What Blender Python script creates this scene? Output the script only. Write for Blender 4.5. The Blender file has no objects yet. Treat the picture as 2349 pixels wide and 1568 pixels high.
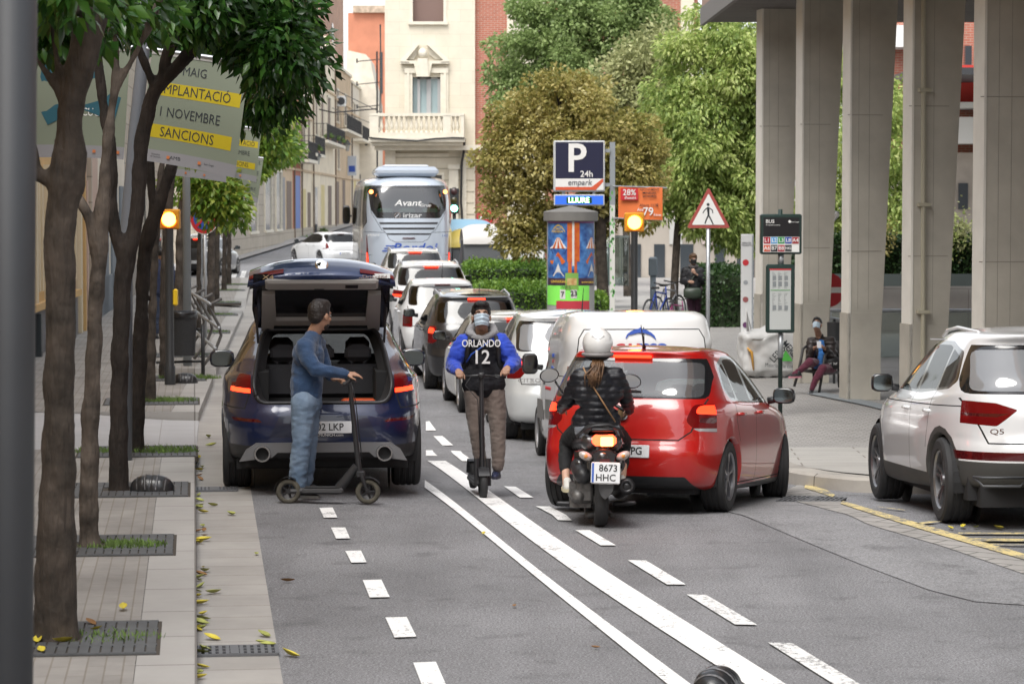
import bpy, bmesh, math, random
import numpy as np
from mathutils import Vector, Matrix, noise
R = math.radians; PI = math.pi
SC = bpy.context.scene; COL = SC.collection
random.seed(7); np.random.seed(7)
# ---------------------------------------------------------------- camera, world, sun, exposure
F, CX, CY, H, YH = 6200.0, 1174.5, 784.0, 2.66, 474.0
PITCH = math.atan((CY-YH)/F)
cd = bpy.data.cameras.new('camera'); cam = bpy.data.objects.new('camera', cd); COL.objects.link(cam)
cam.location = (0, 0, H); cam.rotation_euler = (PI/2-PITCH, 0, 0)
cd.sensor_width = 36; cd.lens = 36*F/2349; cd.clip_end = 6000; cd.clip_start = .5
cd.dof.use_dof = True; cd.dof.focus_distance = 24.5; cd.dof.aperture_fstop = 6.3
SC.camera = cam
W = bpy.data.worlds.new('World'); SC.world = W; W.use_nodes = True
nt = W.node_tree; bg = nt.nodes['Background']
sky = nt.nodes.new('ShaderNodeTexSky'); sky.sky_type = 'NISHITA'; sky.sun_disc = False
SUN_E, SUN_A = R(58), R(200)
sky.sun_elevation = SUN_E; sky.sun_rotation = SUN_A; sky.dust_density = 2; sky.ozone_density = .6; sky.air_density = 1
hs = nt.nodes.new('ShaderNodeHueSaturation'); hs.inputs['Saturation'].default_value = .22
nt.links.new(sky.outputs[0], hs.inputs['Color']); nt.links.new(hs.outputs[0], bg.inputs[0]); bg.inputs[1].default_value = .15
sd = bpy.data.lights.new('sun', 'SUN'); sun = bpy.data.objects.new('sun', sd); COL.objects.link(sun)
sd.energy = 1.3; sd.angle = R(35); sd.color = (1, .97, .92)
dv = Vector((math.sin(SUN_A)*math.cos(SUN_E), math.cos(SUN_A)*math.cos(SUN_E), math.sin(SUN_E)))
sun.rotation_euler = dv.to_track_quat('Z', 'Y').to_euler(); sun.location = dv*50
SC.view_settings.view_transform = 'Standard'; SC.view_settings.look = 'None'; SC.view_settings.exposure = 1.05; SC.view_settings.gamma = 1
SC.cycles.max_bounces = 7; SC.cycles.transparent_max_bounces = 12; SC.cycles.diffuse_bounces = 3; SC.cycles.glossy_bounces = 3
SC.cycles.use_denoising = True
# ---------------------------------------------------------------- geometry of the place
_f = Vector((0, math.cos(PITCH), -math.sin(PITCH))); _u = Vector((0, math.sin(PITCH), math.cos(PITCH)))
def ray(px, py): return _f + Vector((1, 0, 0))*((px-CX)/F) + _u*(-(py-CY)/F)
def at(px, py, Y):
    d = ray(px, py); return Vector((0, 0, H)) + d*(Y/d.y)
DY = [0, 23.2, 26, 30.4, 34.5, 41, 47, 52.5, 58, 66, 72, 900]; DZ = [0, 0, -.15, -.32, -.5, -.48, -.5, -.36, -.2, -.02, 0, 0]
KY = [5, 14.4, 28.3, 33.4, 40.8, 42.4, 67.9, 92, 101, 140]; KX = [-.6, -1.69, -3.33, -3.88, -4.51, -4.65, -6.73, -8.9, -9.8, -14]     # left kerb line
RY = [26.6, 33, 45, 58, 72, 84, 95]; RX = [2.75, 2.75, 1.95, .75, -.55, -1.3, -2]                                  # right kerb line
def kx(y): return float(np.interp(y, KY, KX))
def rx(y): return float(np.interp(y, RY, RX))
def ss(a, b, x):
    t = min(1, max(0, (x-a)/(b-a))); return t*t*(3-2*t)
def gz(x, y):
    k = kx(y); z = float(np.interp(y, DY, DZ))*ss(k+.8, k+3.2, x)
    return z + max(0, y-112)*.0113
def G(px, py, off=0.0):
    z = off; p = None
    for i in range(12):
        d = ray(px, py); t = (z-H)/d.z; p = Vector((0, 0, H))+d*t
        z = off + gz(p.x, p.y)
    p.z = z; return p
# ---------------------------------------------------------------- object helpers
def tag(o, label=None, cat=None, group=None, kind=None):
    for k, v in (('label', label), ('category', cat), ('group', group), ('kind', kind)):
        if v: o[k] = v
    return o
def thing(name, label, cat, loc=(0, 0, 0), rz=0, group=None, rot=None):
    o = bpy.data.objects.new(name, None); COL.objects.link(o); o.location = loc; o.empty_display_size = .2
    o.rotation_euler = rot if rot else (0, 0, rz)
    return tag(o, label, cat, group)
def link(name, me, mat, parent=None):
    o = bpy.data.objects.new(name, me); COL.objects.link(o)
    if mat is not None:
        if len(me.materials): me.materials.clear()
        for m in (mat if isinstance(mat, (list, tuple)) else [mat]): me.materials.append(m)
    if parent: o.parent = parent
    return o
def kids(o): return list(o.children)
def dup(o, loc=None, rz=None, label=None, group=None, parent=None, _ch=None):
    c = o.copy(); COL.objects.link(c)
    if parent: c.parent = parent
    if loc is not None: c.location = loc
    if rz is not None: c.rotation_euler = (c.rotation_euler[0], c.rotation_euler[1], rz)
    if label: c['label'] = label
    if group: c['group'] = group
    for ch in kids(o):
        dup(ch, parent=c)
    return c
class MB:
    def __init__(s): s.v = []; s.f = []; s.mi = []; s.m = Matrix(); s.cur = 0
    def add(s, vs, fs, mi=None):
        b = len(s.v); s.v += [tuple(s.m @ Vector(p)) for p in vs]; s.f += [tuple(b+i for i in f) for f in fs]; s.mi += [s.cur if mi is None else mi]*len(fs); return s
    def box(s, x0, x1, y0, y1, z0, z1, bev=0):
        if bev:
            b = bev; vs = []
            for z, i in ((z0, b), (z0+b, 0), (z1-b, 0), (z1, b)):
                X0, X1, Y0, Y1 = x0+i, x1-i, y0+i, y1-i; c = b*.6
                vs += [(X0+c, Y0, z), (X1-c, Y0, z), (X1, Y0+c, z), (X1, Y1-c, z), (X1-c, Y1, z), (X0+c, Y1, z), (X0, Y1-c, z), (X0, Y0+c, z)]
            fs = [tuple(range(7, -1, -1)), tuple(range(24, 32))]
            for k in range(3):
                for j in range(8): fs.append((k*8+j, k*8+(j+1) % 8, k*8+8+(j+1) % 8, k*8+8+j))
            return s.add(vs, fs)
        vs = [(x0, y0, z0), (x1, y0, z0), (x1, y1, z0), (x0, y1, z0), (x0, y0, z1), (x1, y0, z1), (x1, y1, z1), (x0, y1, z1)]
        return s.add(vs, [(3, 2, 1, 0), (4, 5, 6, 7), (0, 1, 5, 4), (1, 2, 6, 5), (2, 3, 7, 6), (3, 0, 4, 7)])
    def cbox(s, c, sz, bev=0): return s.box(c[0]-sz[0]/2, c[0]+sz[0]/2, c[1]-sz[1]/2, c[1]+sz[1]/2, c[2]-sz[2]/2, c[2]+sz[2]/2, bev)
    def tube(s, pts, r, n=8, cap=True, flat=1.0, up=None):
        pts = [Vector(p) for p in pts]; rs = r if isinstance(r, (list, tuple)) else [r]*len(pts); vs = []; fs = []
        a = None
        for i, p in enumerate(pts):
            t = (pts[min(i+1, len(pts)-1)]-pts[max(i-1, 0)]).normalized()
            if a is None:
                a = Vector(up) if up else (Vector((0, 0, 1)) if abs(t.z) < .9 else Vector((0, 1, 0)))
            a = (a-t*a.dot(t)).normalized(); b = t.cross(a)
            for j in range(n):
                an = 2*PI*j/n; vs.append(p+a*(math.cos(an)*rs[i]*flat)+b*(math.sin(an)*rs[i]))
        for i in range(len(pts)-1):
            for j in range(n): fs.append((i*n+j, i*n+(j+1) % n, (i+1)*n+(j+1) % n, (i+1)*n+j))
        if cap: fs += [tuple(range(n-1, -1, -1)), tuple((len(pts)-1)*n+j for j in range(n))]
        return s.add(vs, fs)
    def lathe(s, prof, c=(0, 0, 0), n=24, ax='z', cap=True):
        vs = []; fs = []
        for (r, h) in prof:
            for j in range(n):
                a = 2*PI*j/n; x, y = r*math.cos(a), r*math.sin(a)
                q = (x, y, h) if ax == 'z' else ((h, x, y) if ax == 'x' else (y, h, x)); vs.append((q[0]+c[0], q[1]+c[1], q[2]+c[2]))
        for i in range(len(prof)-1):
            for j in range(n): fs.append((i*n+j, i*n+(j+1) % n, (i+1)*n+(j+1) % n, (i+1)*n+j))
        if cap: fs += [tuple(range(n-1, -1, -1)), tuple((len(prof)-1)*n+j for j in range(n))]
        return s.add(vs, fs)
    def prism(s, poly, a0, a1, ax='y'):
        # poly: 2D points; ax = extrusion axis: y -> (x,z), x -> (y,z), z -> (x,y)
        f = {'y': lambda p, h: (p[0], h, p[1]), 'x': lambda p, h: (h, p[0], p[1]), 'z': lambda p, h: (p[0], p[1], h)}[ax]
        n = len(poly); vs = [f(p, a0) for p in poly]+[f(p, a1) for p in poly]
        return s.add(vs, [tuple(range(n-1, -1, -1)), tuple(range(n, 2*n))]+[(j, (j+1) % n, n+(j+1) % n, n+j) for j in range(n)])
    def ell(s, c, r, n=12, m=8, rot=None):
        vs = []; fs = []; c = Vector(c); rot = rot or Matrix.Identity(3)
        for i in range(1, m):
            ph = PI*i/m
            for j in range(n):
                a = 2*PI*j/n; vs.append(c+rot @ Vector((r[0]*math.sin(ph)*math.cos(a), r[1]*math.sin(ph)*math.sin(a), -r[2]*math.cos(ph))))
        vs += [c+rot @ Vector((0, 0, -r[2])), c+rot @ Vector((0, 0, r[2]))]
        for i in range(m-2):
            for j in range(n): fs.append((i*n+j, i*n+(j+1) % n, (i+1)*n+(j+1) % n, (i+1)*n+j))
        b, t = len(vs)-2, len(vs)-1
        for j in range(n): fs.append((b, (j+1) % n, j)); fs.append((t, (m-2)*n+j, (m-2)*n+(j+1) % n))
        return s.add(vs, fs)
    def cap(s, p0, r0, p1, r1, n=12, fx=1.0):
        # tapered capsule
        p0, p1 = Vector(p0), Vector(p1); d = (p1-p0); L = d.length
        if L < 1e-6: return s.ell(p0, (r0,)*3, n)
        t = d/L; pts = []; rs = []
        for k in range(4): a = PI/2*k/4; pts.append(p0-t*r0*math.cos(a)); rs.append(max(.001, r0*math.sin(a)))
        pts += [p0, p1]; rs += [r0, r1]
        for k in range(3, -1, -1): a = PI/2*k/4; pts.append(p1+t*r1*math.cos(a)); rs.append(max(.001, r1*math.sin(a)))
        return s.tube(pts, rs, n, flat=fx)
    def sheet(s, fn, nu, nv):
        vs = [fn(i/nu, j/nv) for i in range(nu+1) for j in range(nv+1)]
        return s.add(vs, [(i*(nv+1)+j, (i+1)*(nv+1)+j, (i+1)*(nv+1)+j+1, i*(nv+1)+j+1) for i in range(nu) for j in range(nv)])
    def mesh(s, name='m', smooth=False):
        me = bpy.data.meshes.new(name); me.from_pydata(s.v, [], s.f); me.update()
        if any(s.mi): me.polygons.foreach_set('material_index', s.mi)
        if smooth is True: me.polygons.foreach_set('use_smooth', [True]*len(s.f))
        elif smooth: smooth_angle(me, smooth)
        return me
    def build(s, name, mat, parent=None, smooth=False): return link(name, s.mesh(name, smooth), mat, parent)
def smooth_angle(me, ang=35):
    bm = bmesh.new(); bm.from_mesh(me); bmesh.ops.recalc_face_normals(bm, faces=bm.faces)
    for f in bm.faces: f.smooth = True
    for e in bm.edges:
        if len(e.link_faces) == 2 and e.calc_face_angle(0) > R(ang): e.smooth = False
    bm.to_mesh(me); bm.free()
def rotm(rx=0, ry=0, rz=0, t=(0, 0, 0)): return Matrix.Translation(t) @ Matrix.Rotation(rz, 4, 'Z') @ Matrix.Rotation(ry, 4, 'Y') @ Matrix.Rotation(rx, 4, 'X')
def remesh(me, vox, smooth=3, dec=None):
    ob = bpy.data.objects.new('tmp', me); COL.objects.link(ob)
    m = ob.modifiers.new('r', 'REMESH'); m.mode = 'VOXEL'; m.voxel_size = vox; m.use_smooth_shade = True
    if smooth: q = ob.modifiers.new('s', 'SMOOTH'); q.iterations = smooth; q.factor = .5
    if dec: d = ob.modifiers.new('d', 'DECIMATE'); d.ratio = dec
    dg = bpy.context.evaluated_depsgraph_get(); out = bpy.data.meshes.new_from_object(ob.evaluated_get(dg))
    bpy.data.objects.remove(ob); out.materials.clear()
    out.polygons.foreach_set('use_smooth', [True]*len(out.polygons)); return out
def wrinkle(me, amp, sc, stretch=(1, 1, 1), seed=0):
    n = len(me.vertices); co = np.empty(n*3, 'f'); me.vertices.foreach_get('co', co); co = co.reshape(-1, 3); no = np.empty(n*3, 'f'); me.vertices.foreach_get('normal', no); no = no.reshape(-1, 3)
    for i in range(n):
        p = co[i]; q = Vector((p[0]*sc*stretch[0]+seed, p[1]*sc*stretch[1], p[2]*sc*stretch[2]))
        w = noise.noise(q); w2 = noise.noise(q*2.3+Vector((5, 1, 3)))
        co[i] = p+no[i]*amp*((.5-abs(w)*2)*.8+w2*.5)
    me.vertices.foreach_set('co', co.ravel()); me.update(); return me
_txt = {}
def text(s, size, mat, parent, loc, rot=(PI/2, 0, 0), name='lettering', ext=.002, ax='CENTER', sx=1.0, bold=.0, shear=0, space=1.0):
    c = bpy.data.curves.new('t', 'FONT'); c.body = s; c.size = size; c.extrude = ext; c.align_x = ax; c.align_y = 'CENTER'; c.offset = min(bold, .012)*size; c.shear = shear; c.space_character = space; c.resolution_u = 3
    o = bpy.data.objects.new('t', c); me = bpy.data.meshes.new_from_object(o); bpy.data.objects.remove(o); bpy.data.curves.remove(c)
    me.transform(Matrix.Diagonal((sx, 1, 1, 1)))
    q = link(name, me, mat, parent); q.location = loc; q.rotation_euler = rot; return q
# ---------------------------------------------------------------- materials
_M = {}
def mat(name, col=(.5, .5, .5), rough=.6, metal=0, coat=0, var=0, vs=3, bump=0, bs=60, emit=0, ecol=None, spec=None, col2=None, trans=0, sheen=0, detail=6):
    if name in _M: return _M[name]
    m = bpy.data.materials.new(name); m.use_nodes = True; _M[name] = m; t = m.node_tree; N = t.nodes; b = N['Principled BSDF']
    b.inputs['Base Color'].default_value = (*col, 1); b.inputs['Roughness'].default_value = rough; b.inputs['Metallic'].default_value = metal
    if coat: b.inputs['Coat Weight'].default_value = coat; b.inputs['Coat Roughness'].default_value = .04
    if spec is not None: b.inputs['Specular IOR Level'].default_value = spec
    if trans: b.inputs['Transmission Weight'].default_value = trans
    if sheen: b.inputs['Sheen Weight'].default_value = sheen
    tc = N.new('ShaderNodeTexCoord')
    if var or col2:
        n = N.new('ShaderNodeTexNoise'); n.inputs['Scale'].default_value = vs; n.inputs['Detail'].default_value = detail; t.links.new(tc.outputs['Object'], n.inputs['Vector'])
        cr = N.new('ShaderNodeValToRGB'); cr.color_ramp.elements[0].position = .3; cr.color_ramp.elements[1].position = .7
        c2 = col2 or tuple(min(1, c*(1+var)) for c in col); c1 = col if col2 else tuple(c*(1-var) for c in col)
        cr.color_ramp.elements[0].color = (*c1, 1); cr.color_ramp.elements[1].color = (*c2, 1)
        t.links.new(n.outputs[0], cr.inputs[0]); t.links.new(cr.outputs[0], b.inputs['Base Color'])
    if bump:
        n2 = N.new('ShaderNodeTexNoise'); n2.inputs['Scale'].default_value = bs; n2.inputs['Detail'].default_value = 4; t.links.new(tc.outputs['Object'], n2.inputs['Vector'])
        bp = N.new('ShaderNodeBump'); bp.inputs['Strength'].default_value = min(1, bump); bp.inputs['Distance'].default_value = .01; t.links.new(n2.outputs[0], bp.inputs['Height']); t.links.new(bp.outputs[0], b.inputs['Normal'])
    if emit: b.inputs['Emission Color'].default_value = (*(ecol or col), 1); b.inputs['Emission Strength'].default_value = emit
    return m
def node(m, typ, **kw):
    n = m.node_tree.nodes.new(typ)
    for k, v in kw.items(): setattr(n, k, v)
    return n
def glassmat(name, tint, refl=.06, rough=.02, base=.0):
    if name in _M: return _M[name]
    m = bpy.data.materials.new(name); m.use_nodes = True; _M[name] = m; t = m.node_tree; N = t.nodes; N.remove(N['Principled BSDF']); out = N['Material Output']
    tr = N.new('ShaderNodeBsdfTransparent'); tr.inputs[0].default_value = (*tint, 1)
    gl = N.new('ShaderNodeBsdfGlossy'); gl.inputs['Roughness'].default_value = rough; gl.inputs[0].default_value = (1, 1, 1, 1)
    fr = N.new('ShaderNodeLayerWeight'); fr.inputs[0].default_value = .25
    mr = N.new('ShaderNodeMapRange'); mr.inputs['To Min'].default_value = refl; mr.inputs['To Max'].default_value = .6
    t.links.new(fr.outputs['Fresnel'], mr.inputs[0])
    mx = N.new('ShaderNodeMixShader'); t.links.new(mr.outputs[0], mx.inputs[0]); t.links.new(tr.outputs[0], mx.inputs[1]); t.links.new(gl.outputs[0], mx.inputs[2])
    last = mx
    if base:
        df = N.new('ShaderNodeBsdfDiffuse'); df.inputs[0].default_value = (.55, .57, .6, 1); m2 = N.new('ShaderNodeMixShader'); m2.inputs[0].default_value = base
        t.links.new(mx.outputs[0], m2.inputs[1]); t.links.new(df.outputs[0], m2.inputs[2]); last = m2
    t.links.new(last.outputs[0], out.inputs[0]); return m
def tiles(name, c1, c2, mortar, bw, bh, ms, rz=0, offset=.5, rough=.85, loc=(0, 0, 0), bump=.3, plane='xy', stain=.15):
    if name in _M: return _M[name]
    m = mat(name, c1, rough); t = m.node_tree; N = t.nodes; b = N['Principled BSDF']
    tc = N.new('ShaderNodeTexCoord'); mp = N.new('ShaderNodeMapping'); mp.inputs['Rotation'].default_value = (0, 0, -rz); mp.inputs['Location'].default_value = loc
    if plane == 'xy': t.links.new(tc.outputs['Object'], mp.inputs[0])
    else:
        sp = N.new('ShaderNodeSeparateXYZ'); cb = N.new('ShaderNodeCombineXYZ'); t.links.new(tc.outputs['Object'], sp.inputs[0])
        ad = N.new('ShaderNodeMath'); ad.operation = 'ADD'; t.links.new(sp.outputs[0], ad.inputs[0]); t.links.new(sp.outputs[1], ad.inputs[1])
        t.links.new(ad.outputs[0], cb.inputs[0]); t.links.new(sp.outputs[2], cb.inputs[1]); t.links.new(cb.outputs[0], mp.inputs[0])
    br = N.new('ShaderNodeTexBrick'); br.offset = offset; br.inputs['Scale'].default_value = 1; br.inputs['Brick Width'].default_value = bw; br.inputs['Row Height'].default_value = bh; br.inputs['Mortar Size'].default_value = ms; br.inputs['Mortar Smooth'].default_value = .3
    br.inputs['Color1'].default_value = (*c1, 1); br.inputs['Color2'].default_value = (*c2, 1); br.inputs['Mortar'].default_value = (*mortar, 1)
    t.links.new(mp.outputs[0], br.inputs['Vector'])
    n = N.new('ShaderNodeTexNoise'); n.inputs['Scale'].default_value = 1.3; n.inputs['Detail'].default_value = 9; n.inputs['Roughness'].default_value = .65; t.links.new(tc.outputs['Object'], n.inputs['Vector'])
    mr = N.new('ShaderNodeMapRange'); mr.inputs['From Min'].default_value = .3; mr.inputs['From Max'].default_value = .7; mr.inputs['To Min'].default_value = 1-stain; mr.inputs['To Max'].default_value = 1+stain; t.links.new(n.outputs[0], mr.inputs[0])
    mu = N.new('ShaderNodeMix'); mu.data_type = 'RGBA'; mu.blend_type = 'MULTIPLY'; mu.inputs[0].default_value = 1
    t.links.new(br.outputs['Color'], mu.inputs[6]); t.links.new(mr.outputs[0], mu.inputs[7]); t.links.new(mu.outputs[2], b.inputs['Base Color'])
    bp = N.new('ShaderNodeBump'); bp.inputs['Strength'].default_value = bump; bp.inputs['Distance'].default_value = .01; bp.invert = True; t.links.new(br.outputs['Fac'], bp.inputs['Height']); t.links.new(bp.outputs[0], b.inputs['Normal'])
    return m
def asphalt(name, base=.055, tint=(1, 1, 1.03), grain=.35):
    if name in _M: return _M[name]
    m = mat(name, (base,)*3, .82); t = m.node_tree; N = t.nodes; b = N['Principled BSDF']; tc = N.new('ShaderNodeTexCoord')
    def ns(sc, de, ro=.6, st=None):
        n = N.new('ShaderNodeTexNoise'); n.inputs['Scale'].default_value = sc; n.inputs['Detail'].default_value = de; n.inputs['Roughness'].default_value = ro
        if st:
            mp = N.new('ShaderNodeMapping'); mp.inputs['Scale'].default_value = st; mp.inputs['Rotation'].default_value = (0, 0, R(-8)); t.links.new(tc.outputs['Object'], mp.inputs[0]); t.links.new(mp.outputs[0], n.inputs['Vector'])
        else: t.links.new(tc.outputs['Object'], n.inputs['Vector'])
        return n
    def rng(s, a, c, lo=.3, hi=.7):
        r = N.new('ShaderNodeMapRange'); r.inputs['From Min'].default_value = lo; r.inputs['From Max'].default_value = hi; r.inputs['To Min'].default_value = a; r.inputs['To Max'].default_value = c; t.links.new(s.outputs[0], r.inputs[0]); return r
    def mul(a, c):
        q = N.new('ShaderNodeMath'); q.operation = 'MULTIPLY'; t.links.new(a.outputs[0], q.inputs[0]); t.links.new(c.outputs[0], q.inputs[1]); return q
    v = mul(rng(ns(70, 2, .8), 1-grain*1.5, 1+grain*1.7, .36, .64), rng(ns(30, 3, .7), 1-grain*.6, 1+grain*.6)); v = mul(v, rng(ns(.45, 7, .65), .78, 1.2)); v = mul(v, rng(ns(.9, 5, .6, (1.3, .10, 1)), .84, 1.14)); v = mul(v, rng(ns(2.6, 3, .5), .72, 1.03, .28, .42)); v = mul(v, rng(ns(260, 1), 1-grain*.6, 1+grain*.9, .35, .7))
    vo = N.new('ShaderNodeTexVoronoi'); vo.feature = 'DISTANCE_TO_EDGE'; vo.inputs['Scale'].default_value = .22
    wn = ns(1.6, 5); ad = N.new('ShaderNodeVectorMath'); ad.operation = 'MULTIPLY_ADD'; ad.inputs[1].default_value = (.9, .9, .9); t.links.new(wn.outputs['Color'], ad.inputs[0]); t.links.new(tc.outputs['Object'], ad.inputs[2]); t.links.new(ad.outputs[0], vo.inputs['Vector'])
    cr = rng(vo, .8, 1, 0, .004); v = mul(v, cr)
    mc = N.new('ShaderNodeMix'); mc.data_type = 'RGBA'; mc.blend_type = 'MULTIPLY'; mc.inputs[0].default_value = 1; mc.inputs[6].default_value = (base*tint[0], base*tint[1], base*tint[2], 1); t.links.new(v.outputs[0], mc.inputs[7]); t.links.new(mc.outputs[2], b.inputs['Base Color'])
    bp = N.new('ShaderNodeBump'); bp.inputs['Strength'].default_value = .5; bp.inputs['Distance'].default_value = .006; t.links.new(ns(110, 3).outputs[0], bp.inputs['Height']); t.links.new(bp.outputs[0], b.inputs['Normal'])
    return m
BLK = mat('black plastic', (.018, .018, .02), .45); RUB = mat('rubber', (.022, .022, .023), .75, bump=.3, bs=90); DARK = mat('dark lining', (.012, .012, .013), .8)
STEEL = mat('galvanised steel', (.42, .44, .46), .45, .6, var=.12, vs=8); DGREY = mat('dark grey paint', (.05, .053, .058), .4); WHT = mat('white paint', (.78, .78, .76), .45)
# ---------------------------------------------------------------- ground, road, pavements
KA = math.atan(.1177)
ASP = asphalt('asphalt', .165, (1, 1, 1.04)); ASP2 = asphalt('lighter asphalt patch', .20, (1, 1, 1.03), .25)
PAVE = tiles('pavement tiles', (.285, .272, .255), (.25, .238, .222), (.21, .19, .165), .6, .1, .006, rz=PI/2+KA, stain=.24, offset=.5)
PAVE2 = tiles('small pavers', (.34, .325, .31), (.29, .28, .265), (.15, .14, .13), .2, .1, .008, rz=R(-20), stain=.1)
SLAB = tiles('concrete slabs', (.38, .365, .34), (.35, .335, .31), (.2, .18, .16), 1.1, .55, .012, rz=R(-4), stain=.1, offset=.3)
KERB = tiles('granite kerb', (.37, .36, .345), (.335, .325, .31), (.16, .15, .14), 1.0, 5.0, .01, rz=PI/2+KA, offset=.0, stain=.08)
GUT = tiles('gutter concrete', (.345, .33, .31), (.315, .30, .28), (.2, .18, .16), .5, 5.0, .008, rz=PI/2+KA, offset=.0, stain=.14)
VADO = tiles('granite ramp', (.42, .42, .425), (.39, .39, .4), (.3, .29, .28), .6, .4, .006, rz=PI/2+KA, stain=.06)
def sheetobj(name, fn, nu, nv, m, kind='structure'):
    o = MB().sheet(fn, nu, nv).build(name, m, smooth=True); o['kind'] = kind; return o
gs = MB(); xs = [-2500, -600, -150, -60, -30, 30, 60, 150, 600, 2500]; ys = [-400, -50, 0, 60, 112, 200, 320, 900, 4000]
gs.add([(x, y, -.6+min(7, max(0, (y-112)*.0113))) for y in ys for x in xs], [(j*10+i, j*10+i+1, j*10+i+11, j*10+i+10) for j in range(len(ys)-1) for i in range(9)])
o = gs.build('ground', mat('pale earth', (.3, .28, .25), .9, var=.2)); o['kind'] = 'structure'
sheetobj('road', lambda u, v: (lambda x, y: (x, y, gz(x, y)))(-16+30*u, 5+215*v**1.5), 220, 300, ASP)
def lerp(P, t):
    n = len(P)-1; i = min(n-1, int(t*n)); return P[i].lerp(P[i+1], t*n-i)
def resamp(pl, n=40):
    pl = [Vector(p) for p in pl]; d = [0]
    for a, b in zip(pl, pl[1:]): d.append(d[-1]+(b-a).length)
    return [Vector([float(np.interp(d[-1]*i/n, d, [p[k] for p in pl])) for k in range(3)]) for i in range(n+1)]
def smoothline(P, deg=3):
    y = np.array([p[1] for p in P], float); u = 1000/(y-474); c = np.polyfit(u, [p[0] for p in P], deg); return [(float(np.polyval(c, 1000/(v-474))), float(v)) for v in np.linspace(y[0], y[-1], 90)]
def band(name, A, B, off, m, n=40, nv=4, mb=None, sm=0):
    if sm: A = smoothline(A, sm); B = smoothline(B, sm)
    A = [G(*p) for p in A]; B = [G(*p) for p in B]
    A = resamp(A, n); B = resamp(B, n); M_ = mb or MB()
    def fn(u, v):
        p = lerp(A, u).lerp(lerp(B, u), v); return (p.x, p.y, gz(p.x, p.y)+off)
    M_.sheet(fn, n, nv)
    if mb: return
    o = M_.build(name, m, smooth=True); o['kind'] = 'structure'; return o
# worn white paint
def paint(name, col, wear=.5):
    m = mat(name, col, .7); t = m.node_tree; N = t.nodes; b = N['Principled BSDF']; tc = N.new('ShaderNodeTexCoord')
    n = N.new('ShaderNodeTexNoise'); n.inputs['Scale'].default_value = 28; n.inputs['Detail'].default_value = 8; n.inputs['Roughness'].default_value = .75; t.links.new(tc.outputs['Object'], n.inputs['Vector'])
    n2 = N.new('ShaderNodeTexNoise'); n2.inputs['Scale'].default_value = 2.2; n2.inputs['Detail'].default_value = 3; t.links.new(tc.outputs['Object'], n2.inputs['Vector'])
    ad = N.new('ShaderNodeMath'); ad.operation = 'MULTIPLY_ADD'; ad.inputs[1].default_value = .45; t.links.new(n2.outputs[0], ad.inputs[0]); t.links.new(n.outputs[0], ad.inputs[2])
    cr = N.new('ShaderNodeValToRGB'); cr.color_ramp.elements[0].position = .52+wear*.18; cr.color_ramp.elements[1].position = .62+wear*.18
    cr.color_ramp.elements[0].color = (0, 0, 0, 1); cr.color_ramp.elements[1].color = (1, 1, 1, 1); t.links.new(ad.outputs[0], cr.inputs[0])
    mx = N.new('ShaderNodeMix'); mx.data_type = 'RGBA'; t.links.new(cr.outputs[0], mx.inputs[0]); mx.inputs[6].default_value = (*col, 1); mx.inputs[7].default_value = (.16, .16, .16, 1); t.links.new(mx.outputs[2], b.inputs['Base Color']); return m
PW = paint('white road paint', (.78, .78, .77), 1.5); PW2 = paint('worn white road paint', (.70, .70, .69), 1.2); PY = paint('worn yellow road paint', (.62, .50, .22), .95)
band('road_marking', [(981, 1058), (1092, 1143), (1214, 1236), (1336, 1326), (1450, 1404), (1591.5, 1496), (1703, 1568), (1830, 1650)], [(1021.5, 1058), (1100, 1110), (1189.6, 1177), (1295.7, 1249), (1418, 1330), (1591.5, 1438.5), (1794, 1568), (1925, 1650)], .012, PW, 110, sm=3)
band('road_marking', [(974, 1120), (1104, 1222), (1214, 1312), (1336.5, 1414), (1459, 1512), (1526, 1568), (1625, 1650)], [(975, 1103), (1132.5, 1228), (1255, 1322), (1377, 1416), (1500, 1512), (1577, 1568), (1690, 1650)], .012, PW, 110, sm=3)
d1 = MB()
for q in [((732.5, 1167), (763, 1166), (774, 1189), (743, 1189.5)), ((759, 1212), (792, 1212), (803, 1237), (771, 1237.5)), ((792, 1266), (828, 1265), (841, 1292), (806, 1293)), ((832, 1333), (875, 1332), (894, 1372), (848, 1373)), ((884, 1419), (933, 1418), (955, 1463), (905, 1465)), ((948, 1523), (1000, 1521), (1028, 1585), (972, 1586))]:
    band('', [q[0], q[3]], [q[1], q[2]], .012, None, 6, 2, d1)
d1.build('road_marking', PW)['kind'] = 'structure'
d2 = MB()
for q in [((977, 968), (985, 967), (1001, 989), (977, 989)), ((994, 1001), (1015, 1001), (1040, 1023), (1015, 1023)), ((1034, 1035), (1057, 1036), (1086, 1059), (1060, 1059)), ((977, 1034), (992, 1034), (1004, 1047), (977, 1047)),
          ((1156, 1117), (1183, 1118), (1224, 1143), (1193, 1143)), ((1229, 1163), (1261, 1163.5), (1312, 1196), (1280, 1195)), ((1320, 1218), (1353, 1218), (1413, 1253), (1378, 1253)), ((1440, 1287), (1482, 1288), (1573, 1343), (1530, 1343))]:
    band('', [q[0], q[3]], [q[1], q[2]], .012, None, 8, 3, d2)
d2.build('road_marking', PW)['kind'] = 'structure'
d3 = MB()
for q in [((1575, 1366), (1620, 1367), (1737, 1436), (1686, 1435)), ((1762, 1477), (1817, 1478), (1985, 1580), (1925, 1580))]: band('', [q[0], q[3]], [q[1], q[2]], .012, None, 8, 3, d3)
d3.build('road_marking', PW2)['kind'] = 'structure'
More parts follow.
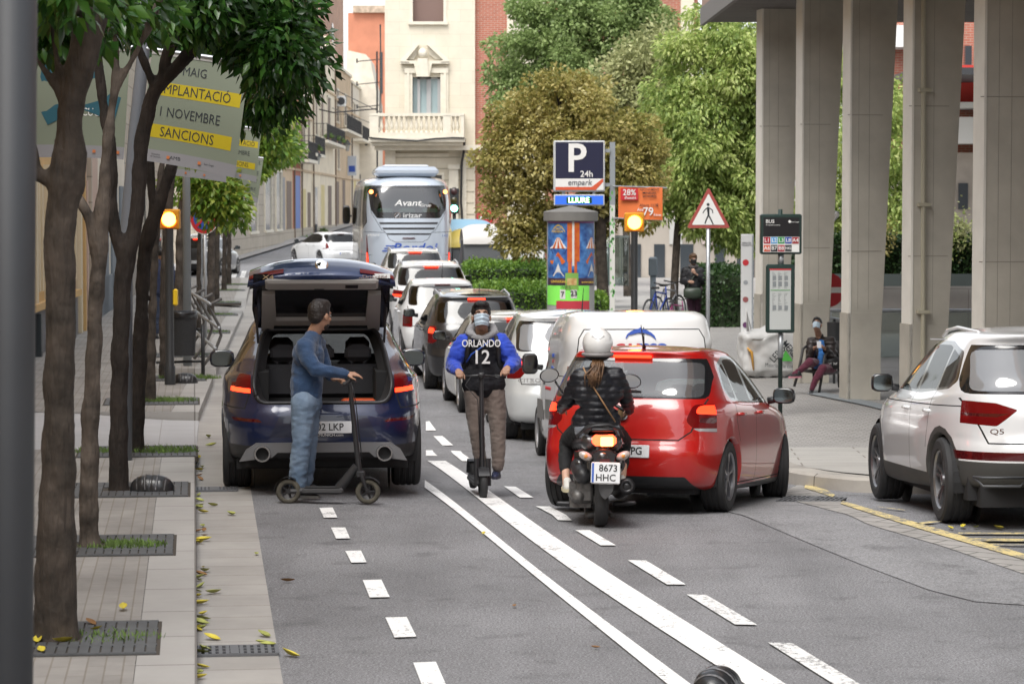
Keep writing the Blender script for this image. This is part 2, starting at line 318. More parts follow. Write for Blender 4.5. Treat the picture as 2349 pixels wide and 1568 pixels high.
band('road_patch', [(1500, 1130), (1682.5, 1177), (1836, 1238), (1982.6, 1298), (2129, 1353), (2239, 1381), (2349, 1388), (2560, 1405)], [(1600, 1085), (1832, 1153), (1993, 1205), (2162, 1254), (2349, 1318), (2600, 1400)], .006, ASP2, 50, 8)
GUT2 = tiles('cracked channel concrete', (.30, .285, .27), (.26, .25, .235), (.1, .1, .09), .55, .25, .012, rz=R(-38), stain=.2)
band('gutter', [(1780, 1136), (1832, 1153), (1993, 1205), (2162, 1254.5), (2349, 1318.5), (2600, 1410)], [(1835, 1112), (1905, 1142), (1968, 1167), (2147, 1222), (2349, 1283), (2600, 1365)], .011, GUT2, 40)
band('road_marking', [(1845, 1122), (1880, 1133), (1910, 1143)], [(1848, 1112), (1895, 1126), (1916, 1138)], .018, PY, 16)
band('road_marking', [(1930, 1158), (1968, 1172), (2147, 1229), (2349, 1286), (2600, 1362)], [(1926, 1152), (1980, 1163), (2129, 1210), (2349, 1274.6), (2600, 1350)], .018, PY, 50, sm=2)
d = MB()
for A, B in [([(2196, 1225), (2500, 1226)], [(2200, 1228.5), (2500, 1229.5)]), ([(2228, 1238), (2500, 1243)], [(2250, 1245), (2500, 1248)]), ([(2262, 1251), (2500, 1254)], [(2290, 1254), (2500, 1257)]), ([(2010, 1165), (2070, 1172)], [(2020, 1167), (2080, 1175)]), ([(2098, 1204), (2130, 1200)], [(2115, 1206), (2165, 1199)])]:
    band('', A, B, .018, None, 10, 2, d)
d.build('road_marking', PY)['kind'] = 'structure'
d = MB()   # far zebra crossing and stop line
for i in range(9): band('', [(535+i*20, 622), (528+i*20, 640)], [(546+i*20, 622), (540+i*20, 640)], .012, None, 2, 2, d)
d.build('zebra_crossing', PW2)['kind'] = 'structure'
sheetobj('side_lot', lambda u, v: (lambda x, y: (x, y, gz(x, y)+.004))(3.0+11*u, 22.0+4.6*v), 40, 20, asphalt('rough asphalt', .15, (1, .98, .95), .4)) if 0 else None
# left gutter channel
sheetobj('gutter', lambda u, v: (lambda y: (lambda x: (x, y, gz(x, y)+.006))(kx(y)+v*(.42+.004*y)))(7+88*u), 200, 3, GUT)
# left pavement with dropped kerbs: top height along y
def ph(y, x):
    k = kx(y); t = ss(.1, 1.9, k-x)
    h = .125
    for a, b, c, d_ in ((28.2, 28.25, 33.35, 33.4), (40.6, 40.65, 42.3, 42.35), (66, 66.4, 74, 74.4)):
        if a < y < d_: h = .02+(.105)*t*.95 if b <= y <= c else h
    return h+gz(x, y)
def bx(y): return float(np.interp(y, [-12, 14, 28, 41, 51, 60, 80, 100], [-3.6, -4.7, -6.05, -7.3, -8.2, -9.05, -10.9, -12.8]))   # house line
YS = sorted(set([round(7+.35*i, 3) for i in range(260)]+[28.2, 28.25, 33.35, 33.4, 40.6, 40.65, 42.3, 42.35]))
def strip3(name, m, f0, f1, ya, yb, nv, skirt=False):
    b = MB(); Y = [y for y in YS if ya <= y <= yb]; vs = []; fs = []
    for y in Y:
        for j in range(nv+1):
            x = f0(y)+(f1(y)-f0(y))*j/nv; vs.append((x, y, ph(y, x)))
        if skirt: vs.append((f1(y)+.005, y, -.2))
    w = nv+1+(1 if skirt else 0)
    for i in range(len(Y)-1):
        for j in range(w-1): fs.append((i*w+j, i*w+j+1, (i+1)*w+j+1, (i+1)*w+j))
    b.add(vs, fs); o = b.build(name, m); o['kind'] = 'structure'; return o
strip3('kerb', KERB, lambda y: kx(y)-.34, lambda y: kx(y), 7, 28.2, 2, True)
strip3('kerb', KERB, lambda y: kx(y)-.34, lambda y: kx(y), 33.4, 97, 2, True)
strip3('pavement', PAVE, lambda y: bx(y)-1.5, lambda y: kx(y)-.343, 7, 28.2, 4)
strip3('pavement_ramp', VADO, lambda y: bx(y)-1.5, lambda y: kx(y), 28.25, 33.35, 12, True)
strip3('pavement', PAVE, lambda y: bx(y)-1.5, lambda y: kx(y)-.343, 33.4, 97, 8)
e = MB()
for y in (28.2, 33.4): e.box(kx(y)-2.0, kx(y)-.002, y-.03 if y < 30 else y-.02, y+.02 if y < 30 else y+.03, 0, .124)
e.build('kerb', KERB)['kind'] = 'structure'
# right pavement: kerb curve with rounded corner, then away to the right
def rh(x, y): return .15+gz(x, y)
cor = [(rx(95), 95), (rx(84), 84), (rx(72), 72), (rx(58), 58), (rx(45), 45), (rx(38), 38), (2.75, 33), (2.75, 29.8)]
cor += [(2.75+1.05*(1-math.cos(a)), 29.8-3.2*math.sin(a)) for a in [R(15*k) for k in range(1, 6)]]+[(3.75, 26.62), (4.6, 26.6), (7, 26.9), (11, 27.4), (15, 28)]
corR = resamp([(x, y, 0) for x, y in cor], 150)
def redge(y):   # left boundary x at given y
    return float(np.interp(y, [c[1] for c in cor[:14]][::-1], [c[0] for c in cor[:14]][::-1]))
k = MB(); vs = []; fs = []
for i, p in enumerate(corR):
    t = (corR[min(i+1, 150)]-corR[max(i-1, 0)]).normalized(); nrm = Vector((-t.y, t.x, 0)); nrm = nrm if nrm.x*1+nrm.y*.3 > 0 else -nrm
    q = p+nrm*.3
    vs += [(p.x-nrm.x*.02, p.y-nrm.y*.02, -.6), (p.x, p.y, rh(p.x, p.y)-.03), (p.x+nrm.x*.03, p.y+nrm.y*.03, rh(p.x, p.y)), (q.x, q.y, rh(q.x, q.y)), (q.x, q.y, -.6)]
for i in range(150):
    for j in range(4): fs.append((i*5+j, i*5+j+1, i*5+6+j, i*5+5+j))
KERB2 = tiles('old stone kerb', (.36, .335, .3), (.3, .28, .25), (.1, .09, .08), .95, 5.0, .012, rz=R(78), offset=0, stain=.2)
k.add(vs, fs); k.build('kerb', KERB2, smooth=40)['kind'] = 'structure'
def rpave(name, m, f, ya, yb, off=0, x1=16):
    n = 130
    return sheetobj(name, lambda u, v: (lambda y: (lambda x: (x, y, rh(x, y)-.004+off))(f(y)+(x1-f(y))*v**2))(ya+(yb-ya)*u), n, 40, m)
def inner(y): return redge(y)+.29 if y > 29.8 else redge(y)+.29*1.4
def fr(y): 
    if y >= 26.95: return float(np.interp(y, [26.95, 27.2, 27.8, 28.6, 29.8, 33, 38, 45, 58, 72, 84, 95], [4.1, 3.75, 3.4, 3.15, 3.04, 3.04, rx(38)+.3, rx(45)+.3, rx(58)+.3, rx(72)+.3, rx(84)+.3, rx(95)+.3]))
    return 4.1
rpave('pavement', SLAB, fr, 26.95, 33.2)
rpave('pavement', PAVE2, fr, 33.2, 62)
rpave('pavement', mat('square concrete', (.33, .32, .305), .85, var=.1, vs=1.2, bump=.1), fr, 62, 118)
band('pavement_strip', [(1850, 925), (1990, 955), (2100, 985)], [(1870, 918), (2000, 945), (2110, 972)], .165, mat('blue grey asphalt strip', (.22, .24, .25), .8, var=.1), 12)
# street beyond the crossing, rising
FARP = mat('far pavement concrete', (.33, .32, .31), .85, var=.12, vs=.8)
b = MB()
def far(px0, px1, py0, py1):
    pass
b.sheet(lambda u, v: (lambda x, y: (x, y, gz(x, y)+.1))(*(lambda A, B: (A[0]+(B[0]-A[0])*v, A[1]+(B[1]-A[1])*v))(((-12.6-.045*u*120)-2.5, 100+120*u), ((-12.6+.001*u*120), 100+120*u))), 30, 4)
b.build('pavement', FARP)['kind'] = 'structure'
# tree grates
GR = mat('cast iron grate', (.1, .105, .11), .65, .3, var=.2, vs=5); SOIL = mat('soil', (.06, .05, .04), .95)
TREES = [(125, 1466), (207, 1252), (272, 1124), (312, 1036), (345, 921), (374, 868), (408, 815), (455, 762), (483, 722), (497, 694), (514, 666), (525, 653)]
def grate(c, s=.6):
    t = thing('tree_grate', '', 'grate', (c.x, c.y, c.z), KA, 'iron grates round the tree trunks')
    b = MB(); g = .012
    for i in range(-9, 10):
        x = i*s/9.5
        if abs(i) <= 2: b.box(x-.026, x+.026, -s, -.17, 0, .014).box(x-.026, x+.026, .17, s, 0, .014)
        else: b.box(x-.026, x+.026, -s, s, 0, .014)
    for y in (-s*.98, -s*.5, s*.5, s*.98): b.box(-s, s, y-.03, y+.03, -.004, .012)
    b.build('bars', GR, t)
    MB().box(-s-.02, s+.02, -s-.02, s+.02, -.05, .003).build('frame', SOIL, t); return t
ord_ = ['nearest', 'second', 'third', 'fourth', 'fifth', 'sixth', 'seventh', 'eighth', 'ninth', 'tenth', 'eleventh', 'farthest']
tpos = []
for i, (px, py) in enumerate(TREES):
    p = G(px, py, .125); tpos.append(p)
    if i == 0: g0 = grate(p); g0['label'] = 'dark iron tree grate round the nearest trunk with three yellow leaves on it'
    else: dup(g0, (p.x+.02, p.y, p.z), label='dark iron tree grate round the base of the %s trunk along the left kerb' % ord_[i])
# grass tufts in the grates, fallen leaves
GRASS = mat('grass', (.10, .17, .03), .7, var=.5, vs=9)
def blades(name, spots, label, n=260, h=.05, rad=.3, m=GRASS):
    V = []; Fc = []
    for (c, k_, rd, hh) in spots:
        for _ in range(int(n*k_)):
            a = random.random()*2*PI; r = rd*random.random()**.6; x = c[0]+r*math.cos(a)*1.2; y = c[1]+r*math.sin(a)*.75
            if c[3] and abs(x-c[3][0]) < .13 and abs(y-c[3][1]) < .13: continue
            w = random.uniform(.003, .007); L = hh*random.uniform(.4, 1.3); th = random.random()*PI; lx, ly = random.gauss(0, .45)*L, random.gauss(0, .45)*L
            i = len(V); V += [(x-w*math.cos(th), y-w*math.sin(th), c[2]), (x+w*math.cos(th), y+w*math.sin(th), c[2]), (x+lx*.5+w*.8, y+ly*.5, c[2]+L*.6), (x+lx, y+ly, c[2]+L)]
            Fc += [(i, i+1, i+2), (i, i+2, i+3)]
    b = MB(); b.v = V; b.f = Fc; b.mi = [0]*len(Fc); o = b.build(name, m); tag(o, label, 'grass', kind='stuff'); return o
T = tpos
blades('grass', [((T[0].x+.3, T[0].y+.02, .13, None), .8, .3, .035), ((T[1].x+.22, T[1].y-.02, .13, (T[1].x, T[1].y)), 4, .3, .04), ((T[3].x+.25, T[3].y-.05, .13, (T[3].x, T[3].y)), 3, .34, .06), ((T[3].x-.4, T[3].y-.1, .13, None), 1.5, .25, .05), ((T[4].x+.2, T[4].y, .13, None), 2.5, .35, .06), ((T[5].x+.4, T[5].y, .13, None), 2.5, .4, .06)]+[((p.x+.15+.1*(i % 2), p.y, .13, None), .9+.4*(i % 3), .34, .045) for i, p in enumerate(T[6:])], 'short green grass and weeds growing in the tree grates', 260)
LY = mat('yellow fallen leaf', (.60, .50, .05), .55, var=.4, vs=7); LG = mat('green fallen leaf', (.36, .38, .09), .5, var=.4, vs=9); LB = mat('brown fallen leaf', (.24, .12, .04), .6)
def leafmesh():
    b = MB()
    def fn(u, v):
        x = (u-.5)*.15; w = .032*math.sin(PI*min(1, max(0, u)))**.7; y = (v-.5)*2*w; return (x, y, .004+abs(v-.5)*.05*math.sin(PI*u)+(.5-u)**2*.09)
    return b.sheet(fn, 6, 2).mesh(smooth=True)
lm = leafmesh(); lms = []
for mm in (LY, LG, LB): q = lm.copy(); q.materials.append(mm); lms.append(q)
LV = [(88, 1470, 0, .8, .125), (145, 1472, 0, .9, .125), (96, 1493, 0, .7, .125), (208, 1430, 2, .7, .125), (222, 1442, 0, .5, .125), (283, 1395, 0, .8, .125), (465, 1240, 0, 1, 0), (530, 1180, 1, .9, 0), (465, 1175, 0, .8, 0), (456, 1148, 1, .7, 0), (458, 1165, 1, .8, 0), (488, 1160, 1, .8, 0), (465, 1207, 1, .6, 0), (588, 1271, 1, .5, 0), (455, 1050, 0, .8, 0), (452, 1060, 1, .6, 0), (485, 1022, 1, .9, 0), (478, 1003, 1, .9, 0), (455, 1078, 0, .8, 0), (458, 1090, 2, .5, 0), (470, 1310, 1, .8, 0), (455, 1325, 1, .7, 0), (462, 1345, 1, .7, 0), (490, 1360, 1, .9, 0), (458, 1385, 0, .9, 0), (466, 1408, 0, .6, 0), (456, 1430, 1, .9, 0), (462, 1442, 1, .7, 0), (486, 1465, 0, .8, 0), (605, 1458, 1, .8, 0), (600, 1474, 1, .6, 0), (615, 1480, 1, .7, 0), (664, 1502, 0, .9, 0), (460, 1498, 1, .8, 0), (463, 1530, 0, .6, 0), (455, 1555, 0, .7, 0), (660, 1333, 2, .7, 0), (1110, 1224, 0, .5, .012), (1180, 1390, 2, .4, 0), (1366, 1485, 2, .4, 0), (2180, 1212, 0, .6, 0), (2210, 1209, 0, .7, 0), (2240, 1210, 1, .6, 0), (2290, 1212, 0, .8, 0)]
for i in range(26): LV.append((447+random.random()*22, 1050+random.random()*500, random.choice([0, 1, 1, 2]), random.uniform(.35, .8), 0))
for i, (px, py, k_, s_, off) in enumerate(LV):
    p = G(px, py, off+.012); o = bpy.data.objects.new('fallen_leaf', lms[k_]); COL.objects.link(o); o.location = p; o.rotation_euler = (random.uniform(-.3, .3), random.uniform(-.3, .3), random.random()*6); o.scale = (s_*1.05,)*3
    where = 'on the pavement tiles by the nearest tree' if off > .1 else ('on the asphalt beside the white car' if px > 2000 else ('on the asphalt of the road' if px > 560 else 'in the gutter along the left kerb'))
    tag(o, '%s fallen leaf lying %s' % (['curled yellow', 'pale green', 'brown'][k_], where), 'leaf', '%s leaves %s' % (['yellow', 'green', 'brown'][k_], where))
# drain grates
def drain(px, py, w, dp, lab, rz):
    p = G(px, py, .012); t = thing('drain_grate', lab, 'drain', p, rz)
    b = MB()
    for i in range(13): x = -w/2+w*i/12; b.box(x-.011, x+.011, -dp/2, dp/2, 0, .012)
    for y in (-dp/2, -dp/6, dp/6, dp/2): b.box(-w/2, w/2, y-.012, y+.012, -.004, .01)
    b.box(-.025, .025, -dp/2, dp/2, 0, .013)
    b.build('bars', mat('drain iron', (.16, .165, .175), .5, .4), t); MB().box(-w/2, w/2, -dp/2, dp/2, -.02, .002).build('pit', DARK, t)
drain(538, 1492, .5, .32, 'two panel iron drain grate in the gutter near the bottom of the photo', KA)
drain(492, 1122, .42, .3, 'iron drain grate in the gutter behind the rear wheel of the blue car', KA)
drain(1862, 1146, .55, .5, 'iron drain grate beside the front wheel of the red car', R(-20))
drain(2010, 932, .9, .45, 'dark drain grate in the paving in front of the concrete pillars', R(2))
# black rubber lane separators
def armadillo(p, rz, lab, s=1.0):
    t = thing('lane_separator', lab, 'lane separator', p, rz, 'rubber lane separators')
    def dome(u, v, k=1.0):
        th = PI*v; x = .20*s*k*(2*u-1); r = (1-abs(2*u-1)**2.3)**.5 if abs(2*u-1) < 1 else 0
        gro = 1-.025*(math.cos(u*PI*6)**8)
        return (x, -.13*s*k*r*math.cos(th)*gro, .155*s*k*(r*math.sin(th))**.8*gro)
    MB().sheet(dome, 48, 20).build('shell', mat('black rubber dome', (.02, .021, .023), .28, bump=.2, bs=40), t, True)
    for a in (.18, .36, .64, .82): MB().sheet(lambda u, v: dome(a-.013+.026*u+(v-.5)**2*.1*(1 if a < .5 else -1), .04+.92*v, 1.025), 2, 24).build('stripe', mat('scuffed white band', (.12, .12, .125), .4, var=.7, vs=20), t, True)
    return t
p = G(349, 1127, .125); armadillo(p, 0, 'black rubber dome with pale stripes lying on a tree grate by the left kerb', 1.0)
p = G(424, 878, .125); armadillo(p, 0, 'small looking striped rubber dome on the far grate behind the amber light post', .95)
p = G(1645, 1592, 0); armadillo((p.x, p.y, 0), R(70), 'black rubber lane separator on the white line at the bottom edge of the photo', 1.0)
# ---------------------------------------------------------------- cars
def _cr(a, b, c, d, t): return .5*((2*b)+(-a+c)*t+(2*a-5*b+4*c-d)*t*t+(-a+3*b-3*c+d)*t*t*t)
def outline(yr, yf, w, nr, nf, segs):
    # half outline from rear centre round the side to the front centre, resampled per quarter
    yc = (yr+yf)/2; pts = []
    def curve(ye, n, flip):
        L = []
        for i in range(61):
            th = PI/2*i/60; x = w*math.sin(th)**(2/n) if th > 0 else 0; y = yc+(ye-yc)*(math.cos(th)**(2/n) if i < 60 else 0); L.append((x, y))
        return L
    A = curve(yr, nr, 0); B = curve(yf, nf, 0)[::-1]
    def res(L, n):
        d = [0]
        for a, b in zip(L, L[1:]): d.append(d[-1]+math.hypot(a[0]-b[0], a[1]-b[1]))
        return [(float(np.interp(d[-1]*i/n, d, [p[0] for p in L])), float(np.interp(d[-1]*i/n, d, [p[1] for p in L]))) for i in range(n+1)]
    def split(L, n1, n2, first):
        # split at the point where curve is at 45 deg parameter
        return res(L[:31], n1)[:-1]+res(L[30:], n2)
    a = split(A, segs[0], segs[1], 1); b = split(B, segs[2], segs[3], 0)
    return a[:-1]+b
def carshell(rings, k=5, segs=(9, 12, 12, 6)):
    n = len(rings); cols = len(rings[0]); T = []
    for i in range(n-1):
        for j in range(k):
            t = j/k; P = [rings[max(0, i-1)], rings[i], rings[i+1], rings[min(n-1, i+2)]]; T.append([_cr(*[P[q][c] for q in range(4)], t) for c in range(cols)])
    T.append(list(rings[-1])); rows = []
    for (zr, zm, zf, yr, yf, w, nr, nf) in T:
        row = []
        for (x, y) in outline(yr, yf, max(w, .002), max(nr, 2), max(nf, 2), segs):
            u = (y-yr)/(yf-yr) if yf != yr else .5; z = zr*(1-u)*(1-2*u)+4*zm*u*(1-u)+zf*u*(2*u-1); row.append((x, y, z))
        rows.append(row)
    bm = bmesh.new(); m = len(rows[0]); VR = []; VL = []
    for row in rows:
        r = [bm.verts.new(p) for p in row]; l = [r[i] if (i in (0, m-1)) else bm.verts.new((-row[i][0], row[i][1], row[i][2])) for i in range(m)]; VR.append(r); VL.append(l)
    for i in range(len(rows)-1):
        for j in range(m-1):
            bm.faces.new((VR[i][j], VR[i][j+1], VR[i+1][j+1], VR[i+1][j])); bm.faces.new((VL[i][j+1], VL[i][j], VL[i+1][j], VL[i+1][j+1]))
    bm.faces.layers.int.new('pid'); bmesh.ops.remove_doubles(bm, verts=[v for v in bm.verts if abs(v.co.x) < .004 and abs(v.co.y-0) < 9 and v.co.z > rows[-1][0][2]-.02], dist=.001)
    bm.normal_update(); return bm
def carve(bm, poly, ax, pid, filt, src=None):
    """cut a convex polygon (2D, in plane 'yz' or 'xz') out of the shell and give its faces an id"""
    L = bm.faces.layers.int['pid']; a, b = (1, 2) if ax == 'yz' else (0, 2)
    A = sum(poly[i][0]*poly[(i+1) % len(poly)][1]-poly[(i+1) % len(poly)][0]*poly[i][1] for i in range(len(poly)))
    if A < 0: poly = poly[::-1]
    x0, x1 = min(p[0] for p in poly)-.02, max(p[0] for p in poly)+.02; y0, y1 = min(p[1] for p in poly)-.02, max(p[1] for p in poly)+.02
    def near():
        o = []
        for f in bm.faces:
            if src is not None and f[L] not in src: continue
            us = [v.co[a] for v in f.verts]; vs = [v.co[b] for v in f.verts]
            if max(us) < x0 or min(us) > x1 or max(vs) < y0 or min(vs) > y1: continue
            if filt(f.calc_center_median(), f.normal): o.append(f)
        return o
    cand = near()
    for i in range(len(poly)):
        p, q = poly[i], poly[(i+1) % len(poly)]; no = Vector((0, 0, 0)); no[a] = q[1]-p[1]; no[b] = -(q[0]-p[0])
        if no.length < 1e-7: continue
        co = Vector((0, 0, 0)); co[a], co[b] = p
        g = set(cand)
        for f in cand: g.update(f.edges); g.update(f.verts)
        r = bmesh.ops.bisect_plane(bm, geom=list(g), plane_co=co, plane_no=no, dist=1e-5)
        if r['geom_cut']: cand = list({f for f in r['geom'] if isinstance(f, bmesh.types.BMFace)} | {f for f in cand if f.is_valid})
    out = []
    for f in cand:
        if not f.is_valid or (src is not None and f[L] not in src) or not filt(f.calc_center_median(), f.normal): continue
        c = f.calc_center_median(); u, v = c[a], c[b]
        if all((poly[(i+1) % len(poly)][0]-poly[i][0])*(v-poly[i][1])-(poly[(i+1) % len(poly)][1]-poly[i][1])*(u-poly[i][0]) >= -1e-5 for i in range(len(poly))):
            f[L] = pid; out.append(f)
    return out
def rpoly(pts, r=.03, n=3):
    """round the corners of a convex polygon"""
    out = []; N = len(pts)
    for i in range(N):
        p = Vector(pts[i]); a = Vector(pts[i-1])-p; b = Vector(pts[(i+1) % N])-p; rr = min(r, a.length*.45, b.length*.45); A = p+a.normalized()*rr; B = p+b.normalized()*rr
        for k in range(n+1): t = k/n; out.append(tuple((A*(1-t)**2)+(p*2*t*(1-t))+(B*t*t)))
    return out
def inset(pts, d):
    """shrink a convex polygon"""
    c = Vector((sum(p[0] for p in pts)/len(pts), sum(p[1] for p in pts)/len(pts))); o = []; N = len(pts)
    A = sum(pts[i][0]*pts[(i+1) % N][1]-pts[(i+1) % N][0]*pts[i][1] for i in range(N)); s = 1 if A > 0 else -1
    for i in range(N):
        p = Vector(pts[i]); a = (p-Vector(pts[i-1])).normalized(); b = (Vector(pts[(i+1) % N])-p).normalized(); na = Vector((-a.y, a.x))*s; nb = Vector((-b.y, b.x))*s
        m = (na+nb); m = m/max(.3, m.dot(na)); o.append(tuple(p+m*d))
    return o
def line_cuts(bm, pts, ax, pid, filt, w=.009, src=(0,)):
    for p, q in zip(pts, pts[1:]):
        p, q = Vector(p), Vector(q); t = (q-p).normalized(); n = Vector((-t.y, t.x))*w/2; p = p-t*w*.3; q = q+t*w*.3
        carve(bm, [tuple(p+n), tuple(p-n), tuple(q-n), tuple(q+n)], ax, pid, filt, src)
SIDE = lambda c, n: abs(n.x) > .35 and abs(c.x) > .3
def arch(cy, cz, r, n=18): return [(cy+r*math.cos(2*PI*i/n), cz+r*math.sin(2*PI*i/n)) for i in range(n)]
def arch_lip(bm, wy, wz, r, d=.06):
    es = [e for e in bm.edges if e.is_boundary and all(abs(math.hypot(v.co.y-wy, v.co.z-wz)-r) < .02 for v in e.verts) and abs(e.verts[0].co.x) > .45]
    g = bmesh.ops.extrude_edge_only(bm, edges=es)['geom']
    for v in g:
        if isinstance(v, bmesh.types.BMVert):
            k = (r-.012)/r; v.co.y = wy+(v.co.y-wy)*k; v.co.z = wz+(v.co.z-wz)*k; v.co.x -= math.copysign(d, v.co.x)
def split_parts(bm, parent, parts, sharp=None):
    L = bm.faces.layers.int['pid']
    for pid, (name, m, extra) in parts.items():
        b2 = bm.copy(); L2 = b2.faces.layers.int['pid']
        bmesh.ops.delete(b2, geom=[f for f in b2.faces if f[L2] not in (pid if isinstance(pid, tuple) else (pid,))], context='FACES')
        if not b2.faces: b2.free(); continue
        sides = extra.get('split')
        for sgn in ((1, -1) if sides else (0,)):
            b3 = b2.copy() if sides else b2
            if sides: bmesh.ops.delete(b3, geom=[f for f in b3.faces if f.calc_center_median().x*sgn < 0], context='FACES')
            if not b3.faces: continue
            L3 = b3.faces.layers.int['pid']
            if isinstance(pid, tuple):
                for f in b3.faces: f.material_index = pid.index(f[L3])
            for f in b3.faces: f.smooth = True
            if extra.get('push'): 
                b3.normal_update()
                for v in b3.verts: v.co += v.normal*extra['push']
            me = bpy.data.meshes.new(name); b3.to_mesh(me); o = link(name, me, m, parent)
            if extra.get('label'): o['label'] = extra['label']
            if extra.get('store') is not None: extra['store'].append(o)
TREADS = {}
def wheel(parent, x, y, r, w, style='spoke', steer=0, rimmat=None, n=5, side=1, z=None):
    """tyre with its rim as a sub-part; side=+1 outer face to +x"""
    key = (round(r, 3), round(w, 3))
    if key not in TREADS:
        b = MB(); pr = [(r*.66, -w*.42), (r*.72, -w*.5), (r*.9, -w*.51), (r*.965, -w*.46), (r*.995, -w*.36)]
        for q in (-.22, -.0, .22): pr += [(r, (q-.055)*w), (r-.008, (q-.04)*w), (r-.008, (q+.04)*w), (r, (q+.055)*w)] if 1 else []
        pr += [(r*.995, w*.36), (r*.965, w*.46), (r*.9, w*.51), (r*.72, w*.5), (r*.66, w*.42)]
        b.lathe(pr, n=40, ax='x', cap=False); TREADS[key] = b.mesh(smooth=28)
    t = link('wheel', TREADS[key] if not TREADS[key].users else TREADS[key].copy(), RUB, parent); t.location = (x, y, r if z is None else z); t.rotation_euler = (0, 0, steer+(PI if side < 0 else 0))
    rm = rimmat or mat('alloy rim', (.5, .5, .52), .3, .85); b = MB(); R0 = r*.68; o = w*.34
    b.lathe([(R0, w*.42), (R0, o+.03), (R0*.95, o+.015), (R0*.93, -w*.3)], n=32, ax='x', cap=False)
    b.lathe([(R0*.93, -w*.28), (.02, -w*.28)], n=20, ax='x', cap=False, c=(0, 0, 0))
    hub = R0*.2; b.lathe([(hub*1.1, o-.02), (hub, o+.012), (hub*.5, o+.018)], n=14, ax='x')
    for i in range(n):
        a0 = 2*PI*i/n+.3
        if style == 'twin':
            for dd in (-.17, .17):
                a = a0+dd; b.add([(o-.015, hub*.7*math.cos(a-.2), hub*.7*math.sin(a-.2)), (o-.015, hub*.7*math.cos(a+.2), hub*.7*math.sin(a+.2)), (o+.012, R0*.97*math.cos(a+.06), R0*.97*math.sin(a+.06)), (o+.012, R0*.97*math.cos(a-.06), R0*.97*math.sin(a-.06)),
                    (o-.06, hub*.7*math.cos(a-.2), hub*.7*math.sin(a-.2)), (o-.06, hub*.7*math.cos(a+.2), hub*.7*math.sin(a+.2)), (o-.05, R0*.97*math.cos(a+.06), R0*.97*math.sin(a+.06)), (o-.05, R0*.97*math.cos(a-.06), R0*.97*math.sin(a-.06))], [(0, 1, 2, 3), (0, 3, 7, 4), (1, 5, 6, 2)])
        elif style == 'cap':
            a = a0; b.add([(o+.01, hub*math.cos(a-.5), hub*math.sin(a-.5)), (o+.01, hub*math.cos(a+.5), hub*math.sin(a+.5)), (o+.004, R0*.97*math.cos(a+.42), R0*.97*math.sin(a+.42)), (o+.004, R0*.97*math.cos(a-.42), R0*.97*math.sin(a-.42))], [(0, 1, 2, 3)])
        else:
            a = a0; wi, wo = .26, .2
            P = [(hub*.8, a-wi), (hub*.8, a+wi), (R0*.6, a+wi*.32), (R0*.97, a+wo), (R0*.97, a-wo), (R0*.6, a-wi*.32)]
            f = [(o+.01 if k in (0, 1) else o+.018, rr*math.cos(aa), rr*math.sin(aa)) for k, (rr, aa) in enumerate(P)]; g = [(q[0]-.05, q[1], q[2]) for q in f]
            b.add(f+g, [(0, 1, 2, 3, 4, 5)]+[(k, (k+1) % 6, 6+(k+1) % 6, 6+k) for k in range(6)])
    ri = b.build('rim', [rm], t, 30); MB().lathe([(R0*.94, -w*.26), (.02, -w*.26)], n=24, ax='x', cap=False).build('brake_disc', DARK, t)
    return t
LAMP = lambda s=9, c=(1, .03, .008): mat('lit red lamp %s %s' % (s, c), (.5, .01, .01), .3, emit=s*.5, ecol=c)
REDL = mat('red lens', (.13, .003, .004), .2, spec=.3); REDD = mat('dark red lens', (.07, .004, .005), .15, coat=1); CLR = mat('clear lens', (.32, .31, .32), .12, coat=1)
MIRG = mat('mirror glass', (.16, .18, .18), .08, 1.0); MIRM = mat('bright mirror glass', (.5, .52, .55), .05, 1.0); CHR = mat('chrome', (.75, .75, .77), .12, 1)
PLATE = mat('number plate', (.68, .69, .70), .4); PLTX = mat('plate black', (.02, .02, .02), .5); EUB = mat('plate blue', (.03, .1, .42), .4)
GLS = glassmat('tinted car glass', (.10, .115, .11), .07); GLS2 = glassmat('light car glass', (.62, .66, .66), .07); PRIV = glassmat('privacy glass', (.035, .04, .043), .06); HAZ = glassmat('reflecting rear glass', (.25, .27, .28), .16, base=.3)
TRIMB = mat('gloss black trim', (.012, .012, .014), .15, coat=.6); GAP = mat('panel gap', (.01, .01, .01), .9); CLAD = mat('dark wheel arch cladding', (.05, .05, .048), .65, var=.12, vs=3)
SEATM = mat('seat fabric', (.05, .05, .055), .85)
def paintm(name, col, metal=0): return mat(name, col, .32, metal, coat=1)
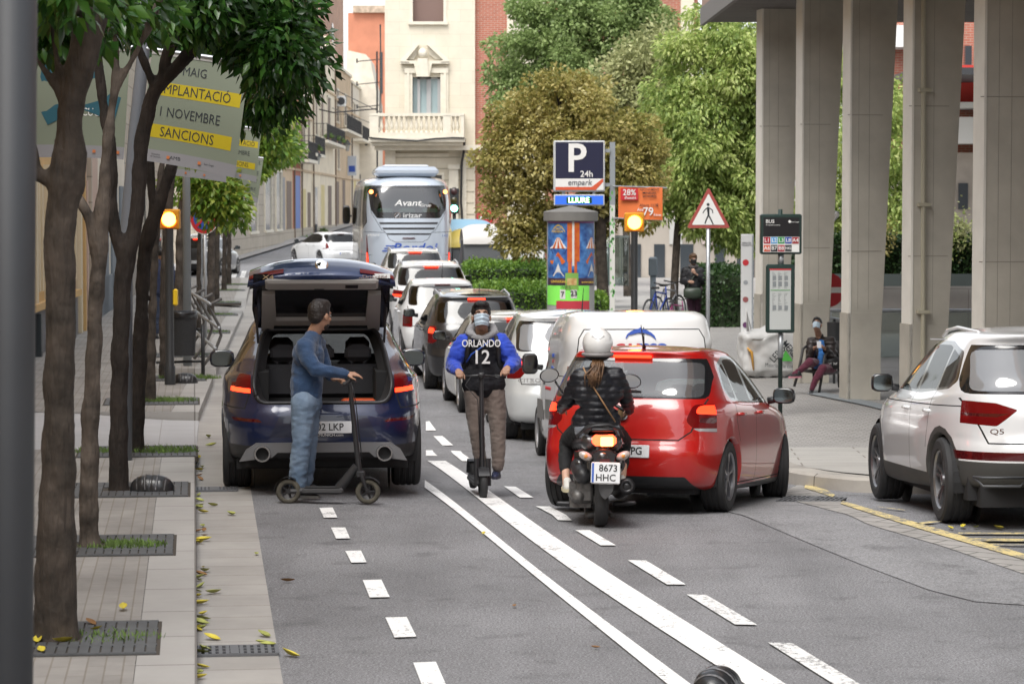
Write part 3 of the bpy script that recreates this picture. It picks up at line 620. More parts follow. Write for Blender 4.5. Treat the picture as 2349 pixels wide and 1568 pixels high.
def mirrors(parent, y, z, x, body=None, sz=(.21, .12, .15), glass=True, tuck=.0):
    for s in (-1, 1):
        b = MB(); b.ell((s*(x+.12), y, z), (sz[0]/2, sz[1]/2, sz[2]/2), 16, 10)
        me = b.mesh(smooth=True)
        for v in me.vertices:   # box-like shape flattened at the rear
            c = v.co; c.y = max(c.y, y-.035); dx = (c.x-s*(x+.12))/(sz[0]/2); dz = (c.z-z)/(sz[2]/2); k = 1/max(.62, (abs(dx)**4+abs(dz)**4)**.25 if (abs(dx)+abs(dz)) > .3 else 1); c.x = s*(x+.12)+dx*sz[0]/2*min(1.25, k); c.z = z+dz*sz[2]/2*min(1.25, k)
        o = link('wing_mirror', me, body or TRIMB, parent)
        MB().tube([(s*(x-.04), y+.03, z-.05), (s*(x+.05), y+.02, z-.035)], [.035, .03], 8).build('mirror_arm', BLK, o, True)
        g = MB(); n = 20; g.add([(s*(x+.12)+sz[0]*.42*(abs(math.cos(2*PI*i/n))**.6*(1 if math.cos(2*PI*i/n) > 0 else -1)), y-.042, z+sz[2]*.41*(abs(math.sin(2*PI*i/n))**.6*(1 if math.sin(2*PI*i/n) > 0 else -1))) for i in range(n)], [tuple(range(n))])
        g.build('mirror_glass', MIRG, o)
def plate(parent, x, y, z, s, rx=0, w=.52, h=.11, name='number_plate', sz=.092, two=None):
    t = MB().box(-w/2, w/2, -.006, .006, -h/2, h/2, .004).build(name, PLATE, parent); t.location = (x, y, z); t.rotation_euler = (rx, 0, 0)
    MB().box(-w/2+.004, -w/2+.045*(w/.52), -.0085, -.0065, -h/2+.006, h/2-.006 if not two else h/2-.006).build('euro_band', EUB, t)
    if two:
        text(two[0], sz, PLTX, t, (.02, -.008, h*.22), ext=.0012, bold=.01); text(two[1], sz, PLTX, t, (.0, -.008, -h*.24), ext=.0012, bold=.01)
    else: text(s, sz, PLTX, t, (.02, -.008, 0), ext=.0012, sx=.92, bold=.012)
    return t
def seats(parent, ys=(.35, -.55), z=.55, x=.36, top=1.12, m=None, wheel_left=True):
    for y in ys:
        for s in (-1, 1):
            b = MB(); b.box(s*x-.24, s*x+.24, y-.1, y+.42, z-.28, z, .05); b.m = Matrix.Translation((s*x, y-.1, z-.05)) @ Matrix.Rotation(R(14), 4, 'X'); b.box(-.23, .23, -.07, .05, 0, top-z-.12, .05)
            b.box(-.12, .12, -.05, .05, top-z-.09, top-z+.12, .04).tube([(-.06, 0, top-z-.2), (-.06, 0, top-z)], .008).tube([(.06, 0, top-z-.2), (.06, 0, top-z)], .008); b.build('seat', m or SEATM, parent, 40)
def cabin(parent, L, Wd, zf, zd, yd):
    b = MB(); b.box(-Wd, Wd, -L/2+.35, L/2-.5, .22, zf); b.box(-Wd+.05, Wd-.05, yd-.1, yd+.25, zf, zd, .05); b.build('cabin_floor', DARK, parent)
    MB().lathe([(.18, 0), (.19, .012), (.18, .024)], c=(0, 0, 0), n=20, ax='z', cap=False).build('steering_wheel', BLK, parent).matrix_local = Matrix.Translation((-.36, yd-.22, zd-.02)) @ Matrix.Rotation(R(65), 4, 'X')
def finish(car, loc, head, pitch=0, roll=0):
    car.location = loc; car.rotation_euler = (pitch, roll, head)
def underbody(parent, L, Wd, z0=.17, z1=.5, wy=(), wr=.34):
    b = MB(); b.box(-Wd+.24, Wd-.24, -L/2+.28, L/2-.25, z0, z1)
    for y in wy:
        for s in (-1, 1):
            # wheel housing as an open half drum
            b.add([(s*(Wd-.06-.26*q), y+(wr+.045)*math.cos(a), wr+(wr+.045)*math.sin(a)) for q in (0.04, 1) for a in [PI*i/14 for i in range(-1, 16)]], [(i, i+1, 17+i+1, 17+i) for i in range(16)])
            b.add([(s*(Wd-.32), y+(wr+.05)*math.cos(a), wr+(wr+.05)*math.sin(a)) for a in [2*PI*i/16 for i in range(16)]], [tuple(range(16))])
    b.build('underbody', DARK, parent)
# ---------------------------------------------------------------- one builder for the cars; every car gives its own rings and outlines
POLO = [  # z_rear, z_mid, z_front, y_rear, y_front, half width, n_rear, n_front
    (.22, .17, .18, -1.84, 1.86, .76, 5, 4), (.27, .20, .22, -1.94, 1.93, .80, 5.4, 4.6), (.38, .34, .36, -1.985, 1.975, .832, 5.2, 4.4), (.52, .5, .5, -2.0, 1.985, .842, 5.2, 4.4), (.60, .6, .6, -1.975, 1.97, .842, 5.2, 4.4),
    (.66, .68, .68, -1.955, 1.93, .84, 5.2, 4.3), (.78, .78, .76, -1.94, 1.84, .838, 5.0, 4.2), (.90, .86, .86, -1.915, 1.6, .832, 4.8, 3.8), (.98, .925, .94, -1.88, 1.15, .815, 4.4, 3.4), (1.03, .96, .98, -1.84, 1.0, .79, 4.6, 4),
    (1.12, 1.06, 1.06, -1.77, .82, .745, 5, 4.4), (1.25, 1.2, 1.18, -1.66, .55, .685, 5.4, 4.6), (1.345, 1.32, 1.29, -1.59, .28, .63, 5.6, 4.6), (1.385, 1.385, 1.36, -1.60, .10, .59, 5.6, 4.4), (1.405, 1.42, 1.39, -1.59, 0, .555, 5, 4.2), (1.412, 1.445, 1.41, -1.5, -.1, .45, 4, 4), (1.42, 1.458, 1.42, -1.35, -.25, .22, 3, 3), (1.425, 1.462, 1.425, -1.25, -.35, .0, 2, 2)]
def scaler(sx, sy, sz, dz=0, belt=0):
    fz = lambda z: z*sz+dz+belt*math.exp(-((z-.95)/.25)**2)
    return (lambda rg: [(fz(r[0]), fz(r[1]), fz(r[2]), r[3]*sy, r[4]*sy, r[5]*sx, r[6], r[7]) for r in rg]), (lambda P: [(y*sy, fz(z)) for y, z in P]), (lambda P: [(x*sx, fz(z)) for x, z in P])
def build_car(S):
    car = thing(S.get('name', 'car'), S['label'], S.get('cat', 'car'), group=S.get('group'))
    PT = S['paint']; bm = carshell(S['rings'], S.get('k', 5), S.get('segs', (9, 12, 12, 5))); yr = S['rings'][3][3]
    rear = lambda c, n: c.y < yr+S.get('rg_depth', 1.1) and n.y < -.15; rearall = lambda c, n: c.y < yr+.8
    for P in S.get('clad_side', []): carve(bm, P, 'yz', 12, SIDE)
    for P in S.get('clad_rear', []): carve(bm, P, 'xz', 12, rearall)
    for wy in S['wy']:
        if S.get('arch_clad'): carve(bm, arch(wy, S['wr'], S['ar']+S['arch_clad'], 20), 'yz', 12, SIDE)
    if 'rg_out' in S: carve(bm, rpoly(S['rg_out'], .06), 'xz', 1, rear)
    if 'rg_in' in S: carve(bm, rpoly(S['rg_in'], .06), 'xz', 2, rear)
    for P in S.get('trim', []): carve(bm, rpoly(P, .04, 2), 'yz', 3, SIDE)
    for P in S.get('sg', []): carve(bm, rpoly(P, .03, 2), 'yz', 4, SIDE, (3, 0))
    if 'ws' in S: carve(bm, S['ws'], 'yz', 9, lambda c, n: c.y > S.get('wsy', .05) and abs(c.x) < S.get('wsx', .6) and n.z > .15)
    lampf = lambda c, n: c.y < yr+S.get('lamp_y', .45)
    for (P, pid) in S.get('lamps', []):
        for s in (-1, 1): carve(bm, rpoly([(s*x, z) for x, z in P], S.get('lamp_r', .03)), 'xz', pid, lampf, (0, 12) if pid == 5 else (5, 0, 12))
    for (P, pid) in S.get('rear_polys', []): carve(bm, rpoly(P, .02), 'xz', pid, rearall, (0, 12, 8, 5))
    for L in S.get('gaps_rear', []): line_cuts(bm, L, 'xz', 7, rearall, .012, (0, 11, 12))
    for L in S.get('gaps_side', []): line_cuts(bm, L, 'yz', 7, SIDE, .010, (0, 12))
    for P, dep in S.get('holes', []): bmesh.ops.delete(bm, geom=carve(bm, rpoly(P, .09, 4), 'xz', 98, lambda c, n: c.y < yr+dep), context='FACES')
    for wy in S['wy']:
        bmesh.ops.delete(bm, geom=carve(bm, arch(wy, S['wr'], S['ar'], 20), 'yz', 99, lambda c, n: abs(c.x) > .45), context='FACES'); arch_lip(bm, wy, S['wr'], S['ar'])
    split_parts(bm, car, {(0, 7, 11, 12, 8): ('body', [PT, GAP, S.get('plate_area', PT), S.get('clad', CLAD), BLK], {}), 1: ('window_frame', S.get('frame_m', TRIMB), {}), 2: ('rear_window', S.get('rear_m', PRIV), {}), 3: ('window_trim', TRIMB, {'split': 1}), 4: ('side_window', S.get('side_m', PRIV), {'split': 1}),
        9: ('windscreen', GLS2, {}), (5, 6, 10, 13): ('tail_light', [S.get('lens', REDL), LAMP(S.get('glow', 5)), CLR, REDD], {'split': 1})})
    L = S['rings'][3]; W_ = S['W']/2
    underbody(car, -2*yr, W_, S.get('ub', .17), .5, S['wy'], S['wr']); cabin(car, -2*yr-.1, W_-.16, .42, S.get('dash', .95), S.get('dashy', .75))
    if S.get('seats', True): seats(car, S.get('seat_y', (-.05, -.95)), .55*S.get('hz', 1), W_*.42, S.get('seat_top', 1.14))
    for s in (-1, 1):
        for i, wy in enumerate(S['wy']):
            wheel(car, s*(W_-S['tw']/2-.022-(.006 if i == 0 else 0)), wy, S['wr'], S['tw'], S.get('style', 'spoke'), (S.get('steer', 0) if i else 0), S.get('rim'), S.get('spokes', 5), s)
    mirrors(car, *S['mirror'][:3], S.get('mirror_m'), S.get('mirror_s', (.21, .12, .15)))
    if 'plate' in S: x, y, z, tx = S['plate']; plate(car, x, y, z, tx, R(-6))
    if 'hbl' in S: x0, y, z, lit = S['hbl']; MB().box(-x0, x0, -.03, .01, -.013, .013, .005).build('high_brake_light', LAMP(6) if lit else REDD, car).location = (0, y, z)
    for s in (-1, 1):
        for (y, z, x) in S.get('handles', []): MB().tube([(s*(x-.03), y-.09, z), (s*(x+.012), y-.06, z), (s*(x+.012), y+.06, z), (s*(x-.03), y+.09, z)], .015, 8).build('door_handle', PT, car, True)
        if 'rails' in S: MB().tube([(s*x, y, z) for x, y, z in S['rails']], .016, 8).build('roof_rail', S.get('rail_m', mat('silver rail', (.6, .6, .62), .3, .8)), car, True)
    if 'wiper' in S:
        y, z, w = S['wiper']; MB().tube([(-w*.9, y-.03, z), (0, y-.02, z+.03), (w*.5, y-.01, z+.02)], [.012, .02, .01], 6).build('rear_wiper', BLK, car, True)
    if 'antenna' in S: x, y, z, h = S['antenna']; MB().tube([(x, y, z), (x, y-.02, z+.03), (x, y-.16*h/.25, z+h)], [.02, .009, .003], 8).build('antenna', BLK, car, True)
    if 'badge' in S: y, z, r = S['badge']; MB().lathe([(r, 0), (r, -.012), (r*.8, -.02)], n=24, ax='y').build('badge', CHR, car).location = (0, y, z)
    return car
def place(car, px, Y, hd, wy=(-1.3, 1.3), rearY=None):
    """px, Y: picture column and distance of the rear centre of the car; wheels follow the road surface"""
    X = (px-CX)*Y/F; c, s = math.cos(hd), math.sin(hd); L = -rearY; cx, cy = X-s*L, Y+c*L
    za = gz(cx-s*wy[0]*1, cy+c*wy[0]); zb = gz(cx-s*wy[1], cy+c*wy[1]); pit = math.atan2(zb-za, wy[1]-wy[0]); finish(car, (cx, cy, za-(zb-za)/(wy[1]-wy[0])*wy[0]), hd, pit)
# ---- red hatchback turning right
RED = paintm('red car paint', (.40, .008, .006))
S = dict(label='glossy red five door hatchback turning right with its brake lights lit', paint=RED, rings=POLO, k=6, segs=(12, 16, 16, 6), W=1.68, wy=(-1.23, 1.24), wr=.315, ar=.352, tw=.215,
    rg_out=[(-.66, 1.35), (-.70, 1.0), (.70, 1.0), (.66, 1.35)], rg_in=[(-.61, 1.315), (-.665, 1.015), (.665, 1.015), (.61, 1.315)], trim=[[(1.02, .93), (.18, 1.375), (-.75, 1.375), (-1.16, 1.30), (-1.27, 1.10), (-1.14, .985), (-.5, .955)]],
    sg=[[(.72, .985), (.14, 1.345), (-.24, 1.345), (-.24, .965)], [(-.33, 1.345), (-.72, 1.345), (-.86, 1.325), (-.86, .985), (-.33, .97)], [(-.91, 1.31), (-1.12, 1.27), (-1.21, 1.09), (-1.12, 1.01), (-.91, .995)]],
    ws=[(.88, 1.02), (.3, 1.31), (-.0, 1.9), (1.9, 1.9), (1.2, 1.0)], lamps=[([(.60, .955), (.55, .81), (.64, .725), (.9, .70), (.9, .96)], 5), ([(.64, .945), (.62, .875), (.80, .865), (.80, .95)], 6), ([(.66, .84), (.655, .80), (.76, .79), (.77, .84)], 13), ([(.61, .75), (.65, .725), (.86, .71), (.86, .745)], 10)], lamp_y=.40, lamp_r=.035,
    rear_polys=[([(-.56, .33), (-.66, .2), (.66, .2), (.56, .33)], 8), ([(-.36, .62), (-.32, .47), (.32, .47), (.36, .62)], 11)], gaps_rear=[[(-.69, 1.0), (-.60, .72), (-.5, .645), (.5, .645), (.60, .72), (.69, 1.0)]],
    gaps_side=[[(-1.05, .96), (-1.06, .80), (-.95, .62)], [(-.28, .96), (-.26, .25)], [(.95, .93), (.98, .7), (.9, .25)], [(-.9, .25), (.9, .25)]], clad_side=[[(-.93, .15), (-.93, .225), (.93, .225), (.93, .15)]], clad=BLK,
    rear_m=glassmat('light car glass rear', (.42, .45, .45), .12, base=.10), side_m=GLS2, glow=5, seat_top=1.06, dash=.85, rim=mat('two tone rim', (.32, .32, .34), .3, .8), steer=R(17), mirror=(.72, 1.0, .775), mirror_m=mat('mirror black cap', (.02, .02, .022), .2, coat=.5),
    plate=(0, -2.0, .545, '4442 HPG'), hbl=(.17, -1.60, 1.36, 1), handles=[(-.92, .86, .845), (-.12, .86, .845)], wiper=(-1.86, 1.035, .3), antenna=(0, -1.2, 1.44, .2), badge=(-1.945, .86, .055))
polo = build_car(S)
def place_by_wheel(car, P, lx, ly, hd, pitch=0, roll=0):
    q = Matrix.Rotation(hd, 3, 'Z') @ Vector((lx, ly, 0)); finish(car, (P.x-q.x, P.y-q.y, P.z-ly*math.sin(pitch)), hd, pitch, roll)
place_by_wheel(polo, G(1655, 1173), .735, -1.23, R(-17), R(-3.0))
# ---- white SUV at the right edge
WP = paintm('white car paint', (.70, .71, .72)); WP2 = paintm('warm white car paint', (.68, .675, .65)); SILV = paintm('silver car paint', (.62, .64, .64), .2)
rz, py, pz = scaler(1.12, 1.175, 1.13)
q5r = [(.34, .24, .24, -2.12, 2.16, .84, 5, 4), (.37, .28, .28, -2.24, 2.22, .90, 4.4, 4), (.50, .42, .42, -2.31, 2.28, .935, 4, 3.6), (.64, .62, .6, -2.33, 2.3, .945, 3.8, 3.4), (.72, .74, .74, -2.30, 2.28, .946, 3.8, 3.3), (.78, .80, .80, -2.27, 2.25, .942, 4, 3.2), (.92, .90, .9, -2.27, 2.15, .938, 4, 3.2),
    (1.05, .98, 1.0, -2.24, 1.9, .925, 4, 3), (1.12, 1.03, 1.08, -2.18, 1.35, .905, 4.2, 3.4), (1.16, 1.07, 1.12, -2.13, 1.15, .88, 4.6, 4), (1.25, 1.17, 1.2, -2.06, .95, .835, 5, 4.4), (1.40, 1.35, 1.34, -1.92, .6, .76, 5.4, 4.6), (1.50, 1.48, 1.45, -1.84, .32, .70, 5.6, 4.6), (1.56, 1.56, 1.52, -1.88, .12, .65, 5.6, 4.4), (1.585, 1.605, 1.56, -1.87, 0, .60, 5, 4.2), (1.595, 1.632, 1.58, -1.75, -.12, .48, 4, 4), (1.60, 1.648, 1.59, -1.55, -.28, .24, 3, 3), (1.605, 1.652, 1.595, -1.45, -.4, 0, 2, 2)]
CHS = mat('satin chrome', (.6, .6, .6), .25, 1)
S = dict(label='white SUV with dark lower cladding at the right edge of the photo', paint=WP, rings=q5r, k=6, segs=(12, 18, 16, 6), W=1.89, wy=(-1.40, 1.42), wr=.362, ar=.40, tw=.245, arch_clad=.055, rg_out=[(-.74, 1.50), (-.82, 1.10), (.82, 1.10), (.74, 1.50)], rg_in=[(-.69, 1.46), (-.77, 1.125), (.77, 1.125), (.69, 1.46)],
    trim=[[(1.12, 1.08), (.2, 1.525), (-.95, 1.525), (-1.5, 1.44), (-1.66, 1.2), (-1.5, 1.13), (-.5, 1.07)]], sg=[[(.85, 1.10), (.18, 1.49), (-.28, 1.49), (-.28, 1.09)], [(-.37, 1.49), (-.9, 1.49), (-1.06, 1.47), (-1.06, 1.12), (-.37, 1.10)], [(-1.12, 1.46), (-1.44, 1.40), (-1.57, 1.22), (-1.46, 1.15), (-1.12, 1.125)]],
    ws=[(.9, 1.13), (.12, 1.50), (.3, 2), (2, 2), (1.3, 1.13)], wsx=.7, lamps=[([(.44, .975), (.60, .84), (.99, .87), (.99, 1.06), (.60, 1.03)], 5), ([(.50, .945), (.60, .915), (.97, .925), (.97, .95), (.60, .945)], 13)], lamp_y=.5, lamp_r=.02, lens=REDL,
    clad_side=[[(-2.3, .1), (-2.3, .40), (2.3, .40), (2.3, .1)]], clad_rear=[[(-1, .1), (-1, .545), (1, .545), (1, .1)]], gaps_rear=[[(-.82, 1.06), (-.70, .80), (-.66, .70), (.66, .70), (.70, .80), (.82, 1.06)]], rear_polys=[([(-.92, .63), (-.86, .56), (.86, .56), (.92, .63)], 13), ([(-.5, .63), (-.5, .56), (-.28, .56), (-.28, .63)], 10)],
    gaps_side=[[(-1.12, 1.1), (-1.05, .9), (-.95, .62)], [(-.32, 1.07), (-.30, .4)], [(1.05, 1.05), (1.05, .8), (.95, .4)], [(-2.2, 1.0), (-1.1, .985), (1.9, .965)]], rear_m=HAZ, side_m=GLS, style='twin', rim=mat('grey alloy rim', (.28, .28, .29), .3, .85),
    mirror=(.85, 1.12, .845), mirror_m=mat('mirror black cap'), mirror_s=(.2, .13, .165), hbl=(.2, -1.89, 1.545, 0), handles=[(-1.0, .93, .935), (-.15, .93, .945)], rails=[(.585, -1.6, 1.55), (.585, -1.45, 1.605), (.59, -.7, 1.64), (.585, -.25, 1.615), (.58, -.05, 1.56)], rail_m=WP, plate=(0, -2.32, .76, '3017 KVB'), seat_top=1.25, hz=1.15, dash=1.08, dashy=.85)
q5 = build_car(S)
MB().tube([(-.66, -.6, 1.532)]*1+[(-.0, 0, 0)]*0+[(-.665, .1, 1.53)], .006, 6).build('trim_strip', CHS, q5)
text('Q5', .062, CHR, q5, (-.62, -2.27, .80), sx=1.5, name='badge', bold=.02); MB().tube([(-.80, -2.2, .43), (-.74, -2.31, .43), (-.38, -2.325, .43), (-.44, -2.32, .36), (-.74, -2.3, .36), (-.80, -2.2, .43)], .012, 6).build('bumper_trim', DGREY, q5, True)
place_by_wheel(q5, G(2184, 1197), -.80, -1.40, R(3.1), R(-2.2))
# ---- dark blue SUV with its tailgate open
BLU = paintm('dark blue car paint', (.007, .014, .055), .2)
x4r = [(.33, .24, .24, -2.2, 2.2, .86, 5, 4), (.36, .28, .28, -2.3, 2.26, .93, 4.8, 4), (.48, .42, .42, -2.36, 2.32, .955, 4.6, 3.6), (.62, .62, .6, -2.375, 2.34, .962, 4.8, 3.4), (.74, .74, .74, -2.36, 2.32, .96, 4.8, 3.3), (.84, .82, .82, -2.32, 2.28, .955, 4.6, 3.2), (.96, .92, .92, -2.28, 2.15, .952, 4.4, 3.2),
    (1.08, 1.00, 1.02, -2.22, 1.9, .94, 4.2, 3), (1.15, 1.04, 1.08, -2.12, 1.35, .915, 3.6, 3.4), (1.19, 1.08, 1.12, -2.02, 1.15, .88, 3.8, 4), (1.25, 1.18, 1.2, -1.85, .95, .825, 4.2, 4.4), (1.33, 1.34, 1.34, -1.50, .6, .745, 4.6, 4.6), (1.39, 1.46, 1.45, -1.26, .32, .69, 5, 4.6), (1.43, 1.53, 1.52, -1.12, .12, .64, 5, 4.4), (1.46, 1.575, 1.56, -1.02, 0, .585, 4.6, 4.2), (1.49, 1.60, 1.58, -.9, -.12, .46, 4, 4), (1.52, 1.615, 1.59, -.75, -.28, .23, 3, 3), (1.54, 1.618, 1.595, -.6, -.4, 0, 2, 2)]
SKID = mat('matt silver skid plate', (.17, .17, .175), .5, .4)
S = dict(label='dark blue SUV stopped by the left kerb with its tailgate raised', paint=BLU, rings=x4r, k=6, segs=(14, 16, 16, 6), W=1.92, wy=(-1.43, 1.43), wr=.36, ar=.40, tw=.26, holes=[([(-.60, .84), (.60, .84), (.66, 1.0), (.60, 1.34), (.55, 1.49), (-.55, 1.49), (-.60, 1.34), (-.66, 1.0)], 1.75)],
    trim=[[(1.12, 1.08), (.2, 1.50), (-.7, 1.50), (-1.15, 1.41), (-1.62, 1.2), (-1.4, 1.12), (-.5, 1.07)]], sg=[[(.85, 1.10), (.18, 1.465), (-.28, 1.465), (-.28, 1.09)], [(-.37, 1.465), (-.7, 1.46), (-1.06, 1.39), (-1.06, 1.12), (-.37, 1.10)], [(-1.12, 1.38), (-1.5, 1.21), (-1.4, 1.15), (-1.12, 1.125)]],
    ws=[(.9, 1.13), (.12, 1.50), (.3, 2), (2, 2), (1.3, 1.13)], wsx=.7, lamps=[([(.665, 1.10), (.665, .93), (.99, .96), (.99, 1.13)], 5), ([(.67, .98), (.67, .94), (.94, .95), (.94, .99)], 6), ([(.82, .985), (.93, .955), (.965, 1.0), (.95, 1.09), (.90, 1.09)], 6)], lamp_y=.5, lamp_r=.008, glow=7,
    clad_rear=[[(-1, .1), (-1, .46), (1, .46), (1, .1)]], clad_side=[[(-2.3, .1), (-2.3, .36), (2.3, .36), (2.3, .1)]], clad=mat('black lower cladding', (.022, .022, .024), .5), rear_polys=[([(-.86, .715), (-.82, .685), (-.56, .68), (-.60, .71)], 13), ([(.86, .715), (.82, .685), (.56, .68), (.60, .71)], 13), ([(-.40, .74), (-.50, .54), (.50, .54), (.40, .74)], 11)],
    gaps_rear=[[(-.96, .80), (-.72, .80), (-.68, .93)], [(.96, .80), (.72, .80), (.68, .93)]], gaps_side=[[(-1.12, 1.1), (-1.05, .9), (-.95, .62)], [(-.32, 1.07), (-.30, .4)], [(1.05, 1.05), (1.05, .8), (.95, .4)]], plate_area=mat('dark blue recess', (.008, .012, .035), .3, coat=.6),
    side_m=GLS, rim=mat('grey alloy rim', (.28, .28, .29), .3, .85), mirror=(.75, 1.10, .865), mirror_m=mat('mirror dark cap', (.012, .016, .03), .15, coat=1), mirror_s=(.25, .14, .175), plate=(0, -2.378, .635, '2802 LKP'), seats=False, dash=1.06, dashy=.85, ub=.25)
x4 = build_car(S)
b = MB(); [b.prism([(s*x, z) for x, z in P][::s], -2.385, -2.3, 'y') for s in (1, -1) for P in ([(.42, .405), (.47, .36), (.62, .345), (.62, .49), (.42, .495)], [(.62, .345), (.77, .325), (.71, .43), (.62, .49)])]; b.box(-.42, .42, -2.385, -2.3, .405, .495); b.build('skid_plate', SKID, x4)
for s in (-1, 1):
    MB().lathe([(.052, -.03), (.06, -.075), (.074, -.075), (.078, .0), (.078, .05)], c=(s*.56, -2.38, .40), n=24, ax='y', cap=False).build('exhaust_pipe', mat('steel pipe', (.35, .35, .35), .25, .9), x4, 40)
[MB().lathe([(.058, 0), (.001, .001)], c=(s*.56, -2.40, .40), n=20, ax='y').build('exhaust_opening', DARK, x4) for s in (-1, 1)]; text('MOTORMUNICH.com', .035, WHT, x4, (0, -2.386, .565), ext=.001, sx=1.1)
# seal round the opening, boot lining, rear seats
b = MB(); O = rpoly([(-.585, .85), (.585, .85), (.645, 1.0), (.585, 1.34), (.535, 1.475), (-.535, 1.475), (-.585, 1.34), (-.645, 1.0)], .09, 4)
yo = lambda z: float(np.interp(z, [.84, 1.0, 1.15, 1.25, 1.35, 1.5], [-2.28, -2.24, -2.1, -1.84, -1.45, -1.0]))
b.tube([(x, yo(z)+.02, z) for x, z in O+O[:1]], .022, 8); b.build('door_seal', BLK, x4, True)
b = MB(); b.add([(x, yo(z)+.03, z) for x, z in O]+[(x*.86, max(yo(z)+.35, -1.9), z*.94+.03) for x, z in O], [(i, (i+1) % len(O), len(O)+(i+1) % len(O), len(O)+i) for i in range(len(O))]); b.build('boot_surround', mat('boot trim', (.03, .03, .032), .7), x4, True)
b = MB(); b.box(-.6, .6, -2.2, -1.0, .78, .82).box(-.62, -.5, -2.0, -1.0, .8, 1.12).box(.5, .62, -2.0, -1.0, .8, 1.12); b.build('boot_lining', mat('boot lining', (.012, .012, .013), .9), x4)
b = MB(); b.box(-.6, .6, -1.12, -.98, .82, 1.14, .04)
for x in (-.36, 0, .36): b.box(x-.13, x+.13, -1.08, -.98, 1.16, 1.33, .05).tube([(x-.06, -1.03, 1.1), (x-.06, -1.03, 1.2)], .008).tube([(x+.06, -1.03, 1.1), (x+.06, -1.03, 1.2)], .008)
b.build('rear_seat', SEATM, x4, 40)
for s in (-1, 1): MB().box(s*.38-.22, s*.38+.22, -.22, -.08, .6, 1.14, .06).box(s*.38-.12, s*.38+.12, -.2, -.1, 1.18, 1.36, .05).build('front_seat', SEATM, x4, 40)
MB().box(.18, .5, -2.0, -1.75, .825, .86, .02).build('orange_bag', mat('orange bag', (.6, .09, .02), .5), x4)
# raised tailgate
tg = bpy.data.objects.new('tailgate', None); COL.objects.link(tg); tg.parent = x4
A = Vector((0, -1.02, 1.50)); B_ = Vector((0, -1.86, 2.0)); dirv = (B_-A); L_ = dirv.length; ang = math.atan2(dirv.z, -dirv.y)
GM = Matrix.Translation(A) @ Matrix(((1, 0, 0, 0), (0, -math.cos(ang), math.sin(ang), 0), (0, math.sin(ang), math.cos(ang), 0), (0, 0, 0, 1)))   # local: y along the gate, z to the outside (up, forward)
def gm(b): b.m = GM; return b
LT = mat('light grey trim', (.36, .35, .335), .7); 
b = gm(MB()); pts = [(-.62, -.02), (-.655, .35), (-.64, L_-.02), (.64, L_-.02), (.655, .35), (.62, -.02)]; b.prism(pts, 0, .05, 'z'); b.build('gate_glass', TRIMB, tg)
b = gm(MB()); t_ = .045
for s in (-1, 1): b.add([(s*x, y, z) for z in (0, -t_) for x, y in ((.57, .0), (.46, .0), (.43, .25), (.44, .72), (.56, .72), (.565, .35))], [tuple(range(6)), tuple(range(6, 12))]+[(i, (i+1) % 6, 6+(i+1) % 6, 6+i) for i in range(6)])
b.box(-.5, .5, .10, .2, -t_+.004, 0).box(-.53, .53, L_-.16, L_, -t_-.01, 0, .02); b.build('gate_trim', LT, tg)
b = gm(MB()); b.box(-.07, .02, L_-.13, L_-.125, -t_-.02, -t_).box(.22, .34, L_-.11, L_-.05, -t_-.014, -t_); b.build('gate_handle', BLK, tg)
# painted lower panel of the gate, folded forward at the top
prof = [(-1.83, 1.955), (-1.885, 1.985), (-1.90, 2.02), (-1.87, 2.06), (-1.80, 2.10), (-1.65, 2.145), (-1.45, 2.17), (-1.25, 2.16)]
b = MB(); nx = 24
def gp(u, v):
    x = (2*u-1); i = v*(len(prof)-1); k_ = min(len(prof)-2, int(i)); f = i-k_; y = prof[k_][0]*(1-f)+prof[k_+1][0]*f; z = prof[k_][1]*(1-f)+prof[k_+1][1]*f
    return (x*(.70-.03*v), y+.16*abs(x)**3, z-.115*abs(x)**2.6*(.35+.65*v)-.012*x*x)
b.sheet(gp, 40, 21); b.build('gate_panel', paintm('blue gate paint', (.02, .04, .12), .3), tg, True)
b = MB(); b.sheet(lambda u, v: (lambda p: (p[0]*.97, p[1]+.05, p[2]-.02))(gp(u, v*.5)), 20, 4); b.build('gate_panel_inside', BLK, tg)
for s in (-1, 1):
    b = MB(); b.sheet(lambda u, v: (lambda p: (p[0], p[1]-.012, p[2]+.006))(gp(.5+s*(.26+.235*u), .40+.14*v+.0*u)), 12, 3); o = b.build('tail_light', REDL, tg, True)
MB().lathe([(.062, 0), (.062, .01), (.05, .016), (.01, .018)], n=28).build('badge', CHR, tg, 30).matrix_local = Matrix.Translation((0, -1.80, 2.112)) @ Matrix.Rotation(R(62), 4, 'X')
text('X4', .055, CHR, tg, (-.50, -1.85, 2.0), rot=(R(80), 0, R(-8)), name='badge', sx=1.6, bold=.03); text('xDrive20d', .042, CHR, tg, (.48, -1.855, 2.003), rot=(R(80), R(0), R(8)), name='badge', sx=1.5, bold=.03)
for s in (-1, 1): MB().tube([(s*.60, -1.35, 1.36), (s*.62, -1.40, 1.70)], .012, 8).build('gate_strut', BLK, tg)
place_by_wheel(x4, G(538, 1115), -.83, -1.43, R(5.0))
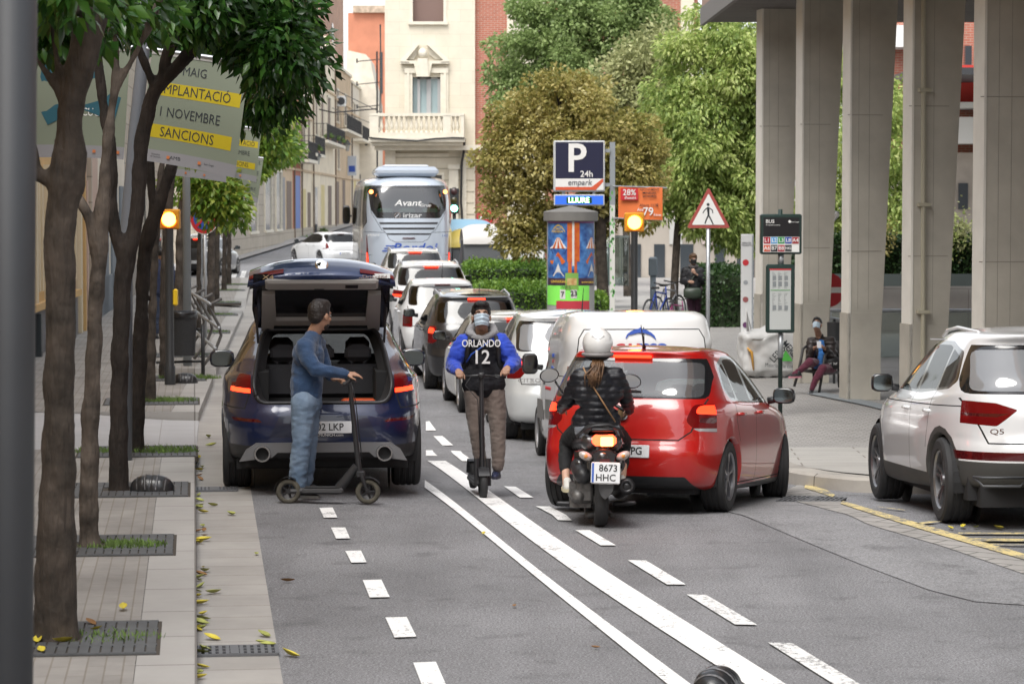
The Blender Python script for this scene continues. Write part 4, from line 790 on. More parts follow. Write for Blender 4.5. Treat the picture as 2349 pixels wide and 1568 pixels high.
# ---- white van with dolphin mark
vanr = [(.36, .22, .22, -2.05, 2.1, .80, 6, 4), (.40, .28, .28, -2.13, 2.15, .86, 6, 4), (.55, .42, .42, -2.19, 2.18, .90, 6, 3.6), (.70, .62, .6, -2.19, 2.19, .905, 6.5, 3.4), (.78, .76, .76, -2.16, 2.18, .905, 7, 3.3), (.90, .90, .88, -2.155, 2.1, .905, 7, 3.2), (1.02, 1.02, 1.0, -2.15, 1.7, .90, 7, 3.2), (1.12, 1.1, 1.1, -2.14, 1.35, .885, 7, 3.6), (1.25, 1.25, 1.22, -2.12, 1.1, .86, 7, 4.4), (1.45, 1.45, 1.4, -2.10, .85, .865, 8, 4.6), (1.60, 1.60, 1.55, -2.07, .65, .835, 8, 4.6), (1.715, 1.715, 1.66, -2.04, .5, .80, 8, 4.4), (1.775, 1.785, 1.73, -1.98, .35, .745, 7, 4.2), (1.80, 1.815, 1.765, -1.88, .2, .62, 6, 4), (1.80, 1.825, 1.78, -1.6, 0, .25, 3, 3), (1.80, 1.83, 1.785, -1.5, -.1, 0, 2, 2)]
VW_ = paintm('van white paint', (.72, .72, .715))
S = dict(name='van', cat='van', label='white panel van with a blue dolphin mark stopped behind the red hatchback', paint=VW_, rings=vanr, W=1.81, wy=(-1.3, 1.43), wr=.32, ar=.37, tw=.2, gaps_rear=[[(.02, 1.62), (.02, .5)], [(-.66, 1.60), (.66, 1.60)], [(-.72, 1.5), (-.78, 1.0), (-.78, .6)], [(.72, 1.5), (.78, 1.0), (.78, .6)], [(-.66, 1.6), (-.72, 1.5)], [(.66, 1.6), (.72, 1.5)]],
    sg=[[(1.15, 1.12), (.62, 1.6), (.08, 1.6), (.08, 1.08)]], ws=[(1.25, 1.2), (.8, 1.55), (.3, 2), (2, 2), (1.6, 1.15)], wsy=.5, wsx=.72, side_m=GLS, gaps_side=[[(.02, 1.65), (.02, .3)], [(-1.1, 1.65), (-1.1, .8)], [(1.2, 1.1), (1.2, .5)], [(-1.9, 1.06), (.0, 1.08)]], lamps=[([(.80, 1.18), (.80, .82), (.95, .82), (.95, 1.18)], 5), ([(.82, 1.14), (.82, 1.0), (.95, 1.0), (.95, 1.14)], 6)], lamp_y=.3,
    mirror=(1.05, 1.17, .88), mirror_m=BLK, mirror_s=(.2, .14, .26), hbl=(.17, -1.965, 1.715, 1), style='cap', rim=mat('steel wheel cover', (.35, .35, .36), .4, .5), plate=(-.2, -2.2, .62, '5521 GNT'), seats=False, antenna=(-.45, .1, 1.8, .3), dash=1.05, dashy=1.1)
van = build_car(S)
b = MB(); b.prism([(-1.15, .52), (-1.2, .62), (-1.1, .76), (-.0, .76), (.05, .62), (0, .52)], -.912, -.895, 'x'); b.prism([(.25, .5), (.2, .62), (.3, .74), (1.0, .74), (1.05, .62), (1, .5)], -.915, -.895, 'x'); b.build('side_bumper_strip', mat('grey plastic', (.16, .16, .16), .6), van)
b = MB(); b.box(-.913, -.9, .12, .25, .93, .96); b.build('door_handle', BLK, van)
NB = mat('logo blue', (.03, .09, .42), .5); NR = mat('logo red', (.5, .02, .03), .5)
dol = [(-.36, 1.29), (-.33, 1.36), (-.25, 1.42), (-.17, 1.455), (-.12, 1.46), (-.06, 1.50), (-.055, 1.455), (.03, 1.44), (.12, 1.39), (.18, 1.33), (.21, 1.25), (.17, 1.29), (.1, 1.345), (.0, 1.38), (-.12, 1.385), (-.22, 1.36), (-.30, 1.345), (-.335, 1.29)]
b = MB(); dol = [(x*.62, 1.38+(z-1.38)*.62) for x, z in dol]; b.prism(dol, -.004, 0, 'y'); o = b.build('dolphin_mark', NB, van); o.location = (-.02, -2.108, -.01); o.rotation_euler = (R(-8), 0, 0); o.location = (.03, -2.285, .19)
for i, (ch, m_) in enumerate((('c', NR), ('u', NR), ('m', NB), ('a', NB))): text(ch, .27, m_, van, (-.26+i*.165, -2.122, 1.395), name='lettering', bold=.03, sx=1.2, rot=(R(86), 0, 0))
text('cuma', .1, NB, van, (-.868, -.55, 1.30), rot=(R(84), 0, -PI/2)); text('NE', .06, NR, van, (-.872, -.55, 1.22), rot=(R(84), 0, -PI/2)); text('www.cumane.com', .085, NR, van, (-.909, -.3, .90), rot=(R(90), 0, -PI/2)); text('climatizacion\nmantenimiento', .055, NB, van, (-.88, -.55, 1.12), rot=(R(85), 0, -PI/2))
place(van, 1478, 30.6, R(4.8), (-1.3, 1.43), -2.19)
# ---- the rest of the queue
def hatch(label, paint, W, L, Hh, px, Y, hd, reg, lit=1, belt=0, extra=None, glass=None):
    sx, sy, sz = W/1.684, L/3.985, Hh/1.462; rg, yz, xz = scaler(sx, sy, sz, 0, belt)
    S = dict(label=label, paint=paint, rings=rg(POLO), k=4, segs=(8, 10, 10, 4), W=W, wy=(-1.23*sy, 1.24*sy), wr=.32, ar=.365, tw=.2, rg_out=xz([(-.64, 1.355), (-.68, 1.02), (.68, 1.02), (.64, 1.355)]), rg_in=xz([(-.60, 1.32), (-.65, 1.035), (.65, 1.035), (.60, 1.32)]),
        trim=[yz([(1.0, .95), (.18, 1.375), (-.75, 1.375), (-1.2, 1.31), (-1.38, 1.10), (-1.24, 1.0), (-.5, .965)])], sg=[yz([(.72, .995), (.14, 1.345), (-.24, 1.345), (-.24, .975)]), yz([(-.30, 1.345), (-.75, 1.345), (-1.1, 1.29), (-1.28, 1.10), (-1.12, 1.01), (-.30, .98)])], ws=yz([(.88, 1.02), (.3, 1.31), (-.0, 1.9), (1.9, 1.9), (1.2, 1.0)]), wsx=.62*sx,
        lamps=[(xz([(.66, .98), (.64, .78), (.72, .72), (.95, .72), (.95, .98)]), 5)]+([(xz([(.69, .95), (.69, .87), (.88, .87), (.88, .95)]), 6)] if lit else []), gaps_rear=[xz([(-.69, 1.0), (-.63, .66), (.63, .66), (.69, 1.0)])], gaps_side=[yz([(-.28, .96), (-.26, .25)]), yz([(.95, .93), (.95, .25)])], rear_m=glass or PRIV,
        mirror=(.72*sy, 1.03*sz, W/2-.03), plate=(0, -2.005*sy, .53, reg), hbl=(.15, -1.60*sy, 1.375*sz, lit), handles=[(-.92, .88*sz, W/2+.003), (-.12, .88*sz, W/2+.003)])
    if extra: S.update(extra)
    c = build_car(S); c['group'] = 'cars queueing in the right hand lane'; place(c, px, Y, hd, S['wy'], -2.0*sy); return c
RAILM = mat('silver rail')
def rails(W, Hh, sy=1.1): return [(W*.33, -1.35*sy, Hh*.965), (W*.335, -1.2*sy, Hh*1.0), (W*.34, -.4*sy, Hh*1.02), (W*.335, .0, Hh*.985), (W*.33, .1, Hh*.95)]
c6 = hatch('silver MPV with red wraparound tail lights just ahead of the white van', SILV, 1.83, 4.35, 1.74, 1316, 36.0, R(5), '9954 FYS', 1, .0, dict(lamps=[([(.60, 1.12), (.60, .98), (.70, .86), (1, .82), (1, 1.16)], 5), ([(.66, 1.09), (.66, 1.04), (.9, 1.0), (.9, 1.07)], 6)], mirror_m=SILV), HAZ)
text('CITROËN', .075, CHR, c6, (-.52, -2.14, .84), sx=1.4, name='badge', bold=.02)
c5 = hatch('white hatchback partly hidden behind the electric scooter rider', WP2, 1.78, 4.3, 1.54, 1192, 40.6, R(6), '6610 JHD', 1, 0, dict(lens=REDL))
for s in (-1, 1): MB().box(-.14, .14, -.01, .01, -.02, .02).build('reflector', REDL, c5).location = (s*.66, -2.11, .42)
c4 = hatch('black crossover with a pale panoramic roof and silver roof rails', paintm('black car paint', (.012, .012, .014)), 1.81, 4.35, 1.68, 1098, 46.2, R(6), '1183 KDM', 1, 0, dict(rails=rails(1.81, 1.64), wr=.345, ar=.385, tw=.215, arch_clad=.04, antenna=(.1, -1.1, 1.63, .2)))
MB().sheet(lambda u, v: (-.52+1.04*u, -1.45+1.75*v, 1.655+.03*math.sin(PI*u)*1.0-.03+.03*math.sin(PI*v)), 8, 8).build('panoramic_roof', mat('pale roof glass', (.45, .42, .38), .08, coat=1), c4, True)
c3 = hatch('white city car with square red lights between the black crossover and the white jeep', WP, 1.665, 3.5, 1.60, 1018, 52.2, R(6), '4420 LBC', 0, 0, dict(lamps=[([(.60, .93), (.60, .70), (.82, .70), (.82, .93)], 5), ([(.64, .88), (.64, .76), (.76, .76), (.76, .88)], 13)], mirror_m=BLK, antenna=(.1, .0, 1.58, .3)))
c2 = hatch('white compact SUV with silver roof rails behind the city car', WP, 1.82, 4.4, 1.66, 993, 58.0, R(6), '0098 LGH', 1, 0, dict(rails=rails(1.82, 1.62), lamps=[([(.60, 1.05), (.60, .90), (1, .92), (1, 1.08)], 5), ([(.62, .97), (.62, .925), (.95, .93), (.95, .97)], 6)]), PRIV)
c1 = hatch('white estate with tall red tail lights right behind the coach', WP2, 1.70, 4.2, 1.66, 955, 66.3, R(6), '7731 HBB', 1, 0, dict(rails=rails(1.7, 1.62), rail_m=WP2, side_m=GLS, lamps=[([(.68, 1.38), (.70, .90), (.82, .90), (.78, 1.38)], 5), ([(.70, 1.25), (.71, 1.0), (.80, 1.0), (.78, 1.25)], 6)]), GLS)
sed = hatch('white saloon turning left beyond the coach', WP, 1.8, 4.7, 1.46, 792, 119, R(27), '2245 FKW', 0, 0, dict(glow=2), GLS); del sed['group']
f1 = hatch('dark car far up the street seen between the tree trunks on the left', paintm('black car paint', (.012, .012, .014)), 1.8, 4.3, 1.5, 446, 104, R(-8), '8812 DDL', 1); del f1['group']
f2 = hatch('white car far up the street between the left tree trunks', WP, 1.8, 4.4, 1.6, 470, 108, R(8), '3390 GHK', 0, 0, None, GLS); del f2['group']
# ---------------------------------------------------------------- coach
BUSP = paintm('pale blue coach paint', (.46, .51, .58), .25)
bus_r = [(.42, .32, .32, -5.9, 5.9, 1.2, 8, 6), (.5, .4, .4, -6.0, 6.0, 1.245, 7, 6), (.9, .9, .9, -6.05, 6.05, 1.27, 7, 5), (1.3, 1.3, 1.3, -6.06, 6.05, 1.275, 7, 5), (1.9, 1.9, 1.9, -6.02, 6.0, 1.275, 7, 5), (2.3, 2.3, 2.3, -5.98, 5.95, 1.27, 7, 5), (2.8, 2.8, 2.8, -5.9, 5.85, 1.25, 7, 5), (3.2, 3.2, 3.2, -5.78, 5.6, 1.21, 6, 5), (3.38, 3.4, 3.4, -5.68, 5.3, 1.14, 5, 5), (3.46, 3.50, 3.5, -5.5, 5.1, 1.0, 4, 4), (3.5, 3.56, 3.54, -5.2, 4.9, .6, 3, 3), (3.5, 3.57, 3.55, -5.0, 4.7, 0, 2, 2)]
S = dict(name='coach', cat='coach', label='pale blue coach with a wide rear window waiting at the green light', paint=BUSP, rings=bus_r, k=5, segs=(12, 14, 10, 6), W=2.55, wy=(-3.1, 3.4), wr=.5, ar=.58, tw=.3, rg_out=[(-1.09, 3.26), (-1.02, 2.6), (-.86, 2.33), (.86, 2.33), (1.02, 2.6), (1.09, 3.26)], rg_in=[(-.98, 3.18), (-.93, 2.62), (-.78, 2.50), (.78, 2.50), (.93, 2.62), (.98, 3.18)],
    trim=[[(-5.6, 2.2), (-5.3, 3.25), (5.2, 3.25), (5.5, 2.0), (-5.0, 2.0)]], sg=[[(-5.2, 2.3), (-5.0, 3.15), (4.9, 3.15), (5.2, 2.1), (-4.9, 2.1)]], lamps=[([(1.11, 1.85), (1.06, 1.06), (1.3, 1.06), (1.3, 1.90), (1.2, 1.9)], 5), ([(1.10, 1.36), (1.08, 1.08), (1.12, 1.08), (1.14, 1.36)], 6), ([(1.14, 1.40), (1.14, 1.36), (1.26, 1.36), (1.26, 1.40)], 6), ([(1.135, 1.35), (1.11, 1.1), (1.24, 1.1), (1.25, 1.35)], 10)], lamp_y=.5, lamp_r=.02, glow=5,
    rear_polys=[([(-.80, 2.22), (-.77, 2.16), (.77, 2.16), (.80, 2.22)], 8), ([(-.72, 2.07), (-.68, 2.01), (.68, 2.01), (.72, 2.07)], 8), ([(-.62, 1.91), (-.56, 1.86), (.56, 1.86), (.62, 1.91)], 8)], gaps_rear=[[(-1.2, 1.95), (-.62, 1.93), (-.52, 1.74), (-.36, 1.66), (.36, 1.66), (.52, 1.74), (.62, 1.93), (1.2, 1.95)], [(-1.09, 3.3), (-1.0, 2.5), (-.72, 2.0), (-.64, 1.95)], [(1.09, 3.3), (1.0, 2.5), (.72, 2.0), (.64, 1.95)]],
    rear_m=glassmat('coach glass', (.34, .42, .38), .10), side_m=PRIV, mirror=(6.2, 2.4, 1.25), mirror_m=BLK, mirror_s=(.25, .2, .6), plate=(0, -6.07, 1.0, '1478 HHG'), seats=False, dash=1.5, dashy=4.6, style='cap', gaps_side=[[(-5.9, 1.3), (5.8, 1.3)], [(-4.2, 1.3), (-4.2, .5)], [(1.2, 1.3), (1.2, .5)]])
coach = build_car(S)
b = MB(); b.box(-.86, .86, -5.2, -2.4, 3.52, 3.80, .1); b.build('roof_unit', BUSP, coach, 40)
b = MB(); b.box(-.62, .62, -4.6, -2.6, 3.79, 3.86, .04); b.build('roof_hatch', mat('pale grille', (.6, .64, .7), .5), coach, 40)
OR = LAMP(9, (1, .25, .06))
for s in (-1, 1): MB().lathe([(.055, 0), (.055, -.012), (.01, -.016)], n=20, ax='y').build('corner_lamp', OR, coach).location = (s*1.0, -5.80, 3.08)
text('Avant', .24, WHT, coach, (-.02, -5.93, 2.76), sx=1.25, shear=.2, bold=.02, rot=(R(86), 0, 0)); text('Grup', .12, WHT, coach, (.46, -5.935, 2.70), sx=1.2, rot=(R(86), 0, 0)); text('irizar', .19, mat('grey lettering', (.6, .6, .6), .4), coach, (.10, -5.98, 2.41), sx=1.3, bold=.02, rot=(R(86), 0, 0))
MB().lathe([(.085, 0), (.085, -.01), (.07, -.01), (.07, 0)], n=24, ax='y', cap=False).tube([(-.05, -.006, -.05), (.05, -.006, .05)], .012).build('badge', CHR, coach).location = (-.3, -5.97, 2.41)
text('148', .12, mat('slate lettering', (.12, .16, .3), .4), coach, (.97, -6.04, 1.84)); text('MAN', .09, mat('grey lettering'), coach, (-.95, -6.04, 1.86), sx=1.6, bold=.03); text('Bordoi', .34, NB, coach, (.14, -6.06, 1.50), sx=1.25, shear=.25, bold=.02)
b = MB()
for i in range(3): b.box(-.72+i*.05, -.36, -6.068, -6.06, 1.40+i*.07, 1.43+i*.07)
b.build('logo_bars', NB, coach)
MB().box(-.17, .17, -6.055, -6.04, 1.755, 1.785).build('high_brake_light', REDD, coach)
b = MB()
for x in (-.62, -.02, .6): b.box(x-.22, x+.22, -5.5, -5.35, 2.0, 2.62, .06)
b.build('rear_seats', mat('green grey seats', (.16, .24, .22), .8), coach, 40)
coach.scale = (1.05, 1, 1); place(coach, 938, 76.4, R(5.0), (-3.1, 3.4), -6.06)
# ---------------------------------------------------------------- buildings
STONE = tiles('cream ashlar', (.68, .62, .50), (.65, .59, .47), (.55, .49, .39), .9, .45, .006, plane='xz', stain=.07); STN2 = mat('cream stone trim', (.69, .64, .53), .8, var=.08, vs=4, bump=.1); BRK = tiles('red brick', (.42, .14, .09), (.36, .11, .07), (.40, .28, .22), .24, .075, .012, plane='xz', stain=.14)
WALLP = mat('pale plaster', (.66, .60, .50), .85, var=.1, vs=1.5); SHUT = mat('brown roller shutter', (.19, .12, .10), .6); WGL = mat('pale window glass', (.35, .45, .47), .08, spec=.8); DGL = mat('dark window glass', (.05, .06, .07), .1, spec=.8); IRON = mat('black wrought iron', (.02, .02, .022), .5)
YB = 100.0
def wx(px, Y=YB): return (px-CX)*Y/F
def wz(py, Y=YB): return at(CX, py, Y).z
def fb(b, x0, x1, y0, y1, dep, out=0.0, Y=YB, bev=0):   # a box given by its outline seen from the street, standing out from plane Y
    return b.box(wx(x0, Y), wx(x1, Y), Y-out, Y+dep, wz(y1, Y), wz(y0, Y), bev)
sb = thing('corner_building', 'cream stone corner building with a balustraded balcony and a broken pediment over its window', 'building')
b = MB()   # walls built round the openings
for q in [(884, 947, -160, 660), (1019, 1090, -160, 177), (1011, 1090, 177, 265), (947, 1019, 50, 177), (947, 1011, 261, 265), (947, 1090, 265, 660)]: fb(b, *q, 14)
b.build('wall', STONE, sb)
b = MB(); fb(b, 1090, 1163, -160, 660, 10, -.25); b.build('brick_bay', BRK, sb); b = MB(); fb(b, 1163, 1250, -160, 660, 10, -.05); b.build('pilaster_bay', STONE, sb)
b = MB(); fb(b, 1250, 1600, -160, 660, 10, -.25); b.build('brick_wing', BRK, sb); b = MB(); fb(b, 1390, 1404, -160, 660, 1, .0).box; fb(b, 1560, 1590, -160, 660, 1, .05); b.build('pilaster', STONE, sb)
w = MB(); fb(w, 947, 1019, -60, 50, .3, -.28); o = w.build('window_shutter', SHUT, sb)
w = MB(); fb(w, 941, 948, -60, 60, .3, .03); fb(w, 1018, 1025, -60, 60, .3, .03); fb(w, 938, 1028, 50, 57, .3, .12); w.build('window_sill', STN2, sb)
w = MB(); fb(w, 947, 1011, 177, 261, .2, -.4); o = w.build('window_pane', WGL, sb)
w = MB(); fb(w, 958, 964, 177, 261, .1, -.33); fb(w, 1004, 1011, 177, 261, .1, -.33); fb(w, 979, 989, 177, 261, .1, -.31); fb(w, 956, 1011, 175, 181, .1, -.33); w.build('window_frame', mat('grey window frame', (.42, .42, .42), .5), sb)
w = MB(); fb(w, 929, 947, 162, 265, .2, .10); fb(w, 935, 940, 160, 265, .1, .16); fb(w, 1011, 1029, 162, 265, .2, .10); fb(w, 1019, 1024, 160, 265, .1, .16); fb(w, 929, 1029, 157, 168, .2, .14); fb(w, 920, 1031, 140, 147, .2, .24)
def gb(P, out, dep=.2): w.prism([(wx(x), wz(y)) for x, y in P], YB-out, YB+dep, 'y')
gb([(920, 142), (921, 137), (957, 100), (962, 104), (934, 138), (940, 143)], .28); gb([(1031, 142), (1030, 137), (986, 100), (981, 104), (1017, 138), (1012, 143)], .28); gb([(951, 147), (992, 147), (986, 177), (957, 177)], .26); gb([(960, 135), (982, 135), (984, 177), (958, 177)], .34); gb([(925, 137), (950, 137), (957, 125), (957, 110)], .08); gb([(1026, 137), (1000, 137), (985, 125), (985, 110)], .08)
w.ell((wx(971), YB-.2, wz(123)), (.17, .17, .19)); w.build('pediment', STN2, sb, 40)
w = MB(); fb(w, 850, 1068, 318, 327, .4, 1.2); fb(w, 856, 1062, 327, 335, .4, 1.0); fb(w, 862, 1092, 335, 345, .4, .7); fb(w, 1060, 1166, 333, 345, .3, .25); w.build('cornice', STN2, sb)
w = MB(); fb(w, 852, 1066, 262, 269, -.8, 1.1); fb(w, 852, 1066, 306, 318, -.7, 1.15); fb(w, 852, 872, 268, 307, -.78, 1.1); fb(w, 1018, 1036, 268, 307, -.78, 1.1); fb(w, 1058, 1066, 268, 307, -.78, 1.1)
fb(w, 1058, 1066, 262, 318, .2, 1.0); fb(w, 852, 858, 262, 318, .2, 1.0); w.build('balcony_parapet', STN2, sb)
bal = MB(); pr = [(.05, 0), (.05, .06), (.03, .09), (.065, .2), (.07, .27), (.035, .42), (.03, .5), (.055, .55), (.055, .62)]
bme = MB().lathe(pr, n=10).mesh(smooth=40)
for x in [879+11.3*i for i in range(13)]+[1042, 1051]:
    o = link('baluster', bme, None, sb); o.location = (wx(x), YB-.95, wz(307)); 
    if not len(bme.materials): bme.materials.append(STN2)
w = MB()
for k in range(12): fb(w, 886, 1088, 360+k*26, 362+k*26, .05, .02)
w.build('joints', mat('shadowed joint', (.42, .38, .30), .9), sb)
w = MB(); fb(w, 884, 908, 345, 640, .2, .16); fb(w, 1030, 1052, 384, 640, .2, .16); fb(w, 1028, 1056, 378, 388, .2, .22); fb(w, 908, 1030, 352, 360, .2, .1); fb(w, 1058, 1070, 345, 640, .2, .12); fb(w, 958, 1020, 396, 402, .2, .1); fb(w, 958, 964, 402, 640, .2, .08); fb(w, 1014, 1020, 402, 640, .2, .08); w.build('pilaster', STN2, sb)
w = MB(); fb(w, 964, 1014, 402, 640, .02, .02); w.build('doorway', mat('dark doorway', (.09, .085, .08), .6), sb)
w = MB(); pts = [(1067, 318), (1064, 350), (1060, 372), (1058, 460), (1063, 540), (1068, 600)]; w.tube([(wx(x), YB-.3, wz(y)) for x, y in pts], .05, 6); w.tube([(wx(x), YB-1.25, wz(y)) for x, y in [(852, 318), (900, 322), (960, 325), (1000, 320), (1040, 318), (1067, 319)]], .03, 6); w.build('cable', BLK, sb, True)
# row of houses on the left of the far street: facades on x = XS
XS = -13.5
def fy(px): return XS*F/(px-CX)
def frail(y0, y1, z, name, par, h=1.1, d=.9, x=XS):
    b = MB(); n = max(4, int((y1-y0)/.16))
    for zz in (z+.03, z+h): b.tube([(x, y0, zz), (x+d, y0, zz), (x+d, y1, zz), (x, y1, zz)], .02, 4)
    for i in range(n+1): y = y0+(y1-y0)*i/n; b.box(x+d-.012, x+d+.012, y-.012, y+.012, z, z+h)
    for i in range(4): xx = x+d*i/4; b.box(xx-.01, xx+.01, y0-.01, y0+.01, z, z+h)
    return b.build(name, IRON, par)
def zat(px, py): return at(px, py, fy(px)).z
def house(p0, p1, top, m, label, wins=(), doors=(), balc=(), off=0, depth=9, group=None, extra=()):
    y0, y1 = fy(p0), fy(p1); t = thing('house', label, 'house', (0, 0, 0)); x = XS+off
    MB().box(x-depth, x, y0, y1, -.6, top).build('wall', m, t); MB().box(x-depth-.1, x+.14, y0+.01, y1-.01, top, top+.22).build('cornice', STN2, t)
    for zc_ in (4.9, top-2.6): MB().box(x, x+.10, y0+.02, y1-.02, zc_, zc_+.14).build('string_course', BEI, t)
    MB().tube([(x+.08, y0+.4, .1), (x+.08, y0+.4, top)], .06, 6).build('drain_pipe', mat('pipe brown', (.14, .10, .07), .6), t)
    MB().box(x-.01, x+.06, y0+.01, y1-.01, -.5, 1.3).build('plinth', GST, t)
    for (a, b_, z0, z1, mm) in wins:
        ya, yb = fy(a), fy(b_); MB().box(x-.02, x+.012, ya, yb, z0, z1).build('window', mm, t); f = MB(); f.box(x, x+.08, ya-.12, ya, z0-.1, z1+.12).box(x, x+.08, yb, yb+.12, z0-.1, z1+.12).box(x, x+.10, ya-.12, yb+.12, z1, z1+.14).box(x, x+.14, ya-.15, yb+.15, z0-.14, z0); f.build('window_frame', STN2, t)
    for (a, b_, z0, z1, mm) in doors: MB().box(x-.02, x+.02, fy(a), fy(b_), z0, z1).build('door', mm, t)
    for (a, b_, z) in balc: 
        MB().box(x, x+.96, fy(a), fy(b_), z-.2, z).build('balcony_slab', STN2, t); frail(fy(a), fy(b_), z, 'balcony_railing', t, x=x)
    return t
BRN = mat('brown shutter', (.16, .11, .08), .7); GRD = mat('grey metal door', (.22, .22, .23), .6); BLUD = mat('blue door', (.05, .13, .42), .5); YD = mat('yellow plaster', (.62, .52, .26), .85, var=.08); CRM = mat('cream plaster', (.74, .65, .50), .85, var=.12, vs=1); BEI = mat('beige plaster', (.54, .41, .27), .85, var=.16, vs=1); TER = mat('terracotta plaster', (.50, .20, .12), .85, var=.1, vs=1); OBR = tiles('old orange brick', (.45, .23, .14), (.38, .2, .13), (.42, .34, .28), .3, .1, .015, plane='xz', stain=.25)
GST = tiles('grey ashlar', (.44, .385, .31), (.40, .35, .28), (.25, .22, .18), .9, .55, .02, plane='xz', stain=.1)
house(470, 640, 8.5, GST, 'grey stone building with tall dark openings behind the last left trees', [(560, 578, 1.4, 4.6, DGL), (596, 612, 1.4, 4.6, DGL), (622, 634, 1.4, 4.6, DGL)], [], [], off=.25)
house(640, 672, 9.5, BEI, 'beige house with two grey garage doors beside the blue door', [(646, 656, 5.4, 7.4, BRN), (660, 668, 5.4, 7.4, BRN)], [(643, 654, 0, 4.4, GRD), (658, 669, 0, 4.2, BRN)], [])
house(672, 690, 10.2, mat('rust plaster', (.42, .16, .10), .85, var=.1), 'narrow rust red house with a tall blue door', [(676, 684, 6.6, 9.0, BRN)], [(675, 688, .2, 4.6, BLUD)], [(674, 696, 5.6)], off=.02)
house(690, 716, 11.0, CRM, 'cream house with a yellow ground floor and iron balconies', [(694, 700, 6.6, 9.2, BRN), (705, 711, 6.6, 9.2, BRN)], [(692, 702, .3, 3.8, YD), (706, 713, .3, 3.6, BRN)], [(692, 716, 6.1)])
h5 = house(716, 768, 13.6, CRM, 'tall cream house with a stepped parapet and planted balconies', [(722, 727, 7.6, 10.6, BRN), (735, 741, 7.6, 10.6, BRN), (750, 757, 7.6, 10.6, BRN), (724, 728, 11.4, 12.8, BRN), (740, 745, 11.4, 12.8, BRN)], [(722, 728, .5, 4.0, DGL), (736, 744, .5, 4.2, YD), (752, 760, .5, 4.2, BRN)], [(720, 764, 7.2)], off=.03)
for a, b_ in ((716, 722), (733, 738), (749, 754), (763, 768)): MB().box(XS-.3, XS+.06, fy(a), fy(b_), 13.6, 15).build('parapet_pier', CRM, h5)
def planter(y, z, x, n=120, label='', col=None, s=.35):
    t = thing('planter', label, 'plant', (x, y, z)); MB().box(-.12, .12, -s, s, 0, .2).build('box', mat('clay', (.28, .12, .07), .8), t)
    b = MB()
    for i in range(n):
        p = Vector((random.gauss(0, .14), random.gauss(0, s*.6), .2+abs(random.gauss(0, .16)))); a = random.random()*6; d = Vector((math.cos(a), math.sin(a), random.uniform(-.6, .6)))*.09; e = Vector((-d.y, d.x, .03))*.5
        b.add([p-d, p+e, p+d, p-e], [(0, 1, 2, 3)])
    b.build('foliage', col or mat('balcony plants', (.12, .2, .04), .7, var=.6, vs=6), t)
for px, z, lab in ((700, 6.1, 'potted balcony plants above the yellow doorway'), (728, 7.2, 'trailing plants at the near end of the tall cream house balcony'), (745, 7.2, 'bushy plants in the middle of the tall cream house balcony'), (758, 7.2, 'flowering plants at the far end of the tall cream house balcony')): planter(fy(px), z, XS+.82, 420, lab, s=.9)
planter(fy(726), .6, XS+.5, 500, 'tall potted palm like plant by a doorway on the far pavement', s=.3); planter(fy(683), .3, XS+.5, 200, 'plant in a pink pot beside the blue door', s=.25)
def lantern(px, z, lab):
    t = thing('wall_lantern', lab, 'lantern', (XS, fy(px), z)); MB().tube([(0, 0, 0), (.5, 0, .25), (.9, 0, .1)], .03, 6).build('bracket', IRON, t); b = MB(); b.lathe([(.06, .2), (.26, .0), (.22, -.05)], c=(.9, 0, .0), n=6).lathe([(.2, -.06), (.12, -.5)], c=(.9, 0, 0), n=6); b.build('lamp_head', mat('lantern glass', (.3, .3, .28), .2), t); MB().lathe([(.29, 0), (.08, .3), (.02, .42)], c=(.9, 0, 0), n=6).build('hood', IRON, t)
lantern(697, 5.9, 'black wall lantern under the nearer iron balcony'); lantern(771, 7.4, 'black wall lantern under the farther balcony'); lantern(850, 9.0, 'small wall lantern left of the stone balcony')
ac = thing('air_conditioner', 'white air conditioning unit on the tall cream house wall', 'air conditioner', (XS+.3, fy(776), 10.4)); MB().box(-.3, .3, -.5, .5, 0, .8, .03).build('casing', WHT, ac); MB().lathe([(.3, 0), (.3, -.02)], c=(0, -.5, .4), ax='y', n=16).build('fan', DGREY, ac)
sg = thing('shop_sign', 'blue and white shop sign projecting from the far houses', 'sign', (XS+.4, fy(797), 5.2)); MB().box(-.35, .35, -.06, .06, 0, 1.6).build('panel', mat('pale sign', (.5, .55, .62), .5), sg); MB().box(-.25, .25, -.08, -.061, .3, .8).build('lettering', NB, sg)
h6 = house(768, 806, 13.4, BEI, 'beige house below the tall brick gable', [(772, 777, 9.2, 11.6, BRN), (790, 795, 9.2, 11.6, BRN), (774, 778, 5.6, 7.4, BRN)], [(772, 778, 1, 4.6, BRN), (786, 792, 1.2, 4.8, BRN)], [(770, 806, 8.6)])
t = thing('house', 'tall old orange brick gable rising above the beige house', 'house'); y6 = fy(768)
MB().box(XS-9, XS-.6, fy(752)+.2, fy(806), 13.5, 21).build('wall', OBR, t); MB().box(XS-9.2, XS-.45, fy(752), fy(806)+.2, 21, 21.3).build('roof', TER, t); MB().box(XS-.61, XS-.56, fy(780), fy(783), 14.6, 17).build('window', DGL, t)
house(806, 838, 13.0, WALLP, 'white plastered house with two rows of narrow windows', [(811, 815, 9.0, 11.4, BRN), (824, 828, 9.0, 11.4, BRN)], [(812, 817, 1.6, 5, YD), (826, 830, 1.6, 5, BRN)], [(808, 836, 8.4)])
house(838, 868, 12.2, CRM, 'low beige house farthest up the street', [(842, 846, 8.0, 10.4, BRN), (855, 859, 8, 10.4, BRN)], [(843, 848, 2, 5, GRD)], [])
Y8 = 262
